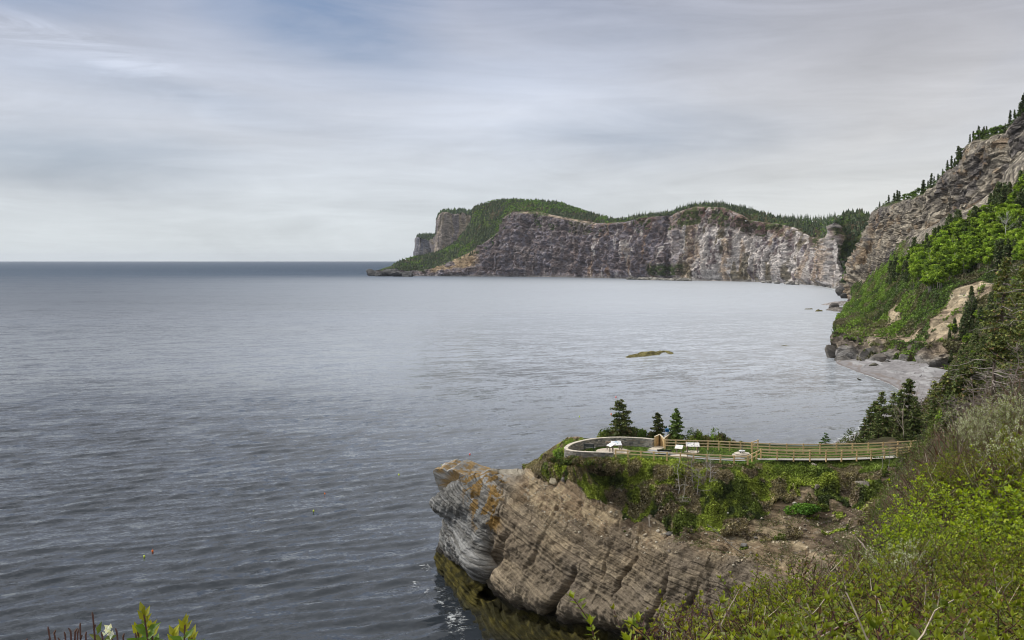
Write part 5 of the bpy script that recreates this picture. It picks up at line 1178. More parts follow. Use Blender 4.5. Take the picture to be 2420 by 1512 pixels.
# boarded stair gate
def boards(p, q, h0, h1, name, label):
    o0 = np.array(p); e = empty('boarded_parapet', tuple(o0)); tag(e, label, 'railing'); d = np.array(q)-o0; L = np.linalg.norm(d); d = d/L; m_ = MB(); rng = rs(int(L*100)); n = max(3, int(L/.15)); a = math.atan2(d[1], d[0])
    for k in range(n):
        t = (k+.5)/n; h = h0+(h1-h0)*t; c = d*L*t; m_.box((c[0], c[1], c[2]+h/2-.1), (L/n*.93, .04, h+.2), (0, 0, a), TIM*rng.uniform(.75, 1.1))
    m_.build('board', M_WOOD, e); c_ = MB(); c_.beam(np.array([0, 0, h0+.03]), d*L+np.array([0, 0, h1+.03]), .20, .06, (.62, .54, .40), ext=.05); c_.build('handrail', M_WOOD, e)
    for t, h in ((0, h0), (1, h1)):
        m2 = MB(); m2.box((d*L*t)+np.array([0, -.05, h/2-.1]), (.15, .15, h+.16), None, TIM*.9); m2.build('post', M_WOOD, e)
g0 = gp(1137, 640); g1 = gp(1192, 626); g2 = gp(1243, 652)
boards(g0, g1, 1.25, 1.38, 'a', 'boarded timber parapet at the end of the stone wall')
boards(g1, g2, 1.38, 1.05, 'b', 'boarded timber parapet sloping down beside the plank landing')
s0 = gp(1252, 640); s1 = s0+np.array([1.9, 3.2, 0]); boards(s0+np.array([0, .6, 0]), s1, .95, 1.55, 'c', 'boarded stair parapet rising behind the rear fence')
# small blue box beyond the rail
p = Zp(1576.5, 1041, 25.0); e = empty('litter_box', (p[0], p[1], 25.0)); tag(e, 'small bright blue box with paler lid beyond the wooden stair parapet', 'box')
m_ = MB(); m_.box((0, 0, 1.42), (.52, .4, .36), None, (.02, .20, .62), taper=1.05); m_.build('body', M_PAINT, e); m_ = MB(); m_.box((-.03, 0, 1.68), (.46, .38, .14), None, (.20, .50, .85), taper=.8); m_.build('lid', M_PAINT, e)
m_ = MB(); m_.box((.12, 0, .6), (.12, .12, 1.26), None, (.06, .07, .07)); m_.build('post', M_PAINT, e)

# ================================================================ LOOKOUT TREES AND BUSHES
def place_tree(seed, u, vb, D, H, Rb, label, **kw):
    z = kw.pop('z', None); g = kw.pop('group', None); p = G(u, vb, D)
    if z is not None: p[2] = z
    tm, cm = conifer(seed, H, Rb, **kw); e, k = tree_obj('spruce_tree', tm, cm, label, group=g); e.location = tuple(p); return e, k
place_tree(31, 1472, 0, 137.5, 6.5, 3.3, 'broad layered spruce behind the curved stone wall, tallest on the lookout', z=24.3, n_whorl=13, nb=7, tuft=30, ts=.19, z0=.10, sparse=.12, flag=.10)
place_tree(32, 1563, 0, 136, 5.0, 1.95, 'lopsided spruce with bare lower trunk beside the blue box', z=24.2, n_whorl=10, nb=6, tuft=26, ts=.18, z0=.24, sparse=.22, lean=-.02)
place_tree(33, 1609, 0, 135, 5.6, 2.0, 'slender pointed spruce with green skirt, right of the stair parapet', z=24.2, n_whorl=13, nb=7, tuft=24, ts=.18, z0=.04, sparse=.15, cols=[(.05, .075, .02), (.035, .05, .018), (.08, .12, .025)])
place_tree(34, 1971, 0, 136.5, 2.9, 1.7, 'small spruce poking up behind the corridor fence above the beach', z=23.2, n_whorl=8, nb=6, tuft=13, ts=.14, z0=.05, sparse=.05, cols=[(.05, .085, .025), (.035, .055, .02)])
def place_bush(seed, u, D, z, Rr, H, label, cols, p=None, n=1000, ls=.12, g=None, name='bush', obj=None):
    tm, cm = bush(seed, Rr, H, n, ls, cols, p or (1,)*len(cols)); e, k = tree_obj(name, tm, cm, label, 'bush', g, M_SCRUB, 'foliage')
    k[0].name = 'stems'; q = U(u, D, z); e.location = tuple(q); return e
GB = [(.13, .20, .03), (.07, .11, .025), (.15, .17, .04)]; DB = [(.06, .08, .025), (.12, .10, .05), (.09, .12, .03)]
for i, (u, D, z, r, h, lb, c) in enumerate([
    (1427, 137.6, 24.9, 1.6, .95, 'leftmost green bush behind the back of the stone wall', GB), (1447, 138, 24.9, 1.5, 1.15, 'low bush under the left boughs of the broad spruce', DB),
    (1470, 137.0, 24.9, 1.7, 1.55, 'brown green bush at the foot of the broad spruce', DB), (1494, 137, 24.9, 1.5, 1.35, 'bush between the broad spruce and its right boughs', DB),
    (1516, 136.5, 24.9, 1.3, 1.2, 'bright green bush right of the broad spruce over the wall', GB), (1538, 136.5, 24.9, 1.2, .9, 'low dark bush where the stone wall meets the boarded parapet', DB),
    (1596, 134.6, 24.3, 1.2, 1.5, 'green bush at the foot of the slender spruce', GB), (1632, 134.4, 24.3, 1.2, 1.7, 'leafy bush just right of the slender spruce', GB),
    (1652, 134.4, 24.3, 1.3, 1.9, 'tallest leafy bush behind the rear fence', GB), (1671, 134.2, 24.3, 1.1, 1.5, 'bush behind the rear fence with a bare pale stem', DB), (1690, 134.2, 24.3, 1.2, 1.7, 'dark green bush behind the middle of the rear fence', GB),
    (1703, 134.0, 24.2, 1.2, 1.8, 'rounded bush rising behind the right half of the rear fence', DB), (1727, 134.0, 24.2, 1.0, 1.2, 'last low bush behind the right end of the rear fence', DB), (1750, 133.8, 24.2, .8, .9, 'sparse brown bush at the corner of the rear fence', [(.16, .12, .09), (.08, .10, .03)]),
    (1326, 129.5, 23.9, 1.25, 1.6, 'bright green bush at the left outside of the stone wall', GB), (1309, 131.5, 23.0, 1.2, 1.0, 'low green bush on the seaward shoulder left of the wall', DB), (1341, 125.5, 23.9, 1.3, 1.0, 'brown green bush below the left curve of the wall', DB)]):
    place_bush(100+i, u, D, z, r, h*(1.6 if i < 14 else 1.15), lb, c, n=1300, ls=.14)
for i, (u, D, r, h, lb) in enumerate([(1352, 124.0, 1.2, 1.0, 'brown shrub hiding the left foot of the stone wall'), (1368, 123.0, 1.2, 1.05, 'green brown shrub against the outside of the stone wall'), (1386, 122.6, 1.2, 1.1, 'shrub reaching the coping under the bench'), (1405, 122.4, 1.2, 1.15, 'olive shrub reaching the coping below the round pad'), (1424, 122.6, 1.2, 1.2, 'grassy shrub in front of the round pad'), (1442, 123.0, 1.1, 1.15, 'shrub where the stone wall ends near the low fence')]):
    place_bush(150+i, u, D, 24.6, r, h, lb, DB if i % 2 == 0 else [(.15, .12, .08), (.12, .15, .03), (.10, .09, .05)], n=1000, ls=.13)
e = place_bush(140, 1906, 116.5, 19.9, 2.4, 1.5, 'bright green leafy patch on the slope below the corridor fence', [(.09, .17, .025), (.06, .12, .02)], n=2400, ls=.19)
e = place_bush(141, 1835, 123.3, 23.6, 1.1, .8, 'small bright green plant just below the corridor fence', [(.09, .17, .025)], n=700, ls=.15)
e = place_bush(142, 1925, 113.0, 18.3, 1.2, .8, 'small green plant below the bright leafy patch', [(.09, .16, .025)], n=700, ls=.15)

# dead trees on the brow
def place_dead(seed, u, v, D, H, label, bv=HEAD, g=None, **kw):
    tm, bm = dead_tree(seed, H, **kw); p = hit(bv, u, v) if D is None else G(u, v, D)
    if p is None: p = G(u, v, 120)
    e = empty('dead_tree', tuple(p)); tag(e, label, 'dead tree', g); tm.build('trunk', M_BARK, e, smooth=True); bm.build('branches', M_BARK, e); return e
PALE = (.50, .47, .43); GRY = (.30, .27, .245)
place_dead(201, 1603, 1168, None, 5.0, 'bare silvery dead trunk left of the dead thicket', nbr=14, spread=.28, col=PALE, up=.1, r=.055)
place_dead(202, 1640, 1150, None, 5.6, 'forked dead tree with orange tinged top rising past the lawn fence', nbr=22, spread=.42, col=GRY, up=.3, r=.06)
place_dead(203, 1662, 1158, None, 4.8, 'grey dead tree in the middle of the thicket with upswept limbs', nbr=20, spread=.45, col=GRY, up=.7, r=.06)
place_dead(204, 1676, 1150, None, 4.2, 'pale dead tree at the right of the thicket', nbr=20, spread=.4, col=PALE, up=.6, r=.05)
place_dead(205, 1648, 1176, None, 3.4, 'low spreading dead tree at the bottom of the thicket', nbr=18, spread=.6, col=GRY, up=.2, r=.06)
place_dead(206, 1611, 1190, None, 3.4, 'thin white dead stem leaning right at the lower left of the thicket', nbr=12, spread=.3, col=(.55, .52, .46), up=.0, lean=(.2, 0), r=.04)
place_dead(207, 1620, 1192, None, 2.6, 'fallen white dead tree slanting up to the right below the thicket', nbr=14, spread=.4, col=(.55, .52, .46), up=0, lean=(.8, .1), drop_=.35, r=.045)
place_dead(208, 1626, 1125, None, 4.6, 'brown dead conifer beside the fence with a few rusty needles', nbr=30, spread=.42, col=(.20, .15, .10), up=0, r=.05)
place_dead(209, 2085, 1117, None, 3.8, 'left one of two thin bare trees before the corridor fence', nbr=14, spread=.30, col=GRY, up=.5, z0=.5, r=.04)
place_dead(210, 2098, 1122, None, 4.0, 'right one of two thin bare trees before the corridor fence', nbr=16, spread=.32, col=GRY, up=.5, z0=.5, r=.04)
place_dead(211, 2130, 1132, None, 2.6, 'low bare shrub below the right end of the corridor fence', nbr=16, spread=.6, col=GRY, up=.2, r=.03)
place_dead(212, 2192, 1160, 104, 5.4, 'windswept grey dead tree at the right end of the corridor fence', nbr=30, spread=.42, col=GRY, up=.1, r=.07)
place_dead(213, 2135, 1034, 141, 5.6, 'bare dead tree with curved upswept limbs before the dark spruce clump', nbr=14, spread=.75, col=(.36, .31, .25), up=1.0, z0=.15, r=.08, sub=3)
place_dead(214, 1750, 1305, None, 3.2, 'bare fallen tree lying down the dirt slope', nbr=14, spread=.35, col=(.42, .38, .33), up=0, lean=(-1.3, -.3), drop_=-.1, r=.07)
place_dead(215, 1470, 1166, None, 1.9, 'small white twiggy dead shrub on the brow', nbr=22, spread=.7, col=PALE, up=.4, r=.025)
place_dead(216, 1290, 1118, None, 1.6, 'grey dead shrub at the left end of the brow', nbr=22, spread=.8, col=PALE, up=.3, r=.02)
place_dead(217, 1310, 1106, None, 1.4, 'pale bare shrub next to the dead shrub at the left end of the brow', nbr=22, spread=.8, col=(.34, .28, .25), up=.3, r=.02)
place_dead(218, 1392, 1100, None, 1.7, 'brown bare shrub under the front curve of the stone wall', nbr=26, spread=.8, col=(.28, .20, .17), up=.4, r=.02)
# white stake and loose rocks on the dirt slope
p = hit(HEAD, 1534.5, 1244); m_ = MB(); m_.box((0, 0, .55), (.16, .10, 1.1), (.03, -.04, 0), (.62, .55, .46)); o = m_.build('wooden_stake', M_WOOD); o.location = p; tag(o, 'pale upright plank stake stuck in the dirt under the scrub', 'stake')
def boulder(name, u, v, size, label, bv=HEAD, col=(.45, .42, .36), seed=1, D=None, g=None, sink=.25, sq=(1, .8, .6), cat='rock', mat=None, z=None):
    rng = rs(seed); n = 14; th, ph = np.meshgrid(np.linspace(0, 2*math.pi, n*2, endpoint=False), np.linspace(0, math.pi, n)); d = np.stack([np.cos(th)*np.sin(ph), np.sin(th)*np.sin(ph), np.cos(ph)], -1)
    f = .75+.5*fbm(d+seed*3.1, 1.3, 3, seed); 
    for _ in range(6):
        ax = unit(rng.normal(size=3)); c = rng.uniform(.45, .75); k = (d@ax)*f; f = np.where(k > c, f*c/np.maximum(k, 1e-6), f)
    V = (d*f[..., None]*np.array(sq)*size/2); q = V@unit(np.array([.4, .1, .9])); lay = vn(np.stack([q/size*14, q*0, q*0], -1), seed); V = V*(1+.05*(lay[..., None]-.5))
    c = mixc(np.zeros(V.shape)+np.array(col)*.7, np.array(col)*1.15, lay)
    mb = MB(); i = np.arange(n-1)[:, None]*2*n; j = np.arange(2*n)[None]; k = (j+1) % (2*n); mb.add(V, Q=np.stack([i+j, i+2*n+j, i+2*n+k, i+k], -1).reshape(-1, 4), col=c.reshape(-1, 3))
    o = mb.build(name, mat or M_NEAR); p = Zp(u, v, z) if z is not None else (hit(bv, u, v) if D is None else G(u, v, D))
    if p is None: p = G(u, v, 115)
    o.location = (p[0], p[1], p[2]+size*sq[2]*(.5-sink)*.6); o.rotation_euler = (rng.uniform(-.3, .3), rng.uniform(-.3, .3), rng.uniform(0, 6)); tag(o, label, cat, g); return o
for i, (u, v, s, lb, c) in enumerate([(1313, 1140, 2.3, 'broken pale rock slab sticking out of the soil below the brow', (.40, .35, .26)), (1333, 1135, 1.6, 'upright grey layered rock beside the broken pale slab', (.30, .28, .26)), (1556, 1255, 1.0, 'white boulder right of the plank stake', (.62, .57, .47)), (1571, 1262, .5, 'small white stone below the white boulder', (.6, .55, .45)), (1478, 1226, .6, 'pale stone in the dirt above the brown cliff', (.55, .5, .4)),
    (1582, 1262, 1.5, 'dark layered rock bedded in the dirt right of the white boulder', (.20, .19, .18)), (1632, 1255, .9, 'grey stone in the grassy tongue', (.28, .27, .24)), (1756, 1290, 1.3, 'dark cracked rock low on the dirt slope', (.22, .21, .20)), (1785, 1272, .8, 'rock above the dark cracked rock', (.30, .27, .24)), (1878, 1190, .9, 'pale angular stone in the upper dirt slope', (.62, .58, .50)), (1865, 1201, .5, 'small pale stone below the angular one', (.6, .55, .47)), (1801, 1226, .8, 'pale flat stone in the middle of the dirt slope', (.62, .57, .48)), (1818, 1216, .5, 'small cream stone in the middle dirt slope', (.58, .52, .44)), (1930, 1154, 1.5, 'brown rock lump on the upper right of the dirt slope', (.28, .24, .20)), (2040, 1150, 3.0, 'large grey rock bulging from the right of the dirt slope', (.26, .235, .20)), (1923, 1101, 1.2, 'cream rock at the top of the dirt slope under the scrub', (.55, .5, .4)), (1690, 1250, .7, 'pale stone on the left of the grassy tongue', (.5, .46, .4)), (1720, 1212, .55, 'small white stone among the weeds', (.6, .58, .5))]):
    boulder('rock', u, v, s*.8, lb, col=c, seed=300+i)

# ================================================================ ROCKS AND FLOATS IN THE BAY
MOSS = np.array([.13, .115, .045])
def reef(pts, label, name='reef', wd=3.0, ht=1.1, seed=1, col=MOSS, kind=None):
    L = np.array([Zp(u, v, 0) for u, v in pts]); P, _ = crom(L, 120, 0); t = unit(np.gradient(P, axis=0)); n = np.stack([t[:, 1], -t[:, 0], t[:, 2]*0], -1); k = np.linspace(-1, 1, 31)
    env = np.sin(np.linspace(0.02, math.pi-.02, 120))**.5; w = wd*env*(.55+.9*fbm(P, 1/5, 3, seed)); V = P[:, None]+n[:, None]*(k[None, :, None]*w[:, None, None])
    q = V@unit(np.array([.8, .3, .25])); hh = ht*(1-np.abs(k)[None]**2.2)*env[:, None]*(.35+1.2*fbm(V, 1/4, 3, seed+2))+.35*(vn(np.stack([q/.9, q*0, q*0], -1), seed)-.5)
    V[..., 2] = hh-.35; c = mixc(np.zeros(V.shape)+col*.7, col*1.5, sstep(fbm(V, 1/1.5, 3, seed+4), .4, .6))
    o = grid_mesh(name, V, M_NEAR, c, smooth=False); tag(o, label, 'rock' if kind is None else None, None, kind); return o
reef([(1483, 845), (1505, 841), (1525, 838), (1546, 835), (1560, 834)], 'long olive weed covered rock awash in the middle of the bay', wd=5.5, ht=1.7, seed=31)
reef([(1545, 836), (1562, 832), (1578, 832), (1587, 837)], 'small weedy rock curling off the right end of the long reef', wd=2.6, ht=1.2, seed=35)
reef([(1848, 817), (1856, 816), (1866, 816)], 'tiny dark rock awash near the rocky point', wd=1.6, ht=.7, seed=37)
reef([(1904, 731), (1912, 730.5), (1922, 730.5)], 'flat dark rock in the bay before the green slope', wd=4, ht=1.2, seed=39)
reef([(1930, 736), (1937, 735), (1944, 735)], 'small mossy rock right of the flat dark rock', wd=4, ht=2.2, seed=41)
reef([(1962, 731), (1985, 733), (2006, 738)], 'low rock shelf running out from the green slope', wd=12, ht=3.0, seed=43, col=np.array([.17, .155, .14]))
reef([(1975, 722), (1990, 720), (2012, 714)], 'grey shingle bank behind the rock shelf', wd=22, ht=3.2, seed=45, col=np.array([.28, .26, .25]))
boulder('boulder', 1971, 729, 15, 'upright dark boulder at the end of the rock shelf', z=1, col=(.16, .15, .14), seed=51, sq=(.7, .7, .9))
boulder('boulder', 1963, 838, 8.6, 'big round dark boulder at the tip of the rocky point', z=1.5, col=(.17, .155, .135), seed=53, sq=(1, .9, .9))
boulder('boulder', 2080, 846, 6.0, 'layered dark rock knob overhanging the beach', z=7, col=(.20, .18, .16), seed=55, sq=(1, .9, .8))
boulder('boulder', 2065, 866, 4.8, 'low mossy rock on the beach under the overhang', z=1.0, col=(.13, .125, .095), seed=57, sq=(1.5, .8, .55))
boulder('boulder', 2030, 897, 1.6, 'small dark stone at the waterline', z=.3, col=(.13, .125, .095), seed=58, sq=(1.5, .8, .55))
def tidal(pts, lb, s): reef(pts, lb, name='rock_ledge', wd=1.5, ht=.5, seed=s, col=np.array([.17, .18, .11]))
tidal([(2105, 915), (2120, 917), (2140, 921)], 'green weedy ledge at the lower edge of the beach', 61); tidal([(2095, 924), (2110, 926), (2128, 929)], 'second weedy ledge below the beach', 62)
rp = [Zp(u, v, 0) for u, v in ((1940, 676.5), (1955, 678), (1966, 680.5), (1985, 688), (1992, 694), (2000, 700))]
for i, (u, v, s) in enumerate([(1920, 669, 10), (1934, 670, 14), (1986, 690, 16), (1994, 697, 18), (2000, 703, 16), (2006, 696, 20)]):
    boulder('boulder', u, v, s, ['dark pyramid rock at the foot of the far cliffs', 'second dark rock at the foot of the far cliffs', 'black rock in the surf at the corner of the bay', 'jagged black rock next to the surf', 'low black rock nearest below the mountain cliff', 'black rock against the foot of the mountain cliff'][i], z=1, col=(.10, .095, .09), seed=400+i, sq=(1.2, 1, .9), mat=M_MID)
for i, (u, v, s) in enumerate([(884, 650, 50), (902, 651, 44), (925, 650.5, 60), (945, 651.5, 52), (965, 652, 40)]):
    boulder('sea_rock', u, v, s, ['outermost dark rock at the tip of the far headland', 'jagged dark rock second from the headland tip', 'large dark rock with a cave-like notch at the headland tip', 'flat topped dark rock at the foot of the far spur', 'low dark rock where the far spur meets the cliff foot'][i], z=2, col=(.13, .13, .13), seed=420+i, sq=(1.3, 1, .62 if i < 3 else .45), mat=M_FAR)
rng = rs(55)
for i in range(26):
    u = 1490+i*5.6+rng.uniform(-2, 2); v = np.interp(u, [1480, 1640], [659.0, 662.6]); boulder('boulder', u, v+.4, rng.uniform(9, 19), 'pale fallen boulder in the rubble under the green scree mound', z=1, col=(.36, .34, .30), seed=440+i, g='fallen boulders under the scree mound', sq=(1.3, 1, .6), mat=M_FAR)
for i in range(14):
    u = 1800+rng.uniform(0, 90); v = np.interp(u, [1800, 1890], [667, 672.5]); boulder('boulder', u, v, rng.uniform(7, 15), 'pale block fallen below the white part of the far cliffs', z=1, col=(.40, .38, .35), seed=480+i, g='fallen blocks under the white far cliff', sq=(1.3, 1, .6), mat=M_FAR)
def float_(fx, fy, col, label, s=.30):
    p = Zp(fx/1.5868, fy/1.5868, .12); e = empty('float', tuple(p)); tag(e, label, 'buoy', 'fishing floats in the bay')
    m_ = MB(); m_.lathe([(.001, -.9*s), (.5*s, -.75*s), (.62*s, -.1*s), (.62*s, .35*s), (.45*s, .8*s), (.12*s, .95*s), (.001, .97*s)], 12, col=col); m_.build('body', M_PAINT, e, smooth=True)
    m_ = MB(); m_.lathe([(.05*s, .9*s), (.05*s, 1.5*s), (.12*s, 1.55*s), (.001, 1.6*s)], 6, col=np.array(col)*.5); m_.build('spindle', M_PAINT, e)
OR, YE, RD = (.85, .18, .03), (.62, .75, .10), (.85, .09, .07)
for f_ in [(572, 2067, OR, 'orange float lowest in the picture', .36), (541, 2087, YE, 'yellow green float beside the lowest orange one', .34), (1176, 1916, YE, 'yellow green float below the middle orange one', .34), (1218, 1851, OR, 'orange float above the yellow green one in mid water', .30), (1496, 1780, YE, 'pale yellow float left of the rock prong', .36), (1655, 1704+40, YE, 'faint yellow float close to the headland nose', .2), (1762, 1704, RD, 'red float above the headland slab', .38), (2173, 1562, YE, 'yellow green float left of the broad spruce', .36), (2292, 1553, OR, 'orange float just left of the broad spruce top', .44), (2310, 1489, RD, 'pink red float farthest out above the broad spruce', .44)]:
    float_(*f_[:4], f_[4]*.78)
# gull
def gull():
    p = G(1763, 522.5, 262); e = empty('gull', tuple(p), R(25)); tag(e, 'white gull gliding in front of the far pale cliffs', 'bird')
    m_ = MB(); t = np.linspace(0, 1, 12); prof = .075*np.sin(math.pi*t)**.7*(1.15-.5*t)+.004; m_.tube(np.stack([.52*(t-.5), 0*t, .02*np.sin(t*3)], -1)[::-1], prof[::-1], 8, col=(.85, .85, .86)); m_.add([(-.24, -.01, 0), (-.24, .01, 0), (-.42, .09, .01), (-.42, -.09, .01)], Q=[(0, 1, 2, 3)], col=(.8, .8, .8)); m_.add([(.27, .012, .03), (.27, -.012, .03), (.34, 0, .015)], T=[(0, 1, 2)], col=(.8, .55, .1)); m_.build('body', M_PAINT, e, smooth=True)
    for s_ in (-1, 1):
        w = MB(); ys = np.array([.04, .22, .42, .66]); zs = np.array([.03, .16, .20, .10])+(.05 if s_ > 0 else -.02); le = np.array([.12, .14, .07, -.10]); te = np.array([-.10, -.08, -.08, -.14])
        V = [(le[i], s_*ys[i], zs[i]) for i in range(4)]+[(te[i], s_*ys[i], zs[i]-.01) for i in range(4)]+[(te[i], s_*ys[i], zs[i]-.025) for i in range(4)]; Q = [(i, i+1, i+5, i+4) for i in range(3)]+[(i, i+8, i+9, i+1) for i in range(3)]
        w.add(V, Q=Q, col=(.68, .70, .72)); w.build('wing', M_PAINT, e)
gull()
# ================================================================ TREES ON THE MOUNTAIN SKYLINE
SKY = np.array([(2066, 503, 1250), (2078, 490, 1180), (2128, 478, 990), (2172, 461, 900), (2200, 443, 860), (2234, 413, 825), (2281, 380, 790), (2291, 346, 780), (2316, 330, 760), (2356, 322, 730), (2394, 303, 710), (2422, 268, 695)])
def B6(x): return (3040+x/1.426)/1.5868
def crest(u):                       # highest visible point of the mountain mesh in column u
    m = (np.abs(MTU-u) < 2.5) & (MTT > 1.6) & (MTT < 3.2); vv = np.where(m, MTV, 1e9); i = np.unravel_index(np.argmin(vv), vv.shape); return MTP[i]
MTU, MTV, _ = proj(MTP)
sk_protos = []
for s in range(4):
    tm, cm = conifer(50+s, 10, 1.9, n_whorl=11, nb=6, tuft=7, ts=.5, z0=.08, sparse=.15, cols=[(.030, .042, .018), (.045, .055, .022), (.022, .030, .015)]); e, k = tree_obj('spruce_tree', tm, cm, 'x'); sk_protos.append((e, k))
rng = rs(61); used = set()
def sk_place(pi, loc, H, label, g, w=1.0):
    e, k = sk_protos[pi]
    if pi in used: o = copy_tree(e, k, loc, rng.uniform(0, 6), 1)
    else: used.add(pi); o = e; o.location = loc; o.rotation_euler = (0, 0, rng.uniform(0, 6))
    o.scale = (H/10*w, H/10*w, H/10); tag(o, label, 'tree', g); return o
trees = [(363, 25, 'lone small spruce lowest on the mountain skyline'), (412, 36, 'single spruce second lowest on the mountain skyline'), (441, 40, 'left spruce of the close trio low on the mountain skyline'), (457, 50, 'middle and tallest spruce of the close trio low on the mountain skyline'), (472, 42, 'right spruce of the close trio low on the mountain skyline'), (552, 34, 'spruce standing in the green skyline bush'),
         (597, 60, 'slender spruce alone in the notch after the skyline bush'), (623, 36, 'short spruce right of the slender one on the skyline'), (639, 58, 'tall spruce of the next skyline pair'), (655, 42, 'shorter spruce of the next skyline pair'), (675, 34, 'small spruce on the rising skyline before the big pair'), (700, 30, 'dark small spruce leaning on the skyline rise'), (725, 44, 'spruce just below the big skyline pair'),
         (747, 58, 'left spruce of the big skyline pair'), (765, 40, 'small spruce filling the big skyline pair'), (782, 84, 'tallest bushy spruce on the mountain skyline'), (800, 46, 'spruce leaning against the tallest skyline spruce'), (846, 44, 'bare looking thin spruce at the cliff step'), (866, 42, 'first spruce above the cliff step'), (895, 60, 'dark tall spruce above the cliff step'), (912, 40, 'low spruce after the dark tall one'), (921, 48, 'pointed spruce among the upper skyline green'), (938, 46, 'second pointed spruce among the upper skyline green'), (985, 34, 'small spruce in the upper skyline green'), (1035, 40, 'spruce at the end of the upper skyline green'), (1060, 70, 'tall dark spruce before the frame edge on the skyline'), (1085, 50, 'spruce beside the tall dark one near the frame edge'), (1112, 60, 'spruce second from the right frame edge on the skyline'), (1126, 74, 'spruce at the right end of the skyline'), (1139, 84, 'highest spruce cut by the right frame edge')]
for i, (x, hz, lb) in enumerate(trees):
    u = B6(x); p = crest(u); D = p[1]; H = 1.15*hz/1.426/1.5868*D/FPX; sk_place(i % 4, (p[0], p[1], p[2]-.8), H*1.1, lb, None, rng.uniform(.8, 1.15))
lb_p = []
for s in range(3):
    tm, cm = broadleaf(70+s, 5.5, 2.8, ncl=14, per=36, ls=.55, cols=[(.06, .10, .022), (.09, .14, .03), (.045, .07, .02)], tz=.12); e, k = tree_obj('bush', tm, cm, 'x', leafm=M_SCRUB, crown='foliage'); lb_p.append((e, k))
ub = set()
for i, x in enumerate([350, 385, 400, 430, 500, 515, 530, 545, 560, 575, 590, 612, 630, 665, 685, 705, 735, 760, 790, 810, 880, 900, 915, 930, 950, 965, 980, 1000, 1015, 1030, 1050, 1075, 1095, 1110, 1130]):
    u = B6(x); p = crest(u); e, k = lb_p[i % 3]
    sc = (1.15 if (495 < x < 600 or 895 < x < 1040) else .62)*rng.uniform(.8, 1.2)
    o = copy_tree(e, k, (p[0], p[1], p[2]-1.2), rng.uniform(0, 6), sc) if i % 3 in ub else e
    if i % 3 not in ub: ub.add(i % 3); o.location = (p[0], p[1], p[2]-1.2); o.scale = (sc,)*3
    tag(o, 'rounded green bush on the mountain skyline '+('in the thick lower clump' if 495 < x < 600 else 'in the thick upper clump' if 895 < x < 1040 else 'between the skyline spruces'), 'bush', 'bushes on the mountain skyline')

# ================================================================ GROVE ON THE TALUS
ASP = [(.125, .185, .022), (.185, .255, .030), (.070, .110, .018)]
asp, spr = [], []
for s in range(5):
    tm, cm = broadleaf(80+s, 11, 3.1, ncl=24, per=44, ls=.62, cols=ASP, tz=.34, two=s % 2 == 0, trunk=(.30, .28, .24)); asp.append(tree_obj('aspen_tree', tm, cm, 'x', leafm=M_SCRUB))
for s in range(4):
    tm, cm = conifer(90+s, 11, 2.3, n_whorl=13, nb=7, tuft=9, ts=.55, z0=.10, sparse=.1, cols=[(.036, .052, .020), (.055, .070, .024), (.026, .036, .016), (.09, .075, .05)]); spr.append(tree_obj('spruce_tree', tm, cm, 'x'))
usedg = {}
def put(pool, key, i, loc, H, label, g, base=11, w=1.0, cat='tree'):
    e, k = pool[i % len(pool)]; q = (key, i % len(pool))
    if q in usedg: o = copy_tree(e, k, loc, rng.uniform(0, 6))
    else: usedg[q] = 1; o = e; o.location = loc; o.rotation_euler = (0, 0, rng.uniform(0, 6))
    o.scale = (H/base*w, H/base*w, H/base); tag(o, label, cat, g); return o
top = np.array([(2110, 662), (2150, 625), (2181, 600), (2225, 572), (2305, 536), (2340, 504), (2384, 480), (2440, 448)]); bot = np.array([(2110, 655), (2150, 672), (2200, 700), (2240, 672), (2300, 645), (2350, 640), (2440, 650)])
def in_band(u, f): a = np.interp(u, top[:, 0], top[:, 1]); b = np.interp(u, bot[:, 0], bot[:, 1]); return a+(b-a)*f
def grove_word(u, f):
    return ['upper edge', 'upper half', 'lower half', 'lower edge'][min(3, int(f*4))]+' of the grove, '+['at its left tip', 'left of its middle', 'in its middle', 'right of its middle', 'by the right frame edge'][min(4, int((u-2128)/60))]
for i in range(250):
    u = rng.uniform(2128, 2450); f = rng.rand(); v = in_band(u, f); p = hit(TAL, u, v)
    if p is None: continue
    dark = vn(np.array([[u/32., v/26., 3.]]), 91)[0]
    if dark > .62 and not (2200 < u < 2350 and v > 560): 
        put(spr, 's', i, (p[0], p[1], p[2]-.5), rng.uniform(9, 15), 'dark spruce in the '+grove_word(u, f), 'spruces within the aspen grove'); continue
    put(asp, 'a', i, (p[0], p[1], p[2]-.5), rng.uniform(8, 13.5), 'bright aspen in the '+grove_word(u, f), 'aspens in the grove below the mountain cliff', w=rng.uniform(.85, 1.2))
for i in range(46):      # dark rim of spruces between rock and grove
    t_ = rng.rand(); u = 2100+340*t_; v = np.interp(u, top[:, 0], top[:, 1])+rng.uniform(-4, 16); p = hit(TAL, u, v)
    if p is None: continue
    put(spr, 's', i, (p[0], p[1], p[2]-.5), rng.uniform(9, 17), 'dark spruce on the upper rim of the grove against the rock', 'spruces along the upper rim of the grove')
for i in range(60):      # spruces low on the right of the sand fan
    u = rng.uniform(2235, 2420); v = rng.uniform(735, 860)+ (u-2235)*-.25; p = hit(TAL, u, v)
    if p is None or (u < 2275 and v < 780): continue
    if i % 4 == 3: put(asp, 'a', i, (p[0], p[1], p[2]-.4), rng.uniform(4, 7), 'small leafy tree right of the sandy scree', 'leafy trees right of the sandy scree')
    else: put(spr, 's', i, (p[0], p[1], p[2]-.4), rng.uniform(5, 11), 'slim spruce right of the sandy scree, '+['low near the beach', 'halfway up', 'high beside the bare sand'][0 if v > 800 else 1 if v > 745 else 2]+['', ' towards the right edge'][int(u > 2340)], 'slim spruces right of the sandy scree')
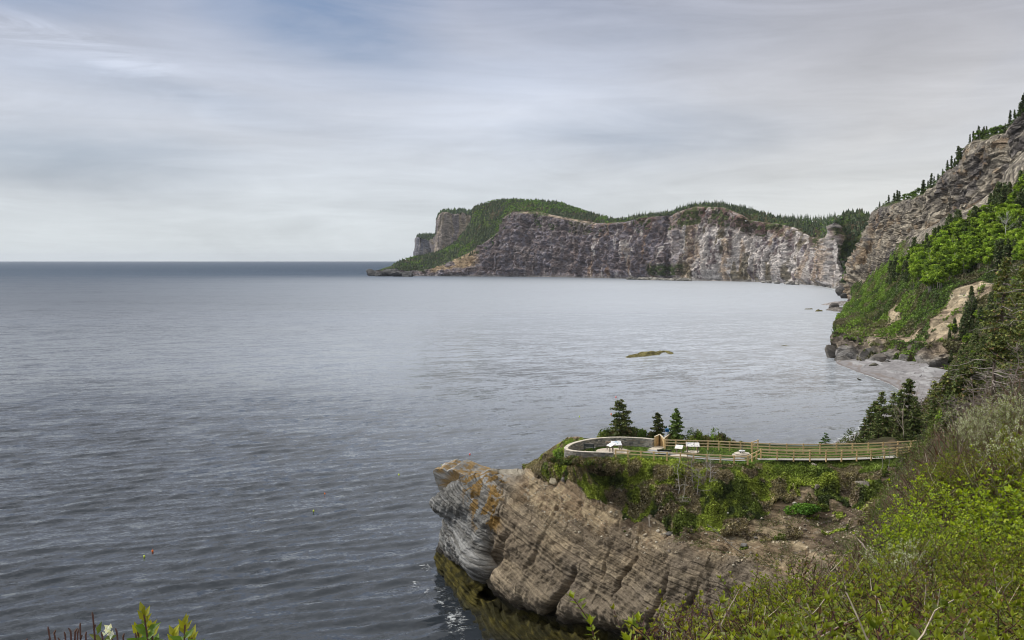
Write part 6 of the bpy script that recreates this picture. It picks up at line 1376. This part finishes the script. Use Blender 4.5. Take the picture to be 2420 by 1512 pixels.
for i, (u, v) in enumerate([(2296, 740), (2283, 775), (2160, 705), (2120, 700), (2186, 640), (2214, 655)]):
    p = hit(TAL, u, v)
    if p: place_dead(230+i, u, v, p[1], 9, ['leaning bare stem on the sandy scree', 'second bare stem on the sandy scree', 'bare grey trunk in the lower shrubs of the scree', 'leftmost bare grey trunk in the lower shrubs', 'pale bare trunk at the left of the grove', 'bare trunk in the middle of the grove edge'][i], bv=TAL, nbr=12, spread=.25, col=(.30, .27, .24), r=.14)
p = hit(TAL, 2376, 585); 
if p: place_dead(240, 2376, 575, p[1]-3, 17, 'white bare tree standing out of the aspen grove', nbr=22, spread=.4, up=.8, col=(.50, .48, .45), r=.22, z0=.4)

# ================================================================ SPRUCES ON THE RIGHT HILLSIDE
hs = []
for s in range(5):
    tm, cm = conifer(110+s, 8, 2.2, n_whorl=12, nb=7, tuft=15, ts=.24, z0=.10, sparse=.16, flag=.15*s/4, cols=[(.045, .062, .020), (.075, .090, .026), (.028, .038, .016), (.085, .062, .038)], dead=1); hs.append(tree_obj('spruce_tree', tm, cm, 'x'))
spots = [(2040, 1062, 146, 4.2, 'outermost spruce at the left foot of the dark clump behind the corridor'), (2056, 1058, 144, 6.0, 'left spruce of the dark clump behind the corridor fence'), (2068, 1056, 148, 6.6, 'broad yellowish spruce in the left of the dark clump'), (2084, 1054, 147, 7.8, 'pointed spruce with a thin spire in the dark clump'), (2074, 1062, 139, 4.4, 'short spruce in front of the dark clump'),
         (2108, 1055, 152, 7.0, 'brownish spruce in the middle of the dark clump'), (2124, 1053, 149, 8.0, 'dense dark spruce behind the bare curved tree'), (2147, 1053, 150, 8.8, 'tallest spruce with nodding tip in the dark clump'), (2158, 1056, 145, 6.6, 'right hand spruce of the dark clump'), (2140, 1060, 142, 4.0, 'low spruce skirt at the right front of the dark clump'), (2116, 1062, 141, 3.4, 'small green spruce at the front of the dark clump')]
for i, (u, v, D, H, lb) in enumerate(spots):
    p = U(u, D, 22.0); z = drop(HILL, p[0], p[1]); z = z[2] if z else 22; put(hs, 'h', i, (p[0], p[1], z-.3), H, lb, None, base=8, w=1.15)
tm, bm = dead_tree(251, 7.8, nbr=40, spread=.2, up=.1, col=(.24, .20, .17), r=.08)
p = U(2101, 150, 22); e = empty('dead_tree', (p[0], p[1], 21.8)); tag(e, 'brown dead spire behind the dark clump', 'dead tree'); tm.build('trunk', M_BARK, e); bm.build('branches', M_BARK, e)
hill_lb = ['dark spruce on the shaded hillside above the beach', 'spruce on the hillside right of the corridor fence', 'spruce on the upper right hillside']
n_h = 0
for i in range(420):
    u = rng.uniform(2205, 2450); v = rng.uniform(760, 1035); 
    vlim = np.interp(u, [2205, 2230, 2250, 2300, 2450], [985, 945, 905, 850, 760])
    if v < vlim or (v > 985 and u > 2260): continue
    q = hit(HILL, u, v)
    if q is None or q[1] < 78: continue
    D = q[1]; H = rng.uniform(5.0, 9.0)*np.interp(D, [80, 200, 400], [.62, 1.0, 1.25])
    if v-H/D*FPX < np.interp(u, [2205, 2230, 2250, 2300, 2340, 2450], [925, 885, 840, 770, 690, 640]): continue
    g = 0 if D > 160 else (1 if u < 2300 else 2); n_h += 1
    if i % 6 == 5: put(asp, 'a', i, (q[0], q[1], q[2]-.3), H*.7, 'small leafy tree among the hillside spruces', 'leafy trees among the hillside spruces'); continue
    put(hs, 'h', i, (q[0], q[1], q[2]-.3), H, hill_lb[g]+[', low down', ', halfway up', ', high up'][0 if v > 940 else 1 if v > 860 else 2], hill_lb[g]+' group', base=8, w=rng.uniform(.9, 1.35))
    if n_h > 130: break
print('hill trees', n_h)
# the two big windblown spruces near the frame edge
def big_spruce(seed, u, vb, D, H, Rb, label, **kw):
    p = G(u, vb, D); tm, cm = conifer(seed, H, Rb, **kw); e, k = tree_obj('spruce_tree', tm, cm, label); e.location = tuple(p)
    rng_ = rs(seed); m_ = MB()
    for j in range(34):
        f = rng_.uniform(.12, .9); th = rng_.uniform(-1.4, 1.4) if rng_.rand() < .7 else rng_.uniform(0, 6.28); L = Rb*rng_.uniform(.5, 1.25); t = np.linspace(0, 1, 6)[:, None]
        o = np.array([0, 0, f*H])+np.array([math.cos(th), math.sin(th), -.12])*L*t+rng_.normal(0, .05, (6, 3))*L*t; m_.tube(o, .035*(1-.85*t[:, 0])+.005, 4, col=np.array([.27, .24, .21])*rng_.uniform(.8, 1.3), cap=False)
        for q in range(4):
            g = rng_.uniform(.3, 1); o2 = np.array([np.interp(g, t[:, 0], o[:, i]) for i in range(3)]); d = unit(rng_.normal(0, .7, 3)+np.array([math.cos(th), math.sin(th), .1])); m_.tube([o2, o2+d*L*.1, o2+d*L*.24+rng_.normal(0, .04, 3)], [.012, .009, .004], 3, col=(.25, .22, .2), cap=False)
    m_.build('dead_branches', M_BARK, e); return e
BC = [(.060, .075, .022), (.095, .100, .026), (.035, .045, .017), (.11, .07, .035)]
big_spruce(301, 2366, 800, 92, 7.6, 2.6, 'tall sparse windblown spruce rising above the sandy slope at right', n_whorl=12, nb=6, tuft=30, ts=.17, z0=.12, sparse=.3, flag=.25, cols=BC, trunk_r=.16, lean=.03)
big_spruce(302, 2344, 945, 60, 4.0, 2.7, 'flat topped windblown spruce with thick bare trunk at right', n_whorl=6, nb=8, tuft=52, ts=.12, z0=.62, sparse=.1, flag=.45, cols=BC, trunk_r=.15)
big_spruce(303, 2440, 900, 66, 6.5, 3.2, 'dark spruce at the right frame edge with tangled dead limbs', n_whorl=12, nb=7, tuft=40, ts=.13, z0=.1, sparse=.2, flag=.1, cols=BC, trunk_r=.16)
big_spruce(304, 2425, 790, 84, 7.0, 2.8, 'spruce behind the tangled one at the right frame edge', n_whorl=12, nb=7, tuft=30, ts=.16, z0=.1, sparse=.2, cols=BC, trunk_r=.15)
big_spruce(305, 2296, 965, 78, 3.6, 2.2, 'low spreading spruce under the flat topped one', n_whorl=8, nb=7, tuft=34, ts=.14, z0=.05, sparse=.1, cols=BC, trunk_r=.09)
big_spruce(306, 2235, 975, 100, 4.2, 2.0, 'bushy dark spruce right of the corridor clump', n_whorl=9, nb=7, tuft=24, ts=.16, z0=.05, sparse=.1, cols=BC, trunk_r=.09)
big_spruce(307, 2210, 985, 108, 4.0, 1.7, 'spruce at the seaward edge of the hillside above the beach', n_whorl=9, nb=7, tuft=20, ts=.16, z0=.05, sparse=.1, cols=BC, trunk_r=.08)
for i, (u, v, D, H) in enumerate([(2270, 1015, 62, 2.6), (2305, 985, 52, 2.4), (2330, 990, 44, 2.2), (2225, 1045, 88, 3.0), (2390, 930, 52, 3.0), (2215, 1010, 100, 3.6)]):
    place_dead(320+i, u, v+14, D, H, ['bare tangled shrub above the corridor end', 'grey twisted bare shrub under the flat topped spruce', 'bare brown shrub beside the thick trunk', 'bare shrub at the end of the corridor', 'bare tangle below the right edge spruces', 'bare shrub in front of the seaward hillside spruces'][i], nbr=34, spread=.7, up=.35, col=(.26, .215, .19), r=.03, sub=5)

# ================================================================ FOREGROUND SHRUBS with real leaves
def leafy_shrub(seed, H, Rr, stems=16, twigs=5, nodes=6, L=.055, cols=((.20, .30, .04),), p=(1,), stemc=(.085, .042, .040), bare=.1, tip=True, flowers=0, spread=.9, pale=.12, lw=.26):
    rng = rs(seed); tm = MB(); cm = MB(); fm = MB(); B = []; Dn = []; Nn = []; Ln = []; Cl = []; F = []
    cols = np.array(cols); p = np.array(p)/sum(p)
    def sprig(o, e, r, col, leafy):
        t = np.linspace(0, 1, 5)[:, None]; c = o+(e-o)*t+rng.normal(0, .012, (5, 3))*H*t; tm.tube(c, r*(1-.7*t[:, 0])+.0012, 3, col=col, cap=False)
        if not leafy: return c
        d = unit(e-o)
        for q in range(nodes):
            f = .30+.70*(q+rng.uniform(0, .9))/nodes; o2 = np.array([np.interp(f, t[:, 0], c[:, i]) for i in range(3)]); a = rng.uniform(0, 6.28); up_ = np.array([0, 0, 1.])
            for sgn in (1, -1):
                sd = np.array([math.cos(a)*sgn, math.sin(a)*sgn, 0]); ld = unit(d*rng.uniform(.25, .8)+sd*rng.uniform(.6, 1.1)+up_*rng.uniform(-.05, .35)); B.append(o2); Dn.append(ld); Nn.append(up_*.8+d*.4+rng.normal(0, .3, 3)); Ln.append(L*rng.uniform(.55, 1.2)*(1.05-.3*f)); Cl.append(cols[rng.choice(len(cols), p=p)]*rng.uniform(.78, 1.25))
        if tip:
            for q in range(4):
                a = q*1.57+rng.uniform(0, .6); ld = unit(d*1.0+np.array([math.cos(a), math.sin(a), 0])*.6); B.append(c[-1]); Dn.append(ld); Nn.append(-np.array([math.cos(a), math.sin(a), -.6])); Ln.append(L*rng.uniform(.6, .95)); Cl.append(cols[0]*np.array([1.15, 1.08, .9])*rng.uniform(.9, 1.2))
        if flowers and rng.rand() < flowers:
            for q in range(16): F.append(c[-1]+d*rng.uniform(-.05, .05)+rng.normal(0, .018, 3))
        return c
    for s in range(stems):
        a = rng.uniform(0, 6.28); rr = Rr*rng.uniform(.1, 1)**.6; h = H*rng.uniform(.6, 1.08)*(1.05-.3*rr/Rr); top_ = np.array([math.cos(a)*rr*spread, math.sin(a)*rr*spread, h]); o = top_*np.array([.25, .25, 0]); sc_ = np.array(stemc)*rng.uniform(.7, 1.4)
        if rng.rand() < pale: sc_ = np.array([.45, .38, .30])*rng.uniform(.7, 1.2)
        r = .006+.005*rng.rand(); mid = (o+top_)/2+np.array([math.cos(a), math.sin(a), 0])*rng.uniform(-.05, .1)
        nb = rng.rand() < bare; c = sprig(mid, top_, r*.7, sc_, not nb); tm.tube([o, (o+mid)/2+rng.normal(0, .01, 3), mid], [r*1.2, r, r*.8], 4, col=sc_, cap=False)
        for q in range(twigs):
            f = rng.uniform(.0, .9); o2 = np.array([np.interp(f, np.linspace(0, 1, 5), c[:, i]) for i in range(3)]) if rng.rand() < .65 else o+(mid-o)*rng.uniform(.5, 1)
            b = rng.uniform(0, 6.28); l = H*rng.uniform(.14, .34); sprig(o2, o2+np.array([math.cos(b)*.62, math.sin(b)*.62, rng.uniform(.35, 1)])*l, r*.45, sc_, rng.rand() > bare*1.2)
    if B: leaves(cm, np.array(B), np.array(Dn), np.array(Nn), np.array(Ln), lw, np.array(Cl), rng)
    if F: F = np.array(F); tris(fm, F, .012, rng, .2, varcol((.72, .72, .60), len(F), rng, .1), .8)
    return tm, cm, (fm if len(F) else None)
def shrub_proto(seed, name='leafy_shrub', **kw):
    tm, cm, fm = leafy_shrub(seed, **kw); e = empty(name); ks = [tm.build('stems', M_BARK, e), cm.build('foliage', M_LEAF, e)]
    if fm: ks.append(fm.build('blossom', M_PETAL, e))
    return e, ks
LG = [(.225, .255, .022), (.165, .205, .020), (.25, .215, .028), (.21, .11, .035)]
KA = [shrub_proto(500+s, H=1.25, Rr=.62, stems=15, twigs=6, nodes=4, L=.062, cols=LG, p=(4, 5, 2, 1), bare=.34) for s in range(4)]
KB = [shrub_proto(510+s, H=1.15, Rr=.68, stems=22, twigs=9, nodes=7, L=.060, cols=[(.180, .225, .022), (.135, .185, .020), (.235, .225, .028), (.21, .13, .035)], p=(4, 4, 2, .8), bare=.06) for s in range(4)]
KC = [shrub_proto(520+s, H=2.3, Rr=1.0, stems=18, twigs=9, nodes=6, L=.085, cols=[(.29, .38, .022), (.20, .29, .02), (.36, .42, .035)], p=(4, 4, 2), bare=.03, stemc=(.10, .075, .06), spread=.8, pale=.05, lw=.3) for s in range(3)]
KD = [shrub_proto(530+s, 'twiggy_shrub', H=1.3, Rr=.85, stems=20, twigs=8, nodes=4, L=.062, cols=[(.14, .155, .03), (.10, .12, .03), (.16, .095, .04)], p=(3, 3, 2), bare=.25, stemc=(.095, .055, .045), pale=.10, tip=False) for s in range(3)]
KE = [shrub_proto(540+s, 'flowering_shrub', H=1.6, Rr=.8, stems=18, twigs=8, nodes=5, L=.055, cols=[(.22, .28, .07), (.16, .22, .04), (.24, .20, .09)], p=(3, 3, 2), bare=.08, flowers=.85, stemc=(.16, .12, .10)) for s in range(2)]
uf = {}
rng = rs(600)
def putS(pool, key, x, y, sc, label, g, i=None, z=None, tilt=.12):
    i = rng.randint(len(pool)) if i is None else i; e, ks = pool[i]
    h = drop(HILL, x, y)
    if h is None and z is None: return
    zz_ = h[2] if z is None else z; loc = (x, y, zz_-.05)
    if (key, i) in uf: o = copy_tree(e, ks, loc, rng.uniform(0, 6), sc, (rng.uniform(-tilt, tilt), rng.uniform(-tilt, tilt)))
    else: uf[(key, i)] = 1; o = e; o.location = loc; o.rotation_euler = (rng.uniform(-tilt, tilt), rng.uniform(-tilt, tilt), rng.uniform(0, 6)); o.scale = (sc,)*3
    tag(o, label, 'bush', g); return o
for (pool_, k_) in ((KA, 'A'), (KB, 'B'), (KD, 'D')): pass
edge_lb = 'half bare purple stemmed shrub of the foreground thicket'
in_lb = 'leafy olive green shrub in the foreground thicket'
# purple stemmed shrubs along the left edge, denser greener ones inward
def spot(u, vt, D, H): # shrub whose top shows at (u,vt)
    p = G(u, vt, D); return p[0], p[1], p[2]-H
ZT = np.array([(1500, 1520), (1560, 1478), (1620, 1440), (1700, 1392), (1780, 1345), (1850, 1335), (1950, 1325), (2020, 1300), (2090, 1280), (2160, 1262), (2260, 1262), (2450, 1240)])
n = 0
for D in (2.6, 3.3, 4.1, 5.0, 6.0, 7.1, 8.3, 9.6, 11.2, 13.0):
    du = .46/D*FPX
    for u in np.arange(1540+rng.uniform(0, du), 2560, du):
        f = {2.6: 1510, 3.3: 1500, 4.1: 1488, 5.0: 1475, 6.0: 1452, 7.1: 1432, 8.3: 1408, 9.6: 1385, 11.2: 1358, 13.0: 1330}[D]
        vt = max(np.interp(u, ZT[:, 0], ZT[:, 1]), f-(u-1500)*.10)+rng.uniform(-8, 26)
        if vt > 1560 or u < 1500+ (0 if D > 4 else (5-D)*110): continue
        if np.interp(u, ZT[:, 0], ZT[:, 1]) > vt+60: continue
        left = u < 1700+(1500-vt)*.9+rng.uniform(-60, 60)
        mid_ = (vt < 1400 and 1900 < u < 2330 and rng.rand() < .3)
        pool, key = (KA, 'A') if left else ((KD, 'D') if mid_ else (KB, 'B')); sc = rng.uniform(.75, 1.05)
        x, y, z = spot(u, vt, D, 1.2*sc)
        putS(pool, key, x, y, sc, (edge_lb if left else ('twiggy reddish shrub in the foreground thicket' if mid_ else in_lb))+', '+('at the bottom edge' if vt > 1450 else 'in its lower half' if vt > 1380 else 'at its upper rim')+['', ' far left', ' left of centre', ' right of centre', ' by the right edge'][1+min(3, int((u-1500)/240))], 'foreground thicket shrubs', z=z); n += 1
print('foreground shrubs', n)
# tall bright yellow green shrubs
for i, (u, vt, D, s, lb) in enumerate([(2150, 1168, 16.5, .72, 'narrow yellow green shrub leftmost of the tall bright ones'), (2185, 1195, 17, .7, 'short bright shrub beside the narrow leftmost one'), (2243, 1140, 19, .85, 'bright green shrub with a pointed top second from the left'), (2215, 1215, 16, .75, 'bright shrub filling the gap below the pointed one'), (2290, 1150, 18, .9, 'leafy bright shrub in the middle of the tall group'), (2325, 1120, 20, 1.0, 'tall bright shrub right of the middle of the group'), (2360, 1105, 19, 1.05, 'tallest bright shrub of the group'), (2405, 1110, 18, 1.0, 'bright shrub at the right frame edge'), (2270, 1225, 15, .8, 'lower bright shrub in front of the middle ones'), (2335, 1215, 14.5, .85, 'lower bright shrub at the right front'), (2400, 1205, 14, .9, 'dense bright shrub low at the right frame edge'), (2450, 1120, 17, 1.0, 'bright shrub just cut off by the frame'), (2230, 1262, 13.5, .62, 'small bright shrub low at the left front of the group'), (2300, 1262, 13, .66, 'small bright shrub at the front between the lower ones'), (2380, 1150, 16.5, .95, 'bright shrub between the tallest and the edge one'), (2265, 1165, 17.5, .85, 'bright shrub tucked behind the lower middle one')]):
    s *= 1.22; x, y, z = spot(u, vt, D, 2.15*s); putS(KC, 'C', x, y, s, lb, None, z=z)
# brown twiggy band behind them and up the hill
for i in range(70):
    D = rng.uniform(17, 46); lo = np.interp(D, [17, 25, 35, 46], [2120, 2165, 2190, 2205]); u = rng.uniform(lo, 2470)
    vt0 = np.interp(u, [2120, 2160, 2200, 2250, 2300, 2350, 2420, 2470], [1230, 1150, 1085, 1050, 1010, 985, 960, 950]); vt = vt0+ (46-D)*rng.uniform(.8, 4.2)
    lf = rng.rand() < .45; x, y, z = spot(u, vt, D, 1.3); putS(KB if lf else KD, 'B' if lf else 'D', x, y, rng.uniform(.8, 1.3), ('olive leafy' if lf else 'brown twiggy')+ ' shrub '+('near the corridor fence end' if u < 2260 and D > 32 else 'just behind the bright shrubs' if D < 27 else 'on the middle of the brown slope' if D < 37 else 'below the blossoming band')+(' by the right edge' if u > 2370 else ''), 'shrubs on the slope above the bright ones', z=z)
for i, (u, vt, D, s, lb) in enumerate([(2272, 962, 34, .95, 'flowering shrub leftmost of the pale blossom band'), (2300, 950, 36, 1.1, 'pale blossoming shrub under the thick trunked spruce'), (2335, 938, 36, 1.2, 'wide pale blossoming shrub in the middle of the band'), (2372, 925, 36, 1.3, 'blossoming shrub right of the thick trunk'), (2410, 915, 36, 1.4, 'blossoming shrub behind the yellow flowering one'), (2318, 985, 31, .9, 'lower blossoming shrub in the pale band'), (2360, 975, 30, .9, 'low grey green blossoming shrub at right'), (2415, 1000, 22, 1.1, 'yellow green flowering shrub at the right frame edge'), (2395, 1035, 21, .9, 'small yellow flowering shrub below the edge one'), (2108, 1262, 13, .62, 'white flowering sprig shrub between dirt slope and thicket'), (2130, 1275, 12.4, .6, 'second white flowering shrub beside the thicket edge'), (2440, 985, 21, 1.2, 'flowering shrub cut by the right frame edge')]):
    x, y, z = spot(u, vt, D, 1.6*s); putS(KE, 'E', x, y, s, lb, None, z=z)
# bottom left: twig tips reaching into the frame
def tip_plant(seed, u, vt, D, Hh, label, kind):
    rng_ = rs(seed); p = G(u, vt, D); e = empty('cherry_twig' if kind == 'leaf' else 'blossom_twig', (p[0], p[1], p[2]-Hh)); tag(e, label, 'plant'); tm = MB(); cm = MB(); fm = MB(); ln = rng_.uniform(-.06, .06)
    zz2 = np.linspace(0, 1, 7); c = np.stack([ln*(zz2-1)*1.0, .02*np.sin(zz2*4), zz2*Hh], -1); tm.tube(c, .0030*(1-.6*zz2)+.0008, 5, col=(.13, .07, .06))
    if kind == 'leaf':
        B, Dn, Nn, Ln, Cl = [], [], [], [], []
        for q in range(16):
            f = 1-.26*(q/16)**1.1*(.4/Hh); o = np.array([np.interp(f, zz2, c[:, i]) for i in range(3)]); a = q*2.4+seed; ld = unit(np.array([math.cos(a)*(.45+.5*(1-f)*3), math.sin(a)*.5, .95 if q < 5 else .35])); B.append(o); Dn.append(ld); Nn.append(np.array([-math.cos(a)*.5, -.9, .8])); Ln.append(.031 if q < 5 else .036); Cl.append(np.array([.36, .36, .03] if q < 5 else [.13, .23, .02])*rng_.uniform(.8, 1.2))
        leaves(cm, np.array(B), np.array(Dn), np.array(Nn), np.array(Ln), .24, np.array(Cl), rng_, .12)
    else:
        for q in range(5): 
            f = 1-.03*q/Hh; o = np.array([np.interp(f, zz2, c[:, i]) for i in range(3)]); tm.tube([o, o+np.array([rng_.uniform(-.006, .006), 0, .008])], [.0028, .0012], 4, col=(.10, .06, .05))
        if kind == 'flower':
            s = rng_.choice([-1, 1]); F = []
            for q in range(26): t = rng_.rand(); F.append(np.array([s*.02+s*.012*t, 0, Hh-.075+.045*t])+rng_.normal(0, .009*(1.3-t), 3))
            F = np.array(F); tris(fm, F, .0065, rng_, .2, varcol((.78, .80, .70), len(F), rng_, .08), .8)
            B = np.array([[s*.005, 0, Hh-.06]]*4)+rng_.normal(0, .008, (4, 3)); leaves(cm, B, np.array([[s*.8, 0, .4], [s*.9, .2, -.1], [s*.3, -.2, .9], [-s*.6, 0, .3]]), np.array([[0, -.8, .6]]*4), .035, .2, varcol((.22, .27, .07), 4, rng_), rng_)
    tm.build('stem', M_BARK, e)
    if cm.V: cm.build('leaves', M_LEAF, e)
    if fm.V: fm.build('blossom', M_PETAL, e)
tips = [(346, 1437, 2.2, 'leaf', 'largest leafy cherry twig at the bottom left'), (362, 1470, 2.25, 'leaf', 'lower leafy twig right behind the largest one'), (331, 1478, 2.3, 'leaf', 'leafy twig at the left foot of the largest one'), (442, 1462, 2.2, 'leaf', 'leafy twig with two upright leaves right of the largest one'), (415, 1486, 2.3, 'leaf', 'low leafy twig between the two upright ones'), (458, 1492, 2.25, 'leaf', 'short leafy twig rightmost of the bottom left group'),
        (226, 1440, 2.2, 'flower', 'tallest bare topped twig at the bottom left'), (122, 1474, 2.2, 'flower', 'blossom twig leftmost of the flowering ones'), (135, 1482, 2.25, 'flower', 'blossom twig beside the leftmost one'), (196, 1465, 2.25, 'bud', 'forked budded twig left of the tallest one'), (190, 1480, 2.2, 'flower', 'blossom twig under the forked budded one'), (209, 1486, 2.2, 'flower', 'blossom twig just left of the tallest one'), (174, 1477, 2.2, 'bud', 'short budded twig left of the forked one'), (184, 1478, 2.3, 'bud', 'thin budded twig beside the forked one'),
        (161, 1486, 2.2, 'bud', 'small budded twig between the blossoms'), (248, 1487, 2.2, 'flower', 'blossom twig right of the tallest one'), (282, 1478, 2.2, 'flower', 'blossom twig left of the largest leafy twig'), (297, 1490, 2.25, 'flower', 'small blossom twig touching the largest leafy twig'), (69, 1502, 2.2, 'bud', 'farthest left budded twig barely in the picture'), (150, 1500, 2.2, 'flower', 'low blossom at the bottom left edge'), (270, 1502, 2.2, 'bud', 'lowest budded twig near the blossoms'), (327, 1488, 2.2, 'bud', 'budded twig crossing the largest leafy twig')]
for i, (u, vt, D, kd, lb) in enumerate(tips): tip_plant(700+i, u, vt+9, D, .55, lb, kd)
# supporting shrub below the twig tips, out of the picture
for i, x in enumerate((-1.25, -.95, -.7)):
    p = G(1210+x/2.3*FPX, 1520, 2.3); o = putS(KB, 'B', p[0], 2.3, .62, 'leafy shrub just below the bottom left twig tips', 'shrubs below the bottom left twigs', z=p[2]-1.0)

# prototypes that were never placed are removed
for pool_, k_ in ((KA, 'A'), (KB, 'B'), (KC, 'C'), (KD, 'D'), (KE, 'E')):
    for i, (e, ks) in enumerate(pool_):
        if (k_, i) not in uf:
            for k in ks+[e]: bpy.data.objects.remove(k)
for pool_, k_ in ((asp, 'a'), (spr, 's'), (hs, 'h')):
    for i, (e, ks) in enumerate(pool_):
        if (k_, i) not in usedg:
            for k in ks+[e]: bpy.data.objects.remove(k)

# ================================================================ AIR: thin sea haze over the whole bay
hm = bpy.data.materials.new('haze'); hm.use_nodes = True; ht = NT(hm.node_tree); ht.n.clear()
pv_ = ht.node('ShaderNodeVolumePrincipled'); pv_.inputs['Color'].default_value = (.80, .87, .98, 1); pv_.inputs['Density'].default_value = .000015; pv_.inputs['Anisotropy'].default_value = .2
ho = ht.node('ShaderNodeOutputMaterial'); ht.put(ho, 1, pv_)
mb = MB(); mb.box((0, 21000, 148), (84000, 50000, 306)); o = mb.build('haze', hm); tag(o, None, None, None, 'stuff')
